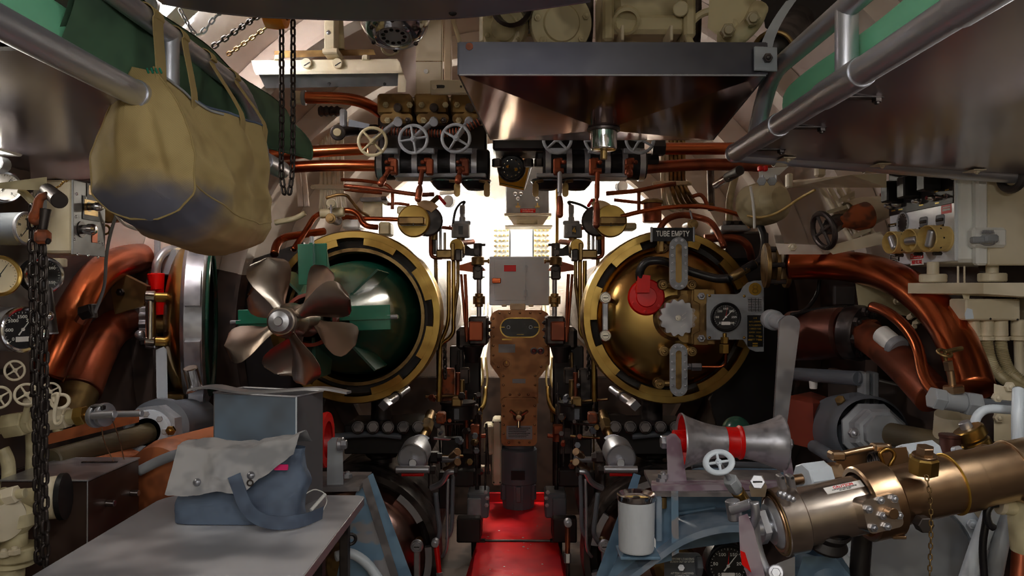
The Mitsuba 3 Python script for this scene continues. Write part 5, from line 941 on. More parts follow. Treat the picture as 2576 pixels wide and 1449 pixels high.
t = thing('slotted_bar', 'cream flat bar with a keyhole slot running behind the left edge of the drip pan', 'bracket'); part(t, 'bar', fbox(1082, 200, 1215, 236, 2.9, .02), 'cream', False); part(t, 'slot', prism(stadium(S(30, 2.9), S(8, 2.9)), P(1104, 218, 2.9), N, .002), 'ink_black', False); part(t, 'hole', disc(P(1160, 218, 2.9), N, S(3, 2.9), .002, 10), 'ink_black'); part(t, 'pin', cyl(P(1092, 218, 2.9), P(1092, 219, 2.86), .01), 'cream')
# chain hoist
t = thing('hoist_block', 'orange chain hoist block tucked under the edge of the topmost berth', 'hoist'); c = P(693, 34, 2.1)
part(t, 'housing', [lathe([(.03, -.03), (.05, -.026), (.054, 0), (.05, .026), (.03, .03)], c + V(0, 0, .012), X, 32), box(c + V(.0, .0, .04), (.07, .07, .06), None, .02)], 'orange'); part(t, 'guide_lip', torus(c + V(0, 0, -.005), Z, .034, .008, 28, 8), 'orange'); part(t, 'chain_guide', cyl(c + V(0, 0, -.02), c + V(0, 0, .01), .026), 'black_metal')
chain('hoist_chain', 'black link chain hanging from the orange hoist block, left of the pair', PP([(708, 50, 2.12), (709, 300, 2.12), (708, 430, 2.12), (716, 492, 2.12)]), S(27, 2.12), S(3.0, 2.12), 'dark_chain')
chain('hoist_chain', 'black link chain hanging from the orange hoist block, right of the pair', PP([(737, 50, 2.1), (737, 300, 2.1), (735, 430, 2.1), (726, 498, 2.1)]), S(27, 2.1), S(3.0, 2.1), 'dark_chain')
chain('sling_chain', 'black sling chain rising steeply to the orange hoist block', PP([(535, 118, 2.35), (590, 80, 2.3), (652, 38, 2.2)]), S(26, 2.3), S(3, 2.3), 'dark_chain')
chain('sling_chain', 'thinner brown sling chain below the steep one, behind the hoist', PP([(572, 138, 2.6), (620, 105, 2.55), (690, 55, 2.5)]), S(20, 2.6), S(2.3, 2.6), 'dull_brass')
chain('sling_chain', 'steel sling chain looping down beside the glowing lamp at top left', PP([(452, 22, 2.2), (470, 55, 2.2), (490, 84, 2.2), (510, 80, 2.2), (540, 45, 2.2), (562, 22, 2.2)]), S(21, 2.2), S(2.4, 2.2), 'steel')
t = thing('cable_tray', 'cream perforated cable tray slanting overhead behind the hoist chains', 'tray'); D = 3.2
o = [P(x, y, d) for x, y, d in ((745, 48, D), (775, 40, D), (822, 120, D - .1), (800, 128, D - .1))]; part(t, 'tray_plate', hull(o + [p + V(0, .02, .01) for p in o]), 'cream', False)
for i in range(7):
    for j in range(3):
        f, g_ = (i + .5) / 7, (j + .5) / 3; p = (o[0] * (1 - g_) + o[1] * g_) * (1 - f) + (o[3] * (1 - g_) + o[2] * g_) * f; part(t, 'slot', box(p - Y * .004, (.014, .006, .005), None, 0), 'dull_brass', False)
t = thing('hull_ring', 'pale round hatch ring on the hull behind the hoist chains', 'ring'); c = P(705, 140, 3.35); part(t, 'ring', torus(c, unit(V(.6, -1, -.5)), S(58, 3.35), .012, 48, 8), 'cream'); part(t, 'cover', disc(c + V(-.01, .02, .01), unit(V(.6, -1, -.5)), S(50, 3.35), .01, 40), 'hull')
tubepx([(640, 140, 3.2), (665, 152, 3.15), (690, 147, 3.1), (700, 140, 3.0)], 3, 'cream', 'cable', 'thin cream cable looping to the left end of the lamp channel', c='cable')
t = thing('terminal_block', 'dark ribbed connector on the pale hull under the thick top copper pipe', 'connector'); part(t, 'body', [lathe([(S(10, 3.4), 0)] + [(S(14 - 4 * (i % 2), 3.4), .01 + .012 * i) for i in range(8)] + [(S(8, 3.4), .11), (0, .11)], P(802, 280, 3.4), X, 20)], 'black_metal', False)
for i in range(7): tubepx([(800 + i * 16, 262 - i * 2, 3.75), (830 + i * 18, 240, 3.8), (900 + i * 14, 222, 3.8)], 5, 'hull', 'pipe', f'pale pink pipe fanning out with alike ones on the hull under the lamp channel', group='pale pipes under the lamp channel')
# ---------------------------------------------------------------- left side: gauge board, control box, chain, pipes
def onx(px, py, x):
    "the point on the upright plane X = x that the photograph shows at (px, py)"
    q = _f + _r * (px - CX) / F + _u * (CY - py) / F; return np.array([0, 0, EYE]) + q * (x / q[0])
def onz(px, py, z):
    q = _f + _r * (px - CX) / F + _u * (CY - py) / F; return np.array([0, 0, EYE]) + q * ((z - EYE) / q[2])
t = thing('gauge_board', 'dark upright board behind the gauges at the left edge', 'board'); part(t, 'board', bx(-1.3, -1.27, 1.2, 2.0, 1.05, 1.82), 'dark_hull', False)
GN = unit(V(1, -.22, 0)); D = 1.75
g = gauge('pressure_gauge', 'cream faced gauge in a dark cylindrical case at the left edge beside the hook', P(70, 575, D), GN, S(43, D), 'machine_grey', 'dial_cream', 'ink_black', 'rail', .1, ('0', '20', '40', '60', '80'), 4.0)
g = gauge('pressure_gauge', 'brass rimmed gauge cut by the left edge of the picture', P(-2, 694, 1.7), unit(V(.8, -.6, 0)), S(52, 1.7), 'brass', 'dial_cream', 'ink_black', 'brass', .05, (), 1.0)
g = gauge('pressure_gauge', 'chrome rimmed gauge behind the hanging chains at the left', P(112, 692, 1.9), unit(V(.75, -.65, 0)), S(46, 1.9), 'black', 'dial_black', 'ink_white', 'chrome', .06, ('0', '50', '100', '150'), 2.0)
g = gauge('pressure_gauge', 'black faced gauge reading up to 4000 in a silver case, lowest of the left gauges', P(58, 829, 1.72), unit(V(.92, -.4, 0)), S(58, 1.72), 'rail', 'dial_black', 'ink_white', 'chrome', .1, ('0', '500', '1000', '1500', '2000', '3000', '4000'), .9, sticker=True)
g = gauge('pressure_gauge', 'white faced gauge half hidden under the left berth pan', P(12, 470, 1.8), unit(V(.7, -.7, 0)), S(40, 1.8), 'rail', 'paper', 'ink_black', 'chrome', .06, ('0', '1', '2', '3'), 1.0)
g = gauge('pressure_gauge', 'chrome ringed gauge behind the rusty hook under the left berth', P(136, 505, 1.95), unit(V(.7, -.7, 0)), S(40, 1.95), 'rail', 'grey', 'ink_black', 'chrome', .06, (), 2.4)
# control box facing the centreline
XB = -1.123
t = thing('control_box', 'grey fronted control box with two chrome knobs hanging on the left side', 'control box')
A = lambda x, y: onx(x, y, XB)
y0, y1 = A(187, 550)[1], A(263, 550)[1]; z0, z1 = A(187, 640)[2], A(187, 452)[2]
part(t, 'case', bx(XB - .11, XB - .006, y0, y1, z0 + .004, z1, .006), 'cream', False); part(t, 'front_panel', bx(XB - .006, XB, y0 - .004, y1 + .004, z0, z1, .002), 'grey', False)
def ap(t, name, x0, ya, x1, yb, h, m): a, b = A(x0, yb), A(x1, ya); return part(t, name, bx(XB, XB + h, a[1], b[1], a[2], b[2], .0006), m, False)
for q in ((217, 466, 243, 496), (206, 501, 249, 551)):
    ap(t, 'data_plate', *q, .002, 'black')
    for i in range(6): ap(t, 'data_line', q[0] + 4, q[1] + (i + 1) * (q[3] - q[1]) / 8, q[2] - 4, q[1] + (i + 1) * (q[3] - q[1]) / 8 + .9, .0024, 'dull_brass')
ap(t, 'label', 230, 569, 244, 610, .002, 'old_copper')
for (x, y, r) in ((222, 520, 11), (204, 577, 14)):
    c = A(x, y); w = X
    part(t, 'knob_ring', lathe([(S(20, 2) if y > 550 else S(12, 2), 0), (S(20, 2) if y > 550 else S(12, 2), .003), (0, .003)], c, w, 28), 'dark_steel')
    part(t, 'knob', lathe([(S(r, 2) * .8, 0), (S(r, 2) * .8, .018), (S(r, 2), .02), (S(r, 2), .032), (S(r, 2) * .7, .038), (0, .04)], c, w, 28), 'chrome')
for x, y in ((193, 488), (191, 545), (188, 602), (262, 470), (261, 506), (259, 560), (258, 614), (195, 640), (221, 643), (246, 647), (215, 498), (249, 610)): part(t, 'screw', dome(A(x, y), X, .004, .003, 10, 2), 'chrome')
part(t, 'mount_foot', cyl(A(196, 650) - X * .05, A(196, 672) - X * .05, .02), 'cream')
# hook, chains
t = thing('hoist_hook', 'rusty orange hook block with swivel hanging at the left edge above the chains', 'hook'); D = 1.5
part(t, 'beam', hull([P(x, y, d) for x, y in ((0, 460), (60, 452), (118, 445), (118, 478), (70, 478), (0, 474)) for d in (D + .05, D + .09)]), 'cream_dirty', False)
part(t, 'sleeve', [cyl(P(118, 478, D + .05), P(150, 505, D - .02), S(18, D), S(20, D))], 'dark_steel'); part(t, 'hook', tube(PP([(120, 490, D), (100, 500, D), (92, 530, D), (84, 552, D), (98, 556, D), (116, 530, D)]), [S(9, D), S(13, D), S(6, D)], 12), 'rust', True)
part(t, 'shank', cyl(P(115, 525, D), P(108, 578, D), S(13, D), S(10, D)), 'dark_steel'); part(t, 'swivel', box(P(108, 596, D), (S(36, D), S(34, D), S(36, D)), yaw(.4), .006), 'rust', False); part(t, 'pin', cyl(P(118, 606, D - .02), P(124, 608, D - .02), .006), 'black_metal')
part(t, 'strap', tube(PP([(52, 478, D + .1), (70, 495, D + .1), (85, 512, D + .1)]), S(10, D), 10), 'cream_dirty')
chain('hanging_chain', 'thick dark link chain hanging from the swivel of the rusty hook at the left', PP([(108, 612, D), (112, 900, D), (112, 1200, D), (115, 1440, D)]), S(41, D), S(4.6, D), 'dark_chain')
chain('hanging_chain', 'thick dark link chain hanging beside the rusty hook at the left, left of the pair', PP([(80, 515, D + .02), (84, 800, D + .02), (92, 1100, D + .02), (98, 1440, D + .02)]), S(41, D), S(4.6, D), 'dark_chain')
chain('hanging_chain', 'slimmer link chain between the two thick chains at the left', PP([(92, 560, D + .05), (97, 900, D + .05), (100, 1200, D + .05), (104, 1420, D + .05)]), S(34, D), S(3.4, D), 'dark_chain')
chain('retaining_chain', 'tiny brass safety chain strung under the left berth toward the control box', PP([(136, 474, 1.6), (150, 468, 1.62), (160, 458, 1.65), (172, 454, 1.68)]), S(12, 1.6), S(1.2, 1.6), 'brass')
tubepx([(284, 508, 1.9), (290, 535, 1.9), (315, 565, 1.95), (355, 580, 2.0)], 4, 'white', 'cable', 'white cable looping behind the canvas bag', c='cable')
tubepx([(296, 530, 2.1), (280, 580, 2.1), (268, 640, 2.1), (262, 720, 2.15), (238, 790, 2.2)], 4, 'grey', 'cable', 'thin grey cable falling from the control box over the big copper pipe', c='cable')
t = thing('drum_end', 'dull yellow round housing behind the control box', 'housing'); part(t, 'housing', cyl(P(272, 530, 2.3), P(300, 530, 2.5), S(32, 2.3)), 'dull_brass'); part(t, 'hook', torus(P(265, 578, 2.1), V(0, 1, 0), .012, .003, 20, 6), 'brass')
# big copper pipes
tubepx([(440, 636, 3.15), (385, 645, 3.05), (310, 655, 2.8), (245, 690, 2.6), (195, 770, 2.45), (150, 860, 2.38), (110, 950, 2.35)], 40, 'copper', 'pipe', 'big polished copper pipe sweeping down the left side behind the chains', n=28)
tubepx([(362, 798, 3.1), (325, 806, 3.0), (275, 830, 2.8), (235, 900, 2.65), (200, 985, 2.55)], 46, 'old_copper', 'pipe', 'big dark copper elbow below the polished copper pipe at the left', n=28)
solo('pipe', 'olive painted lower end of the dark copper elbow at the left', 'pipe', cyl(P(208, 960, 2.57), P(165, 1060, 2.5), S(49, 2.55)), 'dull_brass')
t = thing('support_bracket', 'grey brown bolted bracket plate between the two big copper pipes', 'bracket'); part(t, 'plate', pprism([(290, 730), (320, 690), (380, 720), (372, 768), (300, 790)], 2.75, .03), 'dull_brass', False); part(t, 'bolt', bolt(P(305, 735, 2.72), N, .014), 'dark_steel')
t = thing('valve_cluster', 'dark little valve cluster on the end of the grey cable at the left', 'valve'); part(t, 'body', [hexn(P(205, 790, 2.2), P(235, 780, 2.2), .022), cyl(P(235, 800, 2.2), P(232, 765, 2.2), .012)], 'dark_steel'); part(t, 'stem', hexn(P(212, 792, 2.2), P(200, 812, 2.2), .016), 'old_copper')
t = thing('indicator_bulb', 'silver bulb in a conical guard behind the hanging chains', 'lamp'); part(t, 'bulb', ball(P(122, 795, 1.8), S(13, 1.8)), 'chrome'); part(t, 'guard', [lathe([(S(26, 1.8), 0), (S(12, 1.8), .11), (0, .112)], P(118, 838, 1.85), Z, 24)], 'dark_steel'); part(t, 'guard_foot', disc(P(118, 840, 1.85), Z, S(26, 1.85), .004), 'rail')
# small handwheels
for x, y, r, d, n, lab in ((37, 932, 27, 1.75, (.85, -.5, .1), 'small cream handwheel, highest of the left group, beside the chains'), (66, 992, 29, 1.7, (.7, -.7, .1), 'small cream handwheel just left of the chains'), (-2, 1000, 30, 1.7, (.8, -.6, 0), 'small cream handwheel cut by the left edge'), (127, 985, 24, 1.85, (.5, -.85, .1), 'small cream handwheel just right of the chains')):
    w = thing('handwheel', lab, 'handwheel'); wheel(w, P(x, y, d), V(*n), S(r, d), 'cream', 4, .12, .5, flat=.8); part(w, 'stem', cyl(P(x, y, d), P(x, y, d) - unit(V(*n)) * .1, .007), 'dark_steel')
t = thing('curled_lever', 'cream S shaped lever handle with a ring end in front of the left valve line', 'lever'); D = 1.75
part(t, 'ring', torus(P(152, 1010, D), unit(V(.3, -.9, .6)), S(19, D), S(4.5, D), 28, 8), 'cream'); part(t, 'curve', tube(PP([(138, 1012, D - .02), (133, 996, D - .02), (146, 992, D - .03), (140, 1020, D - .03), (136, 1045, D - .03), (140, 1066, D - .03), (152, 1062, D - .03), (158, 1044, D - .03)]), S(4.5, D), 10), 'cream', True)
# valve line across
t = thing('valve_line', 'cream and brass valve line with hex nuts running right from the left edge', 'pipe fitting'); D = 1.8
part(t, 'pipe', cyl(P(-20, 1078, D), P(212, 1046, D), S(17, D)), 'cream')
part(t, 'hex_body', hexn(P(14, 1072, D), P(66, 1064, D), S(33, D)), 'cream_dirty'); part(t, 'hex_body', hexn(P(120, 1057, D), P(172, 1050, D), S(28, D)), 'cream'); part(t, 'collar', cyl(P(66, 1064, D), P(84, 1062, D), S(26, D)), 'cream_dirty'); part(t, 'collar', cyl(P(172, 1050, D), P(192, 1047, D), S(20, D)), 'cream_dirty')
part(t, 'gland_nut', hexn(P(192, 1048, D), P(216, 1044, D), S(25, D)), 'brass'); part(t, 'stem', cyl(P(212, 1044, D), P(235, 1041, D), S(6, D)), 'bronze')
part(t, 'drop_pipe', cyl(P(142, 1060, D), P(146, 1085, D), S(12, D)), 'cream_dirty'); part(t, 'ball_lever', [cyl(P(62, 1060, D - .05), P(70, 1012, D - .07), S(8, D), S(6, D))], 'cream_dirty'); part(t, 'lever_ball', ball(P(72, 1012, D - .07), S(13, D)), 'cream')
t = thing('coupling_disc', 'silver double disc coupling with two horizontal pins at the end of the left valve line', 'coupling'); w = unit(V(1, -.35, .03))
for k, (x, m) in enumerate(((238, 'rail'), (258, 'rail'))): c = P(x, 1046 - k * 3, D); part(t, 'disc', lathe([(0, 0), (S(29, D), 0), (S(30, D), .004), (S(30, D), .01), (S(29, D), .013), (0, .013)], c, w, 36), m)
part(t, 'pin', cyl(P(232, 1046, D - .05), P(290, 1042, D - .06), S(9.5, D)), 'rail'); part(t, 'pin', cyl(P(285, 1042, D), P(358, 1040, D - .02), S(8, D)), 'rail'); part(t, 'spacer', [box(P(248, 1025, D - .01), (.03, .02, .012), None, .002)], 'black_metal', False)
for k, pts in enumerate(([(256, 1076, 1.8), (262, 1110, 1.85), (285, 1160, 1.9)], [(284, 1060, 1.8), (298, 1100, 1.85), (312, 1155, 1.9)])): solo('wire', ('left' if k == 0 else 'right') + ' one of two thin wires hanging from the silver double disc coupling', 'wire', tube(PP(pts), .0013, 6), 'bronze', True)
# troughs, rod and ram
for pts, d0, d1, m, lab in (([(118, 1092), (350, 1030), (350, 1062), (122, 1118)], 1.95, 2.25, 'rust_paint', 'rust brown flat bar sloping up behind the silver coupling'), ([(150, 1172), (330, 1128), (362, 1140), (362, 1162), (170, 1190)], 1.9, 2.2, 'rust_paint', 'rust brown ledge behind the brown steel box')):
    n = len(pts); ds = [d0 if p[0] < 250 else d1 for p in pts]
    solo('flat_bar', lab, 'bar', hull([P(x, y, d + e) for (x, y), d in zip(pts, ds) for e in (0, .05)]), m, False)
solo('shaft', 'thick olive ram rod sloping between the rust brown bars', 'rod', cyl(P(130, 1160, 1.95), P(375, 1088, 2.3), S(28, 2.1)), 'olive')
t = thing('ram_housing', 'grey ram housing with an octagonal nut and a stud ring at the left', 'hydraulic ram'); a, b = P(370, 1086, 2.28), P(470, 1062, 2.75); w = unit(b - a)
part(t, 'end_ring', lathe([(S(34, 2.3), -.01), (S(52, 2.3), -.005), (S(54, 2.3), .02), (S(40, 2.3), .03)], a, w, 36), 'light_grey'); part(t, 'gland_nut', lathe([(S(40, 2.3), .02), (S(66, 2.3), .025), (S(66, 2.3), .11), (S(60, 2.3), .12)], a, w, 8, .3), 'grey', 20)
part(t, 'flange', lathe([(S(60, 2.3), .11), (S(78, 2.3), .115), (S(80, 2.3), .15), (S(78, 2.3), .19), (S(70, 2.3), .2), (S(70, 2.3), .6), (0, .6)], a, w, 40), 'machine_grey'); part(t, 'bolt', bolt(P(432, 1082, 2.25), N, .014), 'brass')
for p in ringpts(a - w * .006, w, S(44, 2.3), 8): part(t, 'stud', hexn(p, p - w * .012, .009), 'rail')
# brown steel box facing the centreline
XS = -.978; t = thing('steel_box', 'brown steel box with a grey top and two knobs standing left of the worktop', 'box'); B = lambda x, y: onx(x, y, XS)
ya, yb = B(220, 1207)[1], B(350, 1160)[1]; zt = B(220, 1207)[2]
part(t, 'body', bx(XS - .2, XS, ya, yb, .25, zt - .004, .003), 'brown_steel', False); part(t, 'lid', bx(XS - .202, XS + .002, ya - .002, yb + .002, zt - .004, zt, .001), 'steel', False)
for x, y in ((268, 1266), (330, 1240)): part(t, 'knob', cyl(B(x, y), B(x, y) + X * .02, .008, n=14), 'chrome')
part(t, 'corner_bead', cyl(V(XS, ya, .3), V(XS, ya, zt - .004), .0015, n=8), 'rail'); part(t, 'handle_slot', plate(V(XS - .07, yb - .06, zt), Z, .09, .014, .002, .006), 'dark_steel', False)
solo('pipe', 'grey bent pipe between the brown steel box and the grey bag', 'pipe', tube(PP([(350, 1185, 2.0), (400, 1160, 2.0), (450, 1142, 2.0), (475, 1145, 1.98), (486, 1175, 1.96), (486, 1260, 1.93)]), S(13, 2.0), 14), 'grey', True)
t = thing('air_flask', 'orange brown rounded tank end behind the worktop at the left', 'tank'); part(t, 'tank', lathe([(0, -.02), (.07, -.012), (.11, .01), (.125, .05), (.125, .5), (0, .5)], P(388, 1230, 2.05), V(.3, 1, 0), 36), 'rust_paint')
# cream pipe with flange before the box
t = thing('flanged_pipe', 'cream pipe with a thick white edged flange in front of the brown steel box', 'pipe'); D = 1.68
c = P(128, 1252, D); w = unit(V(1, .25, .05)); part(t, 'flange', lathe([(0, -.02), (S(44, D), -.02), (S(52, D), -.012), (S(53, D), .01), (S(48, D), .018), (0, .018)], c, w, 40), 'cream'); part(t, 'gasket', lathe([(S(50, D), .018), (S(58, D), .019), (S(58, D), .03), (0, .03)], c, w, 36), 'black')
part(t, 'neck', cyl(c - w * .02, P(20, 1270, D), S(30, D), S(36, D)), 'cream_dirty')
t = thing('globe_valve', 'cream globe valve body standing at the lower left edge', 'valve'); D = 1.6
part(t, 'body', lathe([(S(48, D), -S(100, D)), (S(30, D), -S(80, D)), (S(30, D), -S(20, D)), (S(48, D), 0), (S(46, D), S(30, D)), (S(20, D), S(50, D)), (0, S(52, D))], P(36, 1320, D), Z, 32), 'cream_dirty'); part(t, 'base_flange', cyl(P(45, 1372, D), P(45, 1406, D), S(52, D)), 'cream_dirty'); part(t, 'lower_pipe', cyl(P(28, 1406, D), P(24, 1475, D), S(32, D)), 'cream_dirty')
part(t, 'side_flange', lathe([(0, 0), (S(50, D), 0), (S(56, D), .01), (S(56, D), .03), (S(40, D), .05)], P(12, 1310, D - .05), V(-1, .6, 0), 36), 'cream'); part(t, 'packing_nut', hexn(P(10, 1250, D - .04), P(44, 1242, D - .04), S(22, D)), 'cream'); part(t, 'spindle', [cyl(P(44, 1243, D - .04), P(64, 1240, D - .04), S(12, D)), hexn(P(-4, 1258, D - .05), P(8, 1254, D - .05), S(16, D))], 'cream_dirty')
for p in ((20, 1388), (50, 1392), (76, 1386)): part(t, 'flange_bolt', bolt(P(*p, D) + Z * .01 - Y * .05, Z, .012), 'cream')
tubepx([(6, 1130, 1.8), (20, 1160, 1.8), (22, 1200, 1.8), (16, 1240, 1.75)], 16, 'cream_dirty', 'pipe', 'thick cream pipe curving down at the left edge below the valve line')
tubepx([(76, 1070, 1.9), (78, 1130, 1.9), (76, 1210, 1.9)], 12, 'cream_dirty', 'pipe', 'upright cream pipe behind the chains below the valve line')
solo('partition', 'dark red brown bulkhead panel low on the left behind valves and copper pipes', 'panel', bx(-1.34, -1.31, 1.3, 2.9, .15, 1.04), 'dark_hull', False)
# ---------------------------------------------------------------- worktop, steel bin, bag, left loading stand
zt = .999
t = thing('worktop', 'smudged bare steel worktop with a rounded corner at the lower left', 'table')
pts = [onz(x, y, zt)[:2] for x, y in ((915, 1249), (900, 1246), (475, 1245), (440, 1247), (418, 1252), (395, 1260))]
a, b = onz(395, 1260, zt), onz(80, 1449, zt); c, d = onz(915, 1249, zt), onz(761, 1449, zt)
ext = lambda p, q: p + (q - p) * ((p[1] - .55) / (p[1] - q[1]))
poly = Polygon([tuple(ext(c, d)[:2])] + [tuple(p) for p in pts] + [tuple(ext(a, b)[:2])])
part(t, 'top', put(trimesh.creation.extrude_polygon(poly, .004, engine='earcut'), V(0, 0, zt - .004), X, Y, Z), 'table', False)
part(t, 'edge_strip', box((c + ext(c, d)) / 2 - Z * .012, (np.linalg.norm(c - ext(c, d)), .003, .02), (unit(ext(c, d) - c), np.cross(Z, unit(ext(c, d) - c)), Z), .001), 'rail', False)
for x, y, h in ((878, 1300, .16), (815, 1395, .35)): q = onz(x, y, zt - .03); part(t, 'bracket', box(q - Z * h / 2 - X * .01, (.02, .03, h), None, .002), 'dark_steel', False)
part(t, 'eyelet', torus(onz(882, 1325, zt - .06) - Z * .03, V(.3, -1, 0), .012, .004, 20, 8), 'black_metal')
for x in (-.72, -.5): part(t, 'leg', bx(x - .02, x + .02, 1.4, 1.44, 0, zt - .006, .002), 'dark_steel', False)
part(t, 'underframe', bx(-.82, -.42, 1.2, 1.26, zt - .05, zt - .006, .002), 'dark_steel', False)
t = thing('steel_bin', 'open topped blue grey sheet steel bin standing at the far end of the worktop', 'bin')
fl, fr, br = P(537, 1100, 1.86), P(745, 1100, 1.785), P(812, 1100, 1.89); bl = fl + (br - fr)
ztop = P(640, 992, 1.83)[2]
def wall(a, b, m):
    n = unit(np.cross(b - a, Z)); return part(t, 'side', hull([V(p[0], p[1], z) + q for p in (a, b) for z in (zt, ztop) for q in (0 * n, -n * .003)]), m, False)
wall(fl, fr, 'bluesteel'); wall(fr, br, 'steel_dark'); wall(br, bl, 'steel_dark'); wall(bl, fl, 'steel_dark')
rim = [V(p[0], p[1], ztop) for p in (fl, fr, br, bl)]
for i in range(4): part(t, 'rolled_rim', cyl(rim[i], rim[(i + 1) % 4], .0028, n=8), 'rail')
part(t, 'corner_seam', cyl(V(fr[0], fr[1], zt), V(fr[0], fr[1], ztop), .002, n=8), 'light_grey')
for q in ((610, 1062, 612, 1090), (600, 1075, 626, 1130), (664, 1075, 668, 1084)): pass
t = thing('spoon_lever', 'flat bent chrome lever with an upright cylindrical knob lying across the steel bin', 'lever')
pth = catmull(PP([(476, 990, 1.88), (500, 979, 1.88), (540, 976, 1.87), (590, 985, 1.85), (640, 990, 1.84), (720, 985, 1.83), (790, 980, 1.83), (830, 982, 1.84), (878, 991, 1.86)]), 6); hw = np.interp(np.linspace(0, 1, len(pth)), [0, .08, .2, .5, 1], [.012, .03, .026, .018, .014])
vs, fs = [], []
for i, p in enumerate(pth):
    for dy, dz in ((-1, .0), (1, .0), (1, -.0055), (-1, -.0055)): vs.append(p + V(.2 * dy * hw[i], dy * hw[i], dz + .006))
for i in range(len(pth) - 1):
    for k in range(4): a_, b_ = i * 4 + k, i * 4 + (k + 1) % 4; fs += [(a_, b_, b_ + 4), (a_, b_ + 4, a_ + 4)]
m_ = len(pth) * 4 - 4; fs += [(2, 1, 0), (3, 2, 0), (m_, m_ + 1, m_ + 2), (m_, m_ + 2, m_ + 3)]
part(t, 'blade', mesh(vs, fs), 'rail', 30); a, b = P(492, 978, 1.88), P(478, 925, 1.86); part(t, 'knob', cyl(a, b, S(18, 1.87), n=28), 'chrome')
# grey shoulder bag
t = thing('shoulder_bag', 'grey canvas shoulder bag with a snapped flap lying against the steel bin', 'bag')
D = 1.66; bl_, br_ = onz(480, 1318, zt), onz(742, 1330, zt)
def bagf(u, v):
    # u around (front, side, back, side), v up
    a = u * 2 * np.pi; w = np.sign(np.cos(a)) * np.abs(np.cos(a)) ** .45; dpt = np.sign(np.sin(a)) * np.abs(np.sin(a)) ** .6
    top = 1 - .16 * v; bulge = np.sin(np.clip(v, 0, 1) * np.pi) ** .6
    q = np.stack([-.608 + w * (.14 - .008 * v) + .006 * np.sin(v * 9 + w * 3), 1.7 + dpt * (.045 * (1 - .45 * v) + .012 * bulge) + .04 * v, zt + .002 + v * .158 * (1 - .05 * w)], -1)
    wr = meshkit.fbm(q * 26, 3, 5) - .5; q[..., 1] += wr * .02 * bulge; q[..., 0] += wr * .01
    return q
part(t, 'body', grid(bagf, 72, 30, cu=True), 'bag_blue', True)
part(t, 'base', hull([bagf(np.array([k / 24]), np.array([.01]))[0] + V(0, 0, dz) for k in range(24) for dz in (0, -.0015)]), 'bag_blue', False)
def flapf(u, v):
    x = -.737 + .265 * u; yy = np.interp(v, [0, .25, .4, 1], [1.775, 1.72, 1.672, 1.628]); zz = np.interp(v, [0, .25, .4, 1], [.158, .172, .165, .078])
    cut = np.clip((u - .62) / .38, 0, 1); zz = zz + v * cut * .075; yy = yy + v * cut * .02
    q = np.stack([x - .008 * v, yy, zt + zz], -1); k = meshkit.fbm(q * 22, 3, 9) - .5; q[..., 1] += k * .034 * v; q[..., 2] += k * .022; q[..., 1] -= .022 * np.exp(-((u - .38) / .09) ** 2 - ((v - .62) / .25) ** 2); return q
fm = grid(flapf, 60, 36); part(t, 'flap', fm, 'bag_grey', True, label='light grey creased flap')
for u, v in ((.24, .83), (.66, .82)): q = flapf(np.array([u]), np.array([v]))[0]; part(t, 'snap', dome(q - Y * .003, unit(V(0, -1, .4)), .0085, .007, 20, 4), 'steel')
for x, y in ((525, 1226), (629, 1215)): part(t, 'snap_socket', torus(P(x, y, 1.632), N, .006, .0018, 18, 6), 'dark_steel')
part(t, 'lining', plate(P(708, 1175, 1.665), N, .03, .012, .004, .002), 'magenta', False, label='bright pink lining at the opening')
ps = PP([(588, 1196, 1.63), (600, 1230, 1.625), (618, 1275, 1.615), (650, 1305, 1.6), (700, 1316, 1.6), (760, 1310, 1.63), (812, 1290, 1.7)]); pc_ = catmull(ps, 8); vv, ff = [], []
for i, p in enumerate(pc_):
    tdir = pc_[min(i + 1, len(pc_) - 1)] - pc_[max(i - 1, 0)]; tdir[1] = 0; side = np.cross(unit(tdir), Y); hw_ = .014
    for e in (side * hw_, -side * hw_, -side * hw_ + Y * .003, side * hw_ + Y * .003): vv.append(p + e)
for i in range(len(pc_) - 1):
    for k in range(4): a_, b_ = i * 4 + k, i * 4 + (k + 1) % 4; ff += [(a_, b_, b_ + 4), (a_, b_ + 4, a_ + 4)]
vv = [V(p[0], p[1], max(p[2], zt + .001)) for p in vv]
part(t, 'strap', mesh(vv, ff), 'bag_blue', 40)
t = thing('pen', 'white pen on a white cord lying on the worktop beside the bag', 'pen'); part(t, 'barrel', cyl(onz(782, 1284, zt + .004), onz(818, 1243, zt + .03), .0042, n=12), 'white'); part(t, 'cord', tube([onz(818, 1243, zt + .03), P(808, 1236, 1.8), P(790, 1232, 1.76), P(768, 1242, 1.72)], .0014, 8), 'white', True); part(t, 'cord', tube([onz(818, 1245, zt + .03), onz(822, 1262, zt + .004), onz(812, 1285, zt + .003)], .0012, 8), 'white', True)
# ---------------------------------------------------------------- loading stands with rollers
def quadbeam(t, name, pts, d0, th, m, d1=None):
    q = [(x, y, d0 if d1 is None else d) for (x, y), d in zip(pts, [d0] * len(pts) if d1 is None else d1)]
    return part(t, name, hull([P(x, y, d + e) for x, y, d in q for e in (0, th)]), m, False)
t = thing('loading_stand', 'blue painted loading stand with a red roller at the end of the worktop, left side', 'stand'); D = 2.05
quadbeam(t, 'leg_flange', [(925, 1198), (938, 1190), (1048, 1480), (1010, 1480)], D, .1, 'blue'); quadbeam(t, 'leg_strip', [(908, 1212), (926, 1200), (1012, 1480), (992, 1480)], D - .012, .02, 'dull_grey')
quadbeam(t, 'leg_web', [(895, 1240), (910, 1218), (994, 1480), (840, 1480)], D - .004, .02, 'blue_worn')
part(t, 'arch_rim', tube(PP([(845, 1400, D - .05), (880, 1392, D - .05), (920, 1415, D - .05), (955, 1460, D - .05)]), .013, 10), 'light_grey', True)
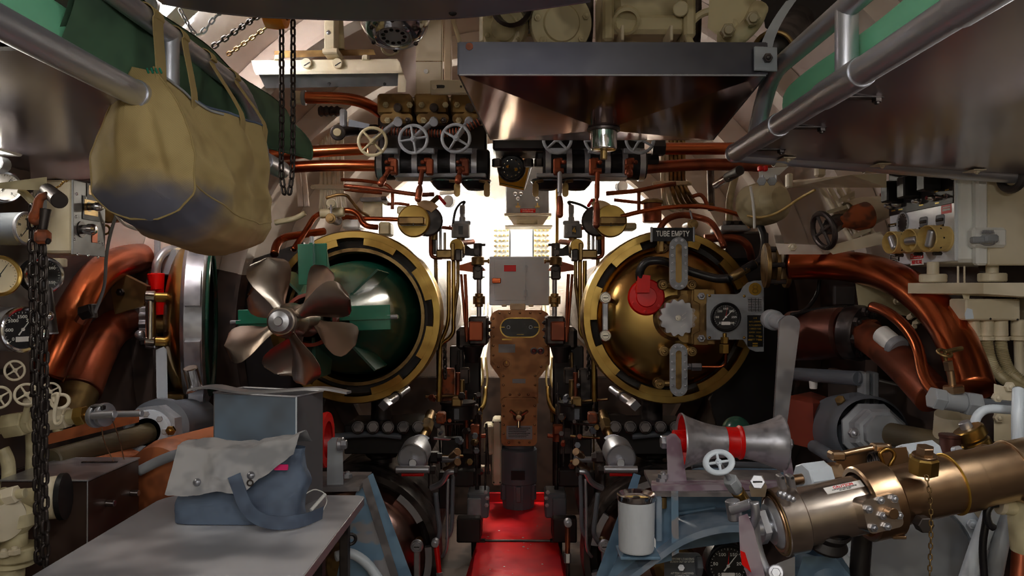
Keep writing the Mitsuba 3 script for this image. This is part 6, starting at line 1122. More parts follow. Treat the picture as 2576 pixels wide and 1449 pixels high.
part(t, 'top_plate', hull([P(x, y, d) for x, y, d in ((800, 1226, 2.0), (905, 1224, 2.0), (935, 1187, 2.15), (800, 1186, 2.15), (800, 1238, 2.0), (903, 1236, 2.0), (935, 1196, 2.15), (800, 1196, 2.15))]), 'dull_grey', False)
part(t, 'clevis', hull([P(x, y, d) for x, y in ((824, 1112), (836, 1100), (852, 1100), (862, 1118), (864, 1220), (822, 1222)) for d in (2.02, 2.05)]), 'grey', False)
part(t, 'clevis_bolt', [cyl(P(850, 1118, 2.0), P(864, 1118, 2.0), S(18, 2)), hexn(P(858, 1118, 1.98), P(872, 1118, 1.98), S(12, 2))], 'rail'); part(t, 'plate_bolt', bolt(P(874, 1202, 2.06), Z, .013), 'steel')
part(t, 'roller', lathe([(.05, 0), (.074, 0), (.076, .006), (.055, .08), (.05, .11), (.055, .14), (.076, .2), (.07, .21), (0, .21)], P(826, 1106, 2.1), -X, 40), 'red', label='red roller')
t = thing('loading_stand', 'blue painted loading stand with an arch and a steel topped frame, right side', 'stand'); D = 2.0
quadbeam(t, 'left_leg_flange', [(1594, 1190), (1612, 1196), (1530, 1480), (1488, 1480)], D + .08, .06, 'blue'); quadbeam(t, 'left_leg_web', [(1628, 1250), (1648, 1250), (1600, 1480), (1515, 1480)], D, .03, 'blue')
quadbeam(t, 'post', [(1650, 1235), (1690, 1235), (1690, 1410), (1650, 1420)], D - .02, .04, 'blue'); quadbeam(t, 'post_rib', [(1688, 1235), (1706, 1235), (1708, 1390), (1690, 1400)], D - .05, .12, 'blue_worn')
quadbeam(t, 'back_web', [(1700, 1235), (1960, 1235), (1960, 1350), (1850, 1330), (1760, 1345), (1700, 1385)], D + .1, .02, 'blue')
arch = PP([(1560, 1480, D - .06), (1640, 1420, D - .06), (1720, 1365, D - .06), (1800, 1338, D - .06), (1870, 1334, D - .06), (1960, 1350, D - .06)]); ac = catmull(arch, 6); vv, ff = [], []
for p in ac:
    for e in (V(0, 0, .012), V(0, .17, .012), V(0, .17, -.006), V(0, 0, -.006)): vv.append(p + e)
for i in range(len(ac) - 1):
    for k in range(4): a_, b_ = i * 4 + k, i * 4 + (k + 1) % 4; ff += [(a_, b_ + 4, b_), (a_, a_ + 4, b_ + 4)]
part(t, 'arch', mesh(vv, ff), 'light_blue', 40); part(t, 'weld_bead', tube(PP([(1704, 1292, D + .09), (1760, 1284, D + .09), (1800, 1278, D + .09)]), .006, 8), 'blue', True)
part(t, 'head_plate', hull([P(x, y, d) for x, y, d in ((1648, 1240, 1.95), (1990, 1240, 1.95), (1620, 1182, 2.2), (1960, 1182, 2.2), (1648, 1250, 1.95), (1990, 1250, 1.95), (1620, 1192, 2.2))]), 'dull_grey', False)
part(t, 'far_ledge', hull([P(x, y, d) for x, y, d in ((1740, 1180, 2.3), (1990, 1190, 2.3), (1740, 1186, 2.3), (1990, 1200, 2.3), (1760, 1176, 2.4), (1990, 1180, 2.4))]), 'blue', False)
part(t, 'foot_plate', hull([P(x, y, d) for x, y, d in ((1638, 1222, 1.97), (1975, 1218, 1.97), (1640, 1204, 2.12), (1950, 1204, 2.12), (1640, 1236, 1.97), (1975, 1232, 1.97))]), 'pink_grey', False)
part(t, 'pin', cyl(P(1667, 1250, 1.96), P(1667, 1278, 1.96), .01), 'dull_brass')
for x, y in ((1668, 1204), (1664, 1214)): part(t, 'foot_bolt', bolt(P(x, y, 2.05), Z, .014), 'steel')
for s, xs in ((0, ((1676, 1098), (1688, 1090), (1700, 1092), (1712, 1106), (1728, 1212), (1680, 1216))), (1, ((1966, 1098), (1972, 1092), (1982, 1100), (1998, 1200), (1972, 1206)))): quadbeam(t, 'roller_bracket', xs, 2.06, .05, 'pink_grey')
a, b = P(1662, 1112, 2.08), P(1688, 1112, 2.08); part(t, 'axle_nut', hexn(a, b, S(17, 2.08)), 'rail'); part(t, 'axle_nut', hexn(P(1974, 1116, 2.08), P(1990, 1117, 2.08), S(16, 2.08)), 'rail')
t = thing('roller', 'waisted steel roller with a glossy red waist and red hollow end on the right stand', 'roller'); a, b = P(1712, 1110, 2.1), P(1966, 1115, 2.1); w = unit(b - a); L = np.linalg.norm(b - a)
r0 = S(70, 2.1); r1 = S(38, 2.1)
prof = [(r0 * .93, L * .02), (r0, 0), (r0 * 1.01, L * .015)] + [(r1 + (r0 - r1) * (1 - q / .46) ** 1.7, q * L) for q in np.linspace(.05, .44, 9)]
part(t, 'flared_drum', lathe(prof, a, w, 56), 'roller_steel'); part(t, 'flared_drum', lathe([(r, L - h) for r, h in prof][::-1] , a, w, 56), 'roller_steel')
part(t, 'waist', lathe([(r1 * 1.02, L * .44), (r1 * 1.0, L * .46), (r1 * .98, L * .5), (r1 * 1.0, L * .56), (r1 * 1.12, L * .58), (r1 * 1.1, L * .6), (r1, L * .6)], a, w, 40), 'red'); part(t, 'hollow_lining', lathe([(r0 * .97, L * .01), (r0 * .6, L * .16), (.03, L * .2), (.03, -.02), (0, -.02)], a, w, 48), 'red'); part(t, 'axle', cyl(a - w * .03, b + w * .03, .012), 'dark_steel')
t = thing('can', 'pale enamel can with a chrome rim standing on the right blue stand', 'can'); c = P(1601, 1384, 1.93); R = S(46, 1.93); H = S(140, 1.93)
part(t, 'body', lathe([(0, .002), (R * .9, .0), (R * .96, .006), (R, H * .92)], c, Z, 48), 'enamel'); part(t, 'rim', lathe([(R * 1.02, H * .9), (R * 1.06, H * .92), (R * 1.06, H), (R * 1.0, H * 1.02), (R * .94, H * 1.0)], c, Z, 48), 'chrome'); part(t, 'lid', lathe([(R * .95, H * 1.0), (R * .8, H * .955), (R * .4, H * .95), (0, H * .95)], c, Z, 48), 'chrome'); part(t, 'lid_hole', lathe([(R * .22, 0), (R * .18, .001), (0, .001)], c + Z * H * .951, Z, 24), 'black')
part(t, 'holder', box(P(1654, 1300, 1.96), (S(14, 1.95), .05, S(110, 1.95)), None, .002), 'light_blue', False); part(t, 'bracket', box(P(1604, 1390, 1.95), (.1, .09, .008), None, .002), 'blue', False)
solo('ball', 'shiny dark green ball peeping out behind the steel roller', 'ball', ball(P(1852, 1082, 2.45), S(35, 2.45), 40), 'green', True)
solo('rod', 'dark blue grey rod seen below the steel roller waist', 'rod', cyl(P(1740, 1168, 2.5), P(1990, 1176, 2.5), .014), 'machine_grey')
# gauges under the arch
gauge('pressure_gauge', 'black pressure gauge under the arch of the right blue stand', P(1832, 1424, 2.1), N, S(56, 2.1), 'black_metal', 'dial_black', 'ink_white', 'black', .06, ('0', '50', '100', '150', '200', '250'), .9, sticker=True, red=1.5)
t = thing('instruction_plate', 'grey instruction plate with white lettering under the arch of the right stand', 'sign'); D = 2.12
part(t, 'plate', prism(rrect(S(90, D), S(100, D), S(10, D)), P(1716, 1440, D), N, .006), 'machine_grey', 30)
for s, y in (('BEFORE LOADING', 1406), ('SCREW OUT BY STOP', 1413), ('AFTER LOADING', 1442), ('SCREW IN', 1449)): lettering(t, s, P(1716, y, D - .006), N, S(4.6, D), 'ink_white', w=S(min(60, 4.4 * len(s)), D))
part(t, 'centre_boss', hexn(P(1714, 1428, D - .006), P(1714, 1428, D - .02), S(9, D)), 'steel'); part(t, 'side_lug', hexn(P(1748, 1420, D), P(1764, 1420, D), .03), 'machine_grey')
# ---------------------------------------------------------------- right side
XC = 1.198; Rr = lambda x, y: onx(x, y, XC)
t = thing('switch_cabinet', 'pale grey switch cabinet with three round knobs and warning signs at the right', 'control cabinet')
y0, y1 = Rr(2402, 550)[1], Rr(2238, 550)[1]; z0 = Rr(2402, 660)[2]; z1 = 1.93
part(t, 'case', bx(XC + .008, XC + .5, y0 + .004, y1, z0, z1, .01), 'white', False)
part(t, 'front_panel', bx(XC, XC + .01, y0, y1, z0 + .004, z1, .003), 'enamel', False)
def rp(t, name, x0, ya, x1, yb, h, m, smooth=False, base=0.0):
    a, b = Rr(x0, (ya + yb) / 2), Rr(x1, (ya + yb) / 2); za, zb = Rr((x0 + x1) / 2, yb)[2], Rr((x0 + x1) / 2, ya)[2]
    return part(t, name, bx(XC - base - h, XC - base, b[1], a[1], za, zb, .0005), m, smooth)
def rletter(t, s, x, y, h, m, w=None, base=.0): return lettering(t, s, Rr(x, y) - X * base, -X, h, m, w=w)
za, zb = Rr(2320, 527)[2], z1 - .003
bp = part(t, 'black_panel', bx(XC - .003, XC, y0 + .004, y1 - .002, za, zb, .001), 'black', False)
for x, y, w, h in ((2266, 483, 34, 54), (2309, 471, 38, 54), (2362, 459, 34, 40)): part(t, 'relay', box(Rr(x, y) - X * .028, (.05, .045, S(h, 2.3)), None, .004), 'black', False)
for x, y, m in ((2246, 518, 'rail'), (2266, 514, 'rail'), (2317, 506, 'rail'), (2353, 498, 'lens_red'), (2238, 462, 'lens_red'), (2236, 490, 'copper')):
    c = Rr(x, y); k = part(t, 'indicator_lamp', lathe([(.011, 0), (.011, .005), (.0095, .006), (.0095, .015), (.0075, .018), (.0065, .025)], c, -X, 20), 'chrome'); part(k, 'lens', dome(c - X * .023, -X, .0065, .006, 14, 3), m)
c = Rr(2382, 494); part(t, 'toggle_switch', [lathe([(.009, 0), (.009, .003), (.0065, .004), (.006, .012)], c, -X, 6), cyl(c, c - X * .03 - Z * .002, .0028, n=10)], 'chrome')
for x, y in ((2250, 530), (2268, 527), (2320, 516), (2360, 511), (2385, 478), (2358, 482), (2312, 492)): rp(t, 'lamp_label', x - 5, y - 1.5, x + 5, y + 1.5, .0006, 'gold', base=.003)
rp(t, 'warning_label', 2368, 514, 2394, 537, .0006, 'ink_red'); rp(t, 'label_band', 2371, 520, 2391, 523, .0003, 'paper', base=.0006); rp(t, 'label_band', 2371, 525, 2391, 530, .0003, 'paper', base=.0006)
c = Rr(2272, 562); part(t, 'meter', [prism(Point(0, 0).buffer(.033, 20), c, -X, .002)], 'dial_black', 30); part(t, 'meter_ring', torus(c - X * .002, -X, .033, .003, 36, 8), 'grey')
for i in range(14): a = i * .449; part(t, 'meter_mark', box(c - X * .0025 + Y * math.cos(a) * .026 + Z * math.sin(a) * .026, (.0008, .002, .002), None, 0), 'ink_white', False)
for x, y in ((2324, 558), (2366, 553)): part(t, 'readout_window', prism(rrect(.044, .029, .008), Rr(x, y), -X, .002), 'machine_grey', 30); part(t, 'readout_drum', cyl(Rr(x, y) - Y * .018, Rr(x, y) + Y * .018, .005), 'dark_steel')
for x, y in ((2246, 567), (2322, 575), (2363, 570)): rp(t, 'name_tag', x - 11, y - 5, x + 12, y + 3, .0008, 'black'); rp(t, 'tag_text', x - 8, y - 3.4, x + 9, y - 1.8, .0003, 'gold', base=.0008); rp(t, 'tag_text', x - 6, y - .4, x + 6, y + 1.2, .0003, 'ink_white', base=.0008)
for (x, y, r, ang) in ((2285, 611, .034, 2.0), (2334, 606, .034, 0.05), (2382, 601, .037, 1.3)):
    c = Rr(x, y); w = unit(V(-1, -.25, 0))
    k = part(t, 'rotary_knob', [lathe([(r * .95, .0), (r * .95, .012), (r * .88, .014), (r * .88, .022), (r * .96, .024), (r * .96, .03), (r, .032), (r, .066), (r * .93, .068), (r * .9, .042), (0, .04)], c, w, 40)], 'tan', label='tan rotary switch with a grey bar grip')
    u, v, _ = frame(w); d = u * math.cos(ang) + v * math.sin(ang); e = c + w * .054
    part(k, 'grip_bar', tube([e - d * r * .6, e - d * r * .55, e + d * r * .55, e + d * r * .6], [.004, .012, .012, .004], 12), 'rail', True)
    for q in ringpts(c + w * .045, w, r, 8): part(k, 'grub_hole', disc(q - w * .001, unit(q - c - w * .045), .0025, .0006, 8), 'black')
    part(k, 'clamp_screw', hexn(c - Z * (r + .004) + w * .02, c - Z * (r + .004) + w * .045, .006), 'dark_steel')
rp(t, 'danger_sign', 2291, 637, 2324, 667, .0008, 'paper'); rp(t, 'danger_band', 2291.5, 637.5, 2323.5, 651, .0004, 'ink_red', base=.0008); rp(t, 'danger_field', 2294, 639.5, 2321, 648.5, .0003, 'paper', base=.0012)
rletter(t, 'DANGER', 2307.5, 644, .0075, 'ink_red', .05, .0016); rletter(t, 'HIGH VOLTAGE', 2307.5, 659, .011, 'ink_red', .058, .0009)
rp(t, 'data_plate', 2240, 640, 2263, 658, .0008, 'black'); [rp(t, 'data_line', 2243, 643 + 4 * i, 2260, 644.4 + 4 * i, .0003, 'ink_white', base=.0008) for i in range(4)]
# side towards the room's fore end
ys = y0
def fs(t, name, x0, ya, x1, yb, h, m, bev=.004, base=0): a, b = P(x0, yb, ys - base), P(x1, ya, ys - base); return part(t, name, bx(a[0], b[0], ys - base - h, ys - base + .004, a[2], b[2], bev), m, False)
fs(t, 'side_ridge', 2446, 440, 2474, 668, .022, 'white', .006); fs(t, 'side_door', 2480, 430, 2640, 668, .012, 'cream', .006)
lt = fs(t, 'latch_plate', 2432, 574, 2518, 624, .03, 'white', .008); fs(lt, 'latch_bar', 2440, 596, 2474, 612, .016, 'grey', .003, .03); fs(lt, 'latch_block', 2466, 591, 2500, 612, .026, 'grey', .006, .03)
part(lt, 'latch_spring', tube([P(2470 + i * 1.05, 583 + 4 * math.sin(i * 1.57), ys - .045 + .006 * math.cos(i * 1.57)) for i in range(30)], .0013, 6, 2), 'rail', True)
part(lt, 'latch_wire', tube(PP([(2466, 612, ys - .06), (2480, 617, ys - .06), (2500, 614, ys - .06), (2506, 600, ys - .05)]), .002, 8), 'steel', True)
for x in (2347, 2496):
    c = P(x, 700, 2.2) if x < 2400 else P(x, 698, 2.14); part(t, 'shock_mount', [cyl(c - Z * .012, c + Z * .012, .036), cyl(c - Z * .012, V(c[0], c[1], z0 + .005), .016)], 'cream')
part(t, 'earth_strap', [box(P(2410, 692, 2.14), (.004, .006, .05), None, .001), box(P(2426, 692, 2.14), (.003, .006, .05), None, .001)], 'cream', False)
# shelf, conduit box, conduits, cables
t = thing('shelf_bracket', 'thick chipped cream shelf carrying the switch cabinet', 'shelf')
part(t, 'shelf', hull([P(x, y, d) for x, y, d in ((2284, 712, 2.2), (2284, 738, 2.2), (2474, 711, 2.0), (2474, 739, 2.0), (2660, 711, 1.9), (2660, 752, 1.9))] + [P(2660, 712, 2.5), P(2330, 712, 2.5), P(2660, 733, 2.5), P(2330, 733, 2.5)]), 'cream', False)
part(t, 'gusset', hull([P(x, y, d) for x, y in ((2420, 738), (2440, 738), (2434, 790)) for d in (2.06, 2.08)]), 'cream', False); part(t, 'wall_post', cyl(P(2600, 740, 2.15), P(2600, 1300, 2.15), .04), 'cream')
t = thing('conduit_box', 'cream flat conduit box with cracked paint under the shelf at the right edge', 'box'); D = 2.02
part(t, 'body', fbox(2430, 752, 2568, 806, D, .08, .004), 'cream', False); part(t, 'paint_chip', prism([(-.012, -.014), (.01, -.012), (.006, .012), (-.008, .016), (-.014, 0)], P(2440, 790, D), N, .0008), 'light_grey', False)
for q in ((2492, 802), (2560, 804)): part(t, 'screw', dome(P(*q, D), N, .003, .002, 8, 2), 'black_metal')
for x0, x1, r, lab in ((2448, 2452, 14, 'leftmost'), (2481, 2481, 16, 'second'), (2515, 2516, 18, 'third'), (2562, 2562, 17, 'rightmost')):
    t = thing('conduit', f'cream conduit stub with a ribbed cable below the conduit box, {lab} of four', 'conduit', 'conduits under the cream box')
    part(t, 'stub', cyl(P(x0, 804, D + .03), P(x1, 846, D + .03), S(r, D + .03)), 'cream'); part(t, 'collar', cyl(P(x1, 846, D + .03), P(x1, 856, D + .03), S(r + 3, D + .03)), 'cream')
    if r > 14 and x0 < 2550: part(t, 'cable', tube(PP([(x1, 852, D + .03), (x1 + 6, 890, D + .03), (x1 + 22, 930, D + .02), (x1 + 56, 962, D), (x1 + 120, 985, D)]), S(13, D), 14), 'cream_dirty', True); pts_ = catmull(PP([(x1, 852, D + .03), (x1 + 6, 890, D + .03), (x1 + 22, 930, D + .02), (x1 + 56, 962, D)]), 9); [part(t, 'cable_rib', torus(pts_[i], pts_[i + 1] - pts_[i - 1], S(13.4, D), S(1.6, D), 14, 5), 'cream_dirty') for i in range(1, len(pts_) - 1)]
    else: part(t, 'cable', cyl(P(x1, 850, D + .03), P(x1 + (4 if x0 > 2500 else 14), 990, D + .05), S(11, D)), 'cream')
# copper
tubepx([(1985, 668, 2.75), (2060, 664, 2.7), (2130, 668, 2.6), (2200, 681, 2.48), (2265, 706, 2.35), (2330, 752, 2.22), (2388, 818, 2.1), (2426, 895, 2.02), (2452, 985, 1.96)], 42, 'copper', 'pipe', 'biggest polished copper pipe arching from the tube and down the right side', n=32)
t = thing('pipe_flange', 'tarnished brass flange where the biggest copper pipe leaves the right tube', 'flange'); c = P(1965, 668, 2.8); w = unit(V(1, -.15, 0))
for k in range(3): part(t, 'ring', cyl(c - w * (.06 - k * .035), c - w * (.045 - k * .035), .082 if k != 1 else .07), 'dull_brass')
for p in ringpts(c - w * .06, w, .068, 6): part(t, 'bolt', cyl(p, p + w * .09, .009, n=8), 'dark_steel')
tubepx([(2195, 772, 2.2), (2218, 778, 2.15), (2258, 802, 2.08), (2300, 850, 2.02), (2314, 890, 2.0), (2318, 930, 1.96), (2330, 965, 1.92), (2352, 990, 1.88)], 14, 'copper', 'pipe', 'slim polished copper pipe curving down to the grey tee fitting at the right')
tubepx([(2140, 835, 2.6), (2180, 845, 2.5), (2230, 880, 2.35), (2290, 935, 2.2), (2350, 1000, 2.1)], 42, 'old_copper', 'pipe', 'dark copper pipe running down right from the black bolted flange', n=28)
t = thing('pipe_sleeve', 'worn white painted sleeve on the dark copper pipe at the right', 'sleeve'); part(t, 'sleeve', cyl(P(2215, 838, 2.32), P(2250, 868, 2.27), S(24, 2.3)), 'white'); part(t, 'ring', cyl(P(2248, 866, 2.27), P(2262, 878, 2.25), S(28, 2.3)), 'grey')
t = thing('valve_barrel', 'dark brown barrel with a black bolted flange behind the steel lever arm', 'valve'); a, b = P(1990, 845, 2.8), P(2148, 838, 2.55); w = unit(V(.75, -1, -.05))
part(t, 'barrel', cyl(a, P(2130, 838, 2.62), S(64, 2.7), n=36), 'dark_copper'); c = P(2160, 838, 2.55); part(t, 'flange', lathe([(0, .03), (S(40, 2.5), .03), (S(44, 2.5), .02), (S(68, 2.5), .02), (S(72, 2.5), .01), (S(72, 2.5), -.03), (0, -.03)], c, w, 40), 'dark_steel')
for p in ringpts(c + w * .02, w, S(57, 2.5), 8, .2): part(t, 'bolt', bolt(p, w, .016), 'dark_steel')
part(t, 'flow_port', cyl(c, c + w * .06, S(38, 2.5)), 'old_copper')
t = thing('wedge_cable', 'thin dark cables curving behind the lever arm below the biggest copper pipe', 'cable'); part(t, 'cable', tube(PP([(2062, 700, 2.8), (2055, 740, 2.8), (2030, 775, 2.75), (1995, 796, 2.7), (1975, 800, 2.7)]), .007, 8), 'black', True); part(t, 'cable', tube(PP([(1990, 792, 2.7), (2060, 778, 2.7), (2130, 775, 2.65), (2190, 772, 2.6)]), .007, 8), 'black', True)
# lever arm
t = thing('hand_lever', 'long flat steel lever arm with a rounded top reaching down behind the roller', 'lever'); D = 2.45
pts = [(1942, 1090)] + [(1984 + 25.5 * math.cos(a) , 818 - 25 * math.sin(a)) for a in np.linspace(math.pi, 0, 12)] + [(1972, 1100)]
part(t, 'arm', pprism(pts, D, .012), 'steel', 25); part(t, 'pivot', [cyl(P(1975, 815, D + .01), P(1950, 806, D + .12), S(20, D)), cyl(P(1948, 806, D + .12), P(1938, 803, D + .2), S(27, D))], 'grey')
# frame-mounted gear on the hull, right
t = thing('hull_valve', 'brown valve with a dark tilted handwheel between the hull frames at the right', 'valve'); D = 2.5
w = unit(V(-.95, -.2, -.25)); c = P(2072, 580, D)
u_, v_, _ = frame(w); R = S(44, D); hw = part(t, 'handwheel', torus(c, w, R, R * .16, 36, 10), 'dark_steel')
for a in (.3, 1.87, 3.44, 5.0): part(hw, 'spoke', tube([c, c + (u_ * math.cos(a) + v_ * math.sin(a)) * R], R * .1, 8), 'dark_steel')
part(t, 'stem', [cyl(c, P(2108, 560, D + .1), S(10, D)), hexn(P(2086, 572, D + .04), P(2112, 556, D + .12), S(22, D))], 'dark_steel'); part(t, 'bonnet', lathe([(S(14, D), 0), (S(16, D), .03), (S(34, D), .08), (S(36, D), .12), (0, .13)], P(2104, 562, D + .08), -w, 24), 'rust'); part(t, 'body', lathe([(S(40, D), 0), (S(44, D), .05), (S(30, D), .16), (0, .17)], P(2135, 545, D + .2), -w, 28), 'cream')
for (p, q, h) in (((2110, 500), (2150, 480), 12), ((2145, 590), (2190, 570), 12), ((2080, 530), (2130, 515), 10)): part(t, 'flange_bar', hull([P(x, y + e, d) for (x, y) in (p, q) for e in (0, h) for d in (D + .1, D + .2)]), 'cream', False)
for i, x in enumerate((2105, 2125, 2147, 2168)): tubepx([(x - 40, 470, 2.75), (x, 540, 2.7), (x + 40, 610, 2.65)], 7, 'cream', 'pipe', f'cream pipe slanting down the right hull, {["first","second","third","fourth"][i]} from the left behind the dark handwheel')
t = thing('angle_plate', 'cream chipped angle plate below the dark tilted handwheel at the right', 'plate'); part(t, 'plate', hull([P(x, y, d) for x, y in ((2075, 622), (2215, 582), (2232, 612), (2095, 640)) for d in (2.5, 2.52)]), 'cream', False); part(t, 'back_plate', hull([P(x, y, d) for x, y in ((1950, 612), (2100, 618), (2095, 640), (1960, 640)) for d in (2.62, 2.64)]), 'hull', False); part(t, 'stud', bolt(P(1992, 622, 2.62), N, .014), 'cream')
t = thing('cable_duct', 'long cream duct running under the right berth past the hull frames', 'duct'); part(t, 'duct', hull([P(x, y, d) for x, y, d in ((1975, 462, 2.7), (2140, 440, 2.35), (2230, 436, 2.35), (2230, 472, 2.35), (1985, 472, 2.7))] + [P(2230, 436, 2.5), P(1980, 455, 2.8)]), 'cream', False); part(t, 'clip', [box(P(1985, 455, 2.66), (.02, .03, .05), None, .005)], 'cream', False); part(t, 'clip', box(P(2062, 430, 2.5), (.03, .03, .04), None, .006), 'cream', False)
t = thing('fuse_box', 'small white panel with two red caps hanging under the right berth corner', 'panel'); D = 2.6; part(t, 'plate', hull([P(x, y, d) for x, y in ((1908, 425), (1985, 418), (1960, 440), (1910, 458)) for d in (D, D + .03)]), 'white', False)
for x in (1912, 1925): part(t, 'red_cap', box(P(x, 424, D - .01), (.014, .02, .018), None, .003), 'red', False)
for x in (1918, 1952): part(t, 'pin', cyl(P(x, 455, D - .01), P(x, 440, D - .01), .004, n=8), 'steel')
for x in (1916, 1942): part(t, 'hex_nut', hexn(P(x, 456, D - .01), P(x, 456, D - .03), .016), 'grey')
t = thing('terminal_board', 'dirty white board with two studs and a dark recess behind the slim copper pipe', 'board'); D = 2.55
part(t, 'board', hull([P(x, y, d) for x, y in ((2150, 700), (2240, 690), (2300, 760), (2310, 800), (2160, 775)) for d in (D, D + .02)]), 'cream_dirty', False); part(t, 'recess', fbox(2100, 718, 2152, 768, D - .005, .02), 'black_metal', False)
for q in ((2245, 727), (2255, 758)): part(t, 'stud', [disc(P(*q, D), N, S(9, D), .012, 18), disc(P(*q, D) + N * .012, N, S(4, D), .01, 12)], 'cream')
t = thing('connector_cluster', 'cluster of small cream connectors between the two copper pipes at the right', 'connector'); [part(t, 'connector', hexn(P(x, y, 2.35), P(x + 12, y - 8, 2.33), S(7, 2.35)), 'cream') for x, y in ((2285, 800), (2300, 815), (2312, 800), (2290, 828))]
# grey tee with needle valve
t = thing('tee_fitting', 'grey painted tee fitting with hexagon ends at the lower end of the slim copper pipe', 'fitting'); D = 1.85; part(t, 'end_nut', hexn(P(2342, 1000, D), P(2372, 1006, D), S(29, D)), 'grey'); part(t, 'body', cyl(P(2372, 1006, D), P(2425, 1014, D), S(24, D)), 'grey'); part(t, 'end_nut', hexn(P(2424, 1014, D), P(2462, 1018, D), S(31, D)), 'grey'); part(t, 'pipe', cyl(P(2440, 1014, D), P(2620, 1030, D), S(15, D)), 'machine_grey')
t = thing('needle_valve', 'bronze needle valve with a tiny yellow wheel standing on the grey tee fitting', 'valve'); part(t, 'bonnet', hexn(P(2400, 988, D), P(2398, 970, D), S(27, D)), 'bronze'); part(t, 'stem', [cyl(P(2396, 970, D), P(2390, 932, D), S(9, D)), hexn(P(2388, 932, D), P(2384, 908, D), S(12, D))], 'bronze'); part(t, 'wheel', [torus(P(2376, 888, D), unit(V(.1, -.5, 1)), S(16, D), S(4, D), 24, 8), cyl(P(2380, 908, D), P(2376, 888, D), S(4, D))], 'dull_brass'); part(t, 'lever', cyl(P(2376, 886, D), P(2420, 876, D + .02), S(6, D)), 'dull_brass')
for i, pts in enumerate(([(2449, 1150, 1.7), (2449, 1090, 1.7), (2452, 1050, 1.7), (2476, 1026, 1.7), (2520, 1030, 1.7), (2620, 1036, 1.7)], [(2562, 1170, 1.62), (2560, 1100, 1.62), (2560, 1040, 1.62), (2562, 980, 1.65)])): tubepx(pts, 11 if i == 0 else 14, 'light_grey', 'pipe', ('pale grey tube bending over beside the grey tee fitting at the right' if i == 0 else 'upright pale grey tube at the right edge behind the bronze pipe'))
t = thing('pump_base', 'cream painted tapered casting under the grey tee fitting at the right', 'casting'); part(t, 'cone', lathe([(S(44, 2.0), 0), (S(60, 2.0), .16), (S(62, 2.0), .3), (0, .3)], P(2400, 1040, 2.0), V(.15, .2, -1), 32), 'cream'); part(t, 'plate', hull([P(x, y, d) for x, y in ((2500, 965), (2576, 985), (2640, 1130), (2500, 1110)) for d in (1.85, 1.88)]), 'cream', False)
for q in ((2504, 1000), (2508, 1050), (2536, 972)): part(t, 'bolt', bolt(P(*q, 1.85), N, .012), 'cream')
# grey ram at the right
t = thing('ram_housing', 'grey ram housing with a big hexagon nut and clevis on top at the right', 'hydraulic ram'); a, b = P(2150, 1085, 2.55), P(2240, 1092, 2.2); w = unit(b - a)
part(t, 'body', lathe([(0, -.15), (S(95, 2.5), -.15), (S(98, 2.5), .05), (S(90, 2.5), .12), (S(88, 2.5), .17), (S(80, 2.5), .19)], a, w, 44), 'machine_grey'); part(t, 'hex_nut', lathe([(S(76, 2.4), .18), (S(76, 2.4), .2), (S(62, 2.4), .205), (S(62, 2.4), .27), (S(54, 2.4), .285), (S(46, 2.4), .287), (S(44, 2.4), .31), (0, .31)], a, w, 8, .4), 'grey', 20)
part(t, 'base', hull([P(x, y, d) for x, y in ((2088, 1080), (2130, 1060), (2190, 1200), (2092, 1200)) for d in (2.45, 2.65)]), 'machine_grey', False)
for x in (2172, 2194): part(t, 'clevis', box(P(x, 975, 2.5), (.018, .06, S(80, 2.5)), None, .006), 'grey', False)
part(t, 'clevis_pin', [cyl(P(2158, 950, 2.5), P(2206, 955, 2.5), .018)], 'machine_grey'); part(t, 'grease_nipple', [hexn(P(2120, 1018, 2.45), P(2112, 1004, 2.43), .016)], 'dull_brass'); part(t, 'bolt', bolt(P(2145, 1088, 2.28), N, .016), 'rail')
part(t, 'ram_rod', cyl(P(2240, 1092, 2.2), P(2430, 1130, 1.95), S(30, 2.1)), 'olive'); part(t, 'link_rod', cyl(P(1985, 940, 2.9), P(2160, 952, 2.5), .024), 'machine_grey')
solo('locker', 'dark red locker in the shadow beyond the lever arm at the right', 'locker', hull([P(x, y, d) for x, y, d in ((1965, 1000, 2.7), (2045, 1015, 2.6), (2112, 1010, 2.9), (2040, 985, 3.0), (1965, 1110, 2.7), (2048, 1130, 2.6), (2112, 1100, 2.9))]), 'rust_red', False)
solo('paper_cup', 'small white cup lying in the shadow on the dark red locker', 'cup', cyl(P(2046, 978, 2.75), P(2046, 952, 2.75), S(9, 2.75), S(11, 2.75)), 'paper')
solo('pipe', 'grey pipe end beneath the grey ram at the right', 'pipe', cyl(P(2046, 1122, 2.5), P(2110, 1160, 2.3), S(16, 2.4)), 'machine_grey')
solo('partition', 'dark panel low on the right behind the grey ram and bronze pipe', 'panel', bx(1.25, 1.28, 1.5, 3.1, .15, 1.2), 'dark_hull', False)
t = thing('tank', 'big pale grey tank end with a bolted flange behind the bronze barrel', 'tank'); D = 1.85; c = P(2300, 1385, D); w = unit(V(-.3, -1, .15))
part(t, 'dished_end', lathe([(S(128, D), 0), (S(120, D), .02), (S(60, D), .045), (0, .05)], c, w, 48), 'grey'); part(t, 'flange', lathe([(S(126, D), .0), (S(130, D), .014), (S(168, D), .014), (S(170, D), .008), (S(170, D), -.04), (S(150, D), -.05), (S(150, D), -.3), (0, -.3)], c, w, 56), 'light_grey'); part(t, 'second_flange', lathe([(S(168, D), -.055), (S(176, D), -.05), (S(176, D), -.09), (S(168, D), -.095)], c, w, 56), 'grey')
for p in ringpts(c + w * .014, w, S(149, D), 14, .1): part(t, 'bolt', bolt(p, w, S(13, D)), 'light_grey')
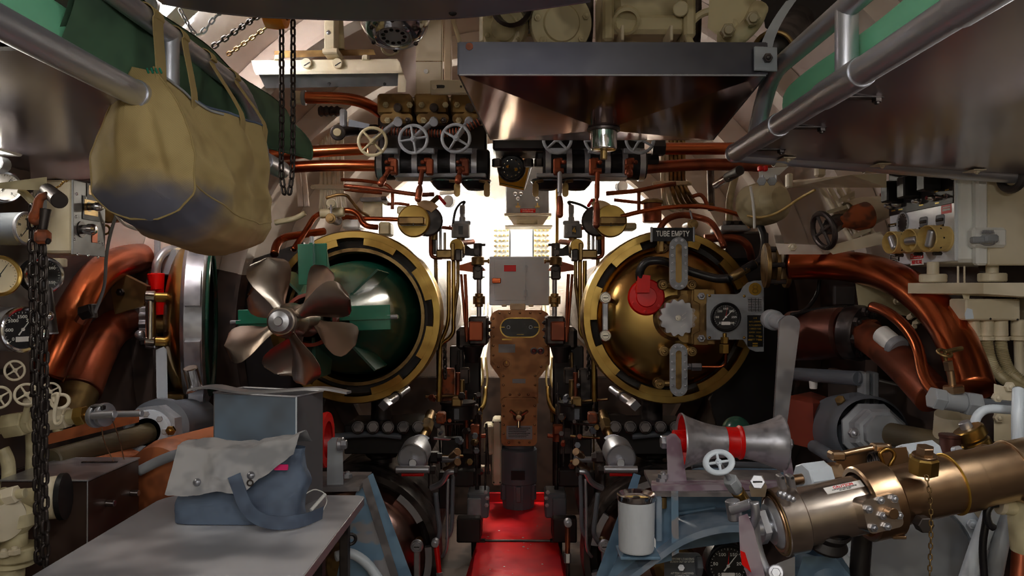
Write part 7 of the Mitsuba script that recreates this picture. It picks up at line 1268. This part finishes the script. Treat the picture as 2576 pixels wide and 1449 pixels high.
t = thing('pipe_valve', 'cream valve with a black hose hooked on it at the lower right corner', 'valve'); D = 1.5; part(t, 'barrel', cyl(P(2520, 1272, D), P(2570, 1280, D), S(20, D)), 'cream_dirty'); part(t, 'collar', cyl(P(2512, 1271, D), P(2524, 1273, D), S(22, D)), 'cream'); part(t, 'body', lathe([(S(50, D), -.06), (S(56, D), 0), (S(50, D), .06), (0, .07)], P(2600, 1310, D), Z, 28), 'cream_dirty'); part(t, 'bonnet', box(P(2580, 1235, D), (S(80, D), .1, S(40, D)), None, .008), 'bronze', False)
tubepx([(2508, 1268, 1.48), (2492, 1272, 1.48), (2482, 1292, 1.48), (2488, 1318, 1.48), (2500, 1328, 1.48)], 9, 'rubber', 'hose', 'short black hook of hose on the cream valve at the lower right', c='hose')
tubepx([(2490, 1200, 1.62), (2482, 1300, 1.6), (2472, 1380, 1.6), (2480, 1500, 1.6)], 9, 'rubber', 'hose', 'black hose hanging behind the bronze pipe at the lower right', c='hose')
for i, (x, m) in enumerate(((2450, 'light_grey'), (2500, 'grey'), (2550, 'old_copper'))): tubepx([(x + 60 - i * 14, 1250, 1.8), (x + 20, 1350, 1.75), (x - 30 + i * 20, 1500, 1.7)], 20, m, 'pipe', ['pale grey slanting pipe beside the bolted tank flange', 'darker grey slanting pipe, second from the bolted tank flange', 'brown slanting pipe at the lower right corner'][i])
# ---------------------------------------------------------------- the bronze ejector barrel in the right foreground
D = 1.46
t = thing('signal_ejector', 'thick bronze and steel barrel with clamps lying across the lower right foreground', 'ejector')
a, b = P(1948, 1316, D), P(2650, 1160, D + .04); w = unit(b - a); au2, av2, _ = frame(w)
def on(x): f = (x - 1948) / 702.0; return a + (b - a) * f
def ring(x0, x1, r, m, name='ring', ch=2): L = np.linalg.norm(on(x1) - on(x0)); return part(t, name, lathe([(S(r - 14, D), 0), (S(r - ch, D), 0), (S(r, D), S(ch, D)), (S(r, D), L - S(ch, D)), (S(r - ch, D), L), (S(r - 14, D), L)], on(x0), w, 56), m)
part(t, 'steel_barrel', cyl(on(1975), on(2200), S(72, D), n=56), 'bronze_steel'); part(t, 'bronze_barrel', cyl(on(2190), b, S(73, D), n=56), 'bronze')
ring(1952, 2006, 84, 'bronze_steel', 'muzzle_collar', 3); ring(2160, 2232, 94, 'bronze', 'middle_collar', 4); ring(2385, 2440, 77, 'bronze', 'sleeve'); ring(2538, 2546, 78, 'bronze', 'weld_ring'); ring(2384, 2388, 79, 'gold', 'weld_ring')
part(t, 'muzzle_ring', torus(on(1950), w, S(68, D), S(5, D), 48, 10), 'bronze'); part(t, 'muzzle_door', lathe([(0, -.012), (S(50, D), -.012), (S(62, D), -.004), (S(66, D), .006), (S(66, D), .02)], on(1950), w, 48), 'steel'); part(t, 'muzzle_seat', torus(on(1953), w, S(78, D), S(4, D), 48, 8), 'dull_brass')
# door bracket, hinge arm, clamp
mc = on(1945)
part(t, 'door_hinge', hull([mc - w * .012 + V(0, 0, 0) + av2 * S(y, D) + au2 * S(x, D) - w * e for x, y in ((30, 30), (-8, 40), (-30, -10), (-8, -34), (24, -56)) for e in (0, .012)]), 'steel', False)
part(t, 'hinge_boss', [cyl(mc - w * .05 - av2 * S(4, D), mc - w * .005 - av2 * S(4, D), S(20, D)), hexn(mc - w * .056 - av2 * S(4, D), mc - w * .045 - av2 * S(4, D), S(11, D))], 'rail')
part(t, 'locking_lug', [cyl(P(1838, 1284, D - .04), P(1890, 1266, D - .06), S(12, D)), cyl(P(1842, 1258, D - .03), P(1850, 1308, D - .03), S(18, D))], 'rail'); part(t, 'latch_link', tube(PP([(1898, 1262, D - .07), (1900, 1300, D - .07), (1886, 1330, D - .06), (1878, 1345, D - .05)]), S(11, D), 12), 'steel', True)
part(t, 'clamp_arm', hull([P(x, y, d) for x, y in ((1858, 1300), (1880, 1292), (1896, 1330), (1902, 1420), (1925, 1452), (1880, 1452), (1862, 1400)) for d in (D - .09, D - .05)]), 'pink_grey', False); part(t, 'clamp_arm', tube(PP([(1895, 1300, D - .04), (1906, 1380, D - .04), (1930, 1440, D - .05), (1960, 1462, D - .05)]), S(13, D), 12), 'steel', True); part(t, 'clamp_red_face', hull([P(x, y, d) for x, y in ((1862, 1385), (1874, 1390), (1890, 1440), (1866, 1420)) for d in (D - .095, D - .088)]), 'red', False)
part(t, 'foot_lug', [hull([P(x, y, d) for x, y in ((1930, 1430), (1960, 1415), (2000, 1400), (2000, 1470), (1920, 1490)) for d in (D - .06, D)]), cyl(P(1952, 1440, D - .09), P(1952, 1440, D - .05), S(18, D)), hexn(P(1952, 1440, D - .1), P(1952, 1440, D - .09), S(11, D))], 'steel')
part(t, 'collar_lug', [hull([P(x, y, d) for x, y in ((1884, 1225), (1894, 1200), (1918, 1196), (1930, 1225), (1925, 1250), (1890, 1250)) for d in (D - .03, D + .03)])], 'bronze_steel', False); part(t, 'collar_screw', [hexn(P(1906, 1212, D - .03), P(1906, 1212, D - .06), S(18, D)), ], 'rail'); part(t, 'screw_slot', box(P(1906, 1212, D - .0615), (S(22, D), .002, S(3, D)), yaw(0), 0), 'ink_black', False)
for x in (1966, 1990): part(t, 'sight_lug', [box(P(x, 1216, D - .0), (S(15, D), .022, S(46, D)), np.array([[.97, 0, .2], [0, 1, 0], [-.2, 0, .97]]), .002)], 'dull_grey', False); part(t, 'lug_hole', disc(P(x + 3, 1202, D - .013), N, S(3.4, D), .003, 12), 'ink_black')
part(t, 'weld_patch', [ball(P(x, y, D - .05), S(r, D), 10) for x, y, r in ((1972, 1246, 10), (1984, 1252, 9), (1994, 1256, 8), (1962, 1242, 8))], 'rail', kind='stuff')
# bolted cover facing the camera
cn = unit(V(.1, -1, .12)); cc = on(2156) + cn * S(92, D) - V(0, 0, .004)
part(t, 'bolted_cover', [prism(rrect(S(92, D), S(80, D), S(14, D)), cc - cn * .035, cn, .047, av2)], 'bronze_steel', 30)
u_, v_, _ = frame(cn, av2)
for x, y in ((-34, 18), (0, 32), (34, 28), (-34, -26), (0, -30), (36, -12), (-4, -4)): part(t, 'cover_bolt', bolt(cc + cn * .012 + u_ * S(x, D) + v_ * S(y, D), cn, S(10, D)), 'steel')
part(t, 'cover_plug', [cyl(cc + cn * .012 + u_ * S(14, D), cc + cn * .03 + u_ * S(14, D), S(13, D))], 'bronze', label='bronze plug')
lb = on(2105) + V(0, 0, 0); ln = unit(V(0, -.55, 1)); lc = lb + ln * S(72.6, D)
part(t, 'caution_label', box(lc, (S(96, D), S(22, D), .0008), (w, np.cross(ln, w), ln), 0), 'paper', False); u3 = w; v3 = np.cross(ln, w)
m_ = meshkit.text_mesh('CAUTION', .006, .0004, True); bb = m_.bounds; m_.apply_translation([-(bb[0, 0] + bb[1, 0]) / 2, 0, 0]); part(t, 'lettering', put(m_, lc + ln * .0004 + v3 * .0008, u3, v3, ln), 'ink_red', False)
for i, s in enumerate(('CONTENTS UNDER PRESSURE', 'DO NOT OPEN')): m_ = meshkit.text_mesh(s, .0024, .0004, True); bb = m_.bounds; m_.apply_translation([-(bb[0, 0] + bb[1, 0]) / 2, 0, 0]); part(t, 'lettering', put(m_, lc + ln * .0004 - v3 * (.0028 + .0036 * i), u3, v3, ln), 'ink_black', False)
# big brass union on top
q = P(2322, 1188, D - .05); up = unit(V(-.02, -.2, 1)); part(t, 'brass_union', [lathe([(S(34, D), 0), (S(34, D), S(36, D)), (S(30, D), S(40, D)), (0, S(40, D))], q, up, 8)], 'brass', 20); part(t, 'union_washer', cyl(q + up * S(38, D), q + up * S(46, D), S(28, D)), 'bronze'); part(t, 'union_bolt', hexn(q + up * S(44, D), q + up * S(66, D), S(21, D)), 'bronze')
part(t, 'drip_tab', box(on(2230) + V(0, -.03, -.062), (S(34, D), .03, .006), None, .002), 'bronze', False); part(t, 'lower_plug', [hexn(on(2265) - av2 * S(50, D) - Y * .05, on(2265) - av2 * S(50, D) - Y * .075, S(20, D))], 'dark_steel')
chain('safety_chain', 'thin dark safety chain dangling from the brass union on the bronze barrel', PP([(2330, 1195, D - .09), (2340, 1250, D - .1), (2342, 1340, D - .1), (2338, 1460, D - .1)]), S(17, D), S(1.7, D), 'dull_brass')
t = thing('ejector_support', 'black pulley and blue stand under the steel end of the bronze barrel', 'support'); part(t, 'pulley', lathe([(S(46, D), -.02), (S(50, D), -.014), (S(40, D), 0), (S(50, D), .014), (S(46, D), .02)], P(2085, 1352, D + .0), unit(V(.1, -.35, 1)), 36), 'black_metal'); part(t, 'pulley_hub', cyl(P(2085, 1352, D) - Z * .03, P(2085, 1352, D) + Z * .05, .02), 'black_metal'); part(t, 'blue_casting', lathe([(S(45, 1.6), 0), (S(70, 1.6), -.03), (S(80, 1.6), -.12), (0, -.12)], P(2060, 1385, 1.6), Z, 32), 'blue'); part(t, 'blue_leg', hull([P(x, y, d) for x, y in ((2020, 1400), (2100, 1400), (2180, 1500), (1990, 1500)) for d in (1.55, 1.7)]), 'blue', False); part(t, 'strut', cyl(P(2170, 1330, 1.6), P(2160, 1470, 1.6), .02), 'black_metal')
# small valve with the pale handwheel
t = thing('handwheel', 'pale grey four spoke handwheel with a brass stem in front of the steel roller', 'handwheel'); wn = unit(V(-.28, -.62, .75)); c = P(1808, 1163, 1.45); wheel(t, c, wn, S(40, 1.45), 'light_grey', 4, .2, .3, flat=.75)
e = P(1862, 1246, 1.5); part(t, 'stem', cyl(c, c + (e - c) * .6, S(6, 1.45)), 'steel'); part(t, 'packing_nut', [hexn(c + (e - c) * .5, c + (e - c) * .8, S(19, 1.45)), cyl(c + (e - c) * .8, c + (e - c) * .9, S(15, 1.45))], 'grey'); part(t, 'valve_base', [cyl(c + (e - c) * .85, e + (e - c) * .2, S(17, 1.45))], 'brass')
# behind the barrel
t = thing('yoke', 'bronze yoke with a horseshoe spring clip behind the barrel', 'yoke'); D2 = 1.62
part(t, 'base', hull([P(x, y, d) for x, y in ((2100, 1150), (2130, 1140), (2280, 1124), (2290, 1170), (2140, 1200), (2110, 1190)) for d in (D2, D2 + .06)]), 'bronze', False); part(t, 'rail_bar', tube(PP([(2100, 1148, D2 - .03), (2140, 1138, D2 - .03), (2200, 1126, D2 - .03), (2240, 1122, D2 - .03)]), S(8, D2), 10), 'bronze', True); part(t, 'end_block', box(P(2104, 1146, D2 - .03), (.03, .03, .018), None, .004), 'bronze', False); part(t, 'end_block', box(P(2212, 1126, D2 - .03), (.03, .03, .016), None, .004), 'bronze', False)
part(t, 'horseshoe', tube([P(2222 + 4, 1176, D2 - .05)] + [P(2232 + 18 * math.cos(x), 1146 - 16 * math.sin(x), D2 - .05) for x in np.linspace(math.pi, -.4, 8)] + [P(2240, 1176, D2 - .05), P(2285, 1170, D2 - .05)], S(5, D2), 8), 'brass', True); part(t, 'coil', [torus(P(2192 + i * 6, 1160 - i, D2 - .02), X, .016, .003, 18, 6) for i in range(4)], 'dark_steel', kind='stuff')
t = thing('pipe_nut', 'large pale grey hex nut and bronze gland on a copper stub behind the barrel', 'fitting'); part(t, 'grey_nut', hexn(P(2018, 1204, 1.58), P(2076, 1196, 1.6), S(38, 1.58), 8), 'light_grey'); part(t, 'gland', hexn(P(2076, 1196, 1.6), P(2110, 1190, 1.61), S(30, 1.6)), 'bronze'); part(t, 'pipe_stub', cyl(P(1960, 1214, 1.58), P(2020, 1204, 1.58), S(13, 1.58)), 'bronze')
t = thing('pipe_nut', 'pale hex nut and domed brown cap behind the brass union', 'fitting'); part(t, 'grey_nut', hexn(P(2270, 1152, 1.66), P(2350, 1140, 1.68), S(34, 1.66), 8), 'light_grey'); part(t, 'cap', [cyl(P(2390, 1140, 1.66), P(2390, 1098, 1.66), S(24, 1.66)), cyl(P(2390, 1100, 1.66), P(2390, 1092, 1.66), S(26, 1.66))], 'dark_copper'); part(t, 'side_screw', cyl(P(2400, 1132, 1.62), P(2412, 1130, 1.6), S(9, 1.6)), 'rail')
t = thing('brass_coupling', 'stacked brass coupling nuts behind the far end of the bronze barrel', 'coupling'); w3 = unit(V(.45, -.1, -.9)); q = P(2436, 1082, 1.66)
for k in range(3): part(t, 'nut', cyl(q + w3 * (.03 * k - .005), q + w3 * (.03 * k + .02), S(38 - 2 * k, 1.66), n=16), 'brass')
part(t, 'plug', cyl(q - w3 * .02, q, S(14, 1.66)), 'rail'); part(t, 'boss', dome(P(2475, 1142, 1.55), Z - .3 * Y, S(24, 1.55), .02), 'bronze')
# ---------------------------------------------------------------- berths
def berth(side):
    s = side; lab = 'left' if s < 0 else 'right'
    b = thing('berth', f'steel berth pan with tubular rail on the {lab}, ' + ('canvas bag hanging from its rail' if s < 0 else 'above the switch cabinet'), 'bunk')
    zp = 1.855; xr, ye, yp, yb0, yb1, zg = (-.7, 2.2, 1.54, 1.98, 2.1, 2.02) if s < 0 else (.571, 2.01, 1.33, 1.73, 1.83, 1.995)
    part(b, 'pan', hull([V(xr + q * s, y, zp + dz - (q > .5) * .055) for q in (.01, .86) for y in (-.2, ye - .02) for dz in (0, .01)]), 'pan', False, label='reflective sheet steel pan')
    rail = [V(xr, -.3, zp + .012), V(xr, ye, zp + .012), V(xr + .8 * s, ye + .03, zp - .045)]
    part(b, 'lower_rail', tube(rail, .0235, 18, corner=.02), 'rail', True)
    for y in ((yp - .14, yp + .3, yp + .58) if s < 0 else (yp - .06, yp + .34, yp - .5)): part(b, 'rail_sleeve', cyl(V(xr, y, zp + .012), V(xr, y + .16, zp + .012), .0262, n=18, ch=.001), 'rail')
    up = [V(xr, -.3, zg), V(xr, yb0, zg), V(xr, yb1, zp + .03)]
    part(b, 'guard_rail', tube(up, .02, 16, corner=.09), 'rail', True)
    part(b, 'post', cyl(V(xr, yp, zp + .01), V(xr, yp, zg), .0195), 'rail')
    for y in (yp - .45, yp + .05, yp + .3, yp + .55): part(b, 'clamp', [box(V(xr + .045 * s, y, zp - .004), (.08, .02, .003), None, .001), *bolt(V(xr + .075 * s, y, zp - .004), -Z, .009)], 'dark_steel')
    for x in (.12, .36, .6): part(b, 'end_clamp', [lathe([(.0255, -.016), (.0265, -.016), (.0265, .016), (.0255, .016)], V(xr + x * s, ye + .005 + .03 * x / .8, zp + .011 - x * .065), X, 16), box(V(xr + x * s, ye - .04, zp - .003 - x * .065), (.032, .05, .003), None, .001), *bolt(V(xr + x * s, ye - .05, zp - .004 - x * .065), -Z, .007)], 'cream')
    part(b, 'corner_cap', ball(rail[1], .026), 'rail')
    part(b, 'hinge_ring', torus(V(xr + .74 * s, ye + .03, zp - .05), V(1, .4, 0), .03, .011, 24, 8), 'dark_steel')
    m = thing('mattress', f'pale green mattress lying in the {lab} berth behind its rails', 'mattress')
    y1 = 1.4 if s < 0 else 1.85
    def f(u, v):
        a = u * 2 * np.pi; w = np.sign(np.cos(a)) * np.abs(np.cos(a)) ** .5; h = np.sign(np.sin(a)) * np.abs(np.sin(a)) ** .5
        e = 1 - np.clip((v - .93) / .07, 0, 1) ** 2 * .999; e = np.sqrt(np.maximum(e, 1e-4)); ee = .75 + .25 * e
        return np.stack([xr + s * (.4 - .37 * w * ee) * 1 + 0 * v, -.25 + (y1 + .25) * v, zp + .076 + (.06 * e) * h + .004 * np.sin(v * 23) * (h > 0)], -1)
    part(m, 'cover', grid(f, 40, 50, cu=True), 'mattress', True)
    if s > 0: part(m, 'sheet_flap', grid(lambda u, v: np.stack([xr + .02 - .022 * v, 1.25 + .6 * u, zp + .045 - .02 * v + .004 * np.sin(u * 9)], -1), 30, 4), 'mattress', True)
    return b
berth(-1); berth(1)
# ---------------------------------------------------------------- canvas bag on the left rail, green cover
XR, ZR = -.7, 2.02
t = thing('canvas_bag', 'big khaki canvas bag with a grey stained bottom strapped to the left berth rail', 'bag')
ys0, ys1 = 1.43, 1.93
# outline of the cross-section by height: (z, left x, right x)
def sect(v, f):
    # v: 0..1 round the section from the top left down, under and up to the top right; f: 0 near .. 1 far
    zt = np.interp(f, [0, .12, .35, .5, .75, 1], [1.925, 1.92, 1.892, 1.89, 1.902, 1.906]); zb = np.interp(f, [0, .3, .7, 1], [1.635, 1.598, 1.585, 1.612])
    h = np.where(v < .5, v * 2, 2 - v * 2)                       # 0 top .. 1 bottom
    side = np.where(v < .5, -1, 1)
    wid = np.interp(f, [0, .3, .8, 1], [.092, .1, .1, .082]) * np.interp(h, [0, .12, .3, .55, .8, .93, 1], [.22, .42, .72, .98, .92, .6, 0]) * np.interp(f, [0, .3, 1], [1, 1.05, 1.0])
    topopen = np.interp(f, [0, .25, .45, .9, 1], [0, 0, .055, .06, .035]) * np.clip(1 - h * 2.2, 0, 1)
    x = -.7 + side * (wid + topopen) + np.where(side > 0, .012, -.004) * h
    z = zt + (zb - zt) * (1 - (1 - h) ** 1.05)
    return x, z
def bagp(u, v):
    y = ys0 + (ys1 - ys0) * u; x, z = sect(v, u)
    p = np.stack([x, y, z], -1); k = np.sin(u * 21 + v * 3) * .004 + (meshkit.fbm(p * 11, 3, 3) - .5) * .03 * np.clip(1 - np.abs(v - .5) * 1.2, .2, 1)
    p[..., 0] += np.where(v < .5, -1, 1) * k; p[..., 2] += (meshkit.fbm(p * 7, 2, 6) - .5) * .02 * np.abs(.5 - v)
    return p
def uvgrid(name, fn, nu, nv, m, su, sv, sm=True):
    g = grid(fn, nu, nv); uu, vv = np.meshgrid(np.linspace(0, su, nu), np.linspace(0, sv, nv), indexing='ij')
    d = mikit.ply(g, 'mat_' + m, smooth=True, uv=np.stack([uu.ravel(), vv.ravel()], 1)); return part(t, name, d, None)
# side body: right wall, left wall; the bottom band is a panel of its own
uvgrid('front_panel', lambda u, v: bagp(u, .63 + .37 * v), 60, 44, 'canvas', .5, .26)
uvgrid('back_panel', lambda u, v: bagp(u, .37 * (1 - v)), 60, 40, 'canvas', .5, .26)
uvgrid('bottom_panel', lambda u, v: bagp(u, .37 + .26 * v), 60, 30, 'canvas', .5, .2)
def fold(x, z): return -.016 * np.exp(-((x + .695 - (1.9 - z) * .26) / .013) ** 2) * np.clip((1.9 - z) * 8, 0, 1) * np.clip((z - 1.66) * 12, 0, 1) + .010 * np.exp(-((x + .735 - (1.9 - z) * .12) / .016) ** 2) * np.clip((z - 1.66) * 9, 0, 1)
def endp(u, v, f, sgn): # end panel: fan of the section, bulging
    ring_v = u; x, z = sect(ring_v, np.full_like(u, f)); y = ys0 + (ys1 - ys0) * f; cx = -.704; cz = 1.74
    q = v; bul = (1 - q ** 2.2) * .05
    rel = bagp(np.full_like(u, f), u)
    cz_ = rel[..., 2] * 0 + cz
    return np.stack([cx + (rel[..., 0] - cx) * q, rel[..., 1] + sgn * (bul + fold(cx + (rel[..., 0] - cx) * q, cz + (rel[..., 2] - cz) * q)), cz_ + (rel[..., 2] - cz_) * q], -1)
g = grid(lambda u, v: endp(u, v, 0.0, -1), 60, 24, cu=True); uvs = np.stack([g.vertices[:, 0] * 1.0, g.vertices[:, 2] * 1.0], 1)
part(t, 'end_panel', mikit.ply(g, 'mat_canvas', smooth=True, uv=g.vertices[:, [0, 2]]), None)
g = grid(lambda u, v: endp(u, v, 1.0, 1), 40, 10, cu=True); part(t, 'end_panel', mikit.ply(g, 'mat_canvas', smooth=True, uv=g.vertices[:, [0, 2]]), None)
# piping along the near seam and the open mouth
uu = np.linspace(0, 1, 60); part(t, 'seam_piping', tube(bagp(np.zeros(60), uu) , .0022, 6, 1), 'webbing', True)
[part(t, 'bottom_seam', tube(bagp(np.linspace(0, 1, 40), np.full(40, q)), .0018, 6, 1), 'webbing', True) for q in (.37, .63)]
u5 = np.linspace(.3, 1, 30); part(t, 'mouth_hem', tube(bagp(u5, np.ones(30)), .003, 6, 1), 'bag_blue', True); part(t, 'mouth_hem', tube(bagp(u5, np.zeros(30)), .003, 6, 1), 'bag_blue', True)
part(t, 'hem_cord', tube(bagp(np.linspace(.05, .42, 14), np.full(14, .985)) + V(.004, 0, .002), .0026, 6, 1), 'grey', True)
# straps: loops from the bag's top over the rail
def strap(f, w=.018, v_=.97):
    y = ys0 + (ys1 - ys0) * f; a = bagp(np.array([f]), np.array([v_]))[0]; b = bagp(np.array([f]), np.array([1 - v_]))[0]
    rl = [V(XR + .024 * math.cos(q), y, ZR + .024 * math.sin(q)) for q in np.linspace(-.5, math.pi + .5, 9)]; c_ = catmull([a + V(0, 0, -.02), a + V(-.002, 0, .03)] + rl + [b + V(.002, 0, .03), b + V(0, 0, -.02)], 3)
    vv, ff = [], []
    for i, p in enumerate(c_):
        d = unit(c_[min(i + 1, len(c_) - 1)] - c_[max(i - 1, 0)]); n = unit(np.cross(d, Y)) * .0012
        for e in (Y * w + n, -Y * w + n, -Y * w - n, Y * w - n): vv.append(p + e)
    for i in range(len(c_) - 1):
        for k in range(4): p_, q_ = i * 4 + k, i * 4 + (k + 1) % 4; ff += [(p_, q_, q_ + 4), (p_, q_ + 4, p_ + 4)]
    part(t, 'strap', mesh(vv, ff), 'webbing', 40)
for f, w in ((.03, .02), (.27, .014), (.56, .014), (.86, .014)): strap(f, w)
part(t, 'teal_stitch', [cyl(V(-.69 + .008 * i, 1.425, 1.92), V(-.686 + .008 * i, 1.425, 1.91), .002, n=6) for i in range(4)], 'bright_green', kind='stuff')
c = thing('bed_cover', 'dark green canvas bed cover draped along the left berth behind its guard rail', 'cover')
def cov(u, v):
    y = 1.22 + 1.26 * u; x = -.73 + .02 * np.sin(v * 3.1) + .008 * np.sin(u * 17 + v * 4); top = np.interp(u, [0, .3, .93, 1], [2.1, 2.1, 2.095, 2.06]); bot = np.interp(u, [0, .9, 1], [1.89, 1.93, 1.935])
    z = top + (bot - top) * v; x = np.where(v < .12, x - (.12 - v) * 2.2, x); x = x + .055 * np.clip((u - .75) / .25, 0, 1) * v ** .8; return np.stack([x, y, z], -1)
g = grid(cov, 90, 24); g2 = g.copy(); g2.vertices[:, 0] -= .01; g2.invert(); part(c, 'outer_face', g, 'green_cloth', True); part(c, 'inner_face', g2, 'green_cloth', True)
part(c, 'hem', tube(cov(np.linspace(0, 1, 60), np.ones(60)), .004, 6, 1), 'green_cloth', True); part(c, 'end_fold', tube(cov(np.ones(12), np.linspace(.05, 1, 12)), .005, 8, 1), 'green_cloth', True)
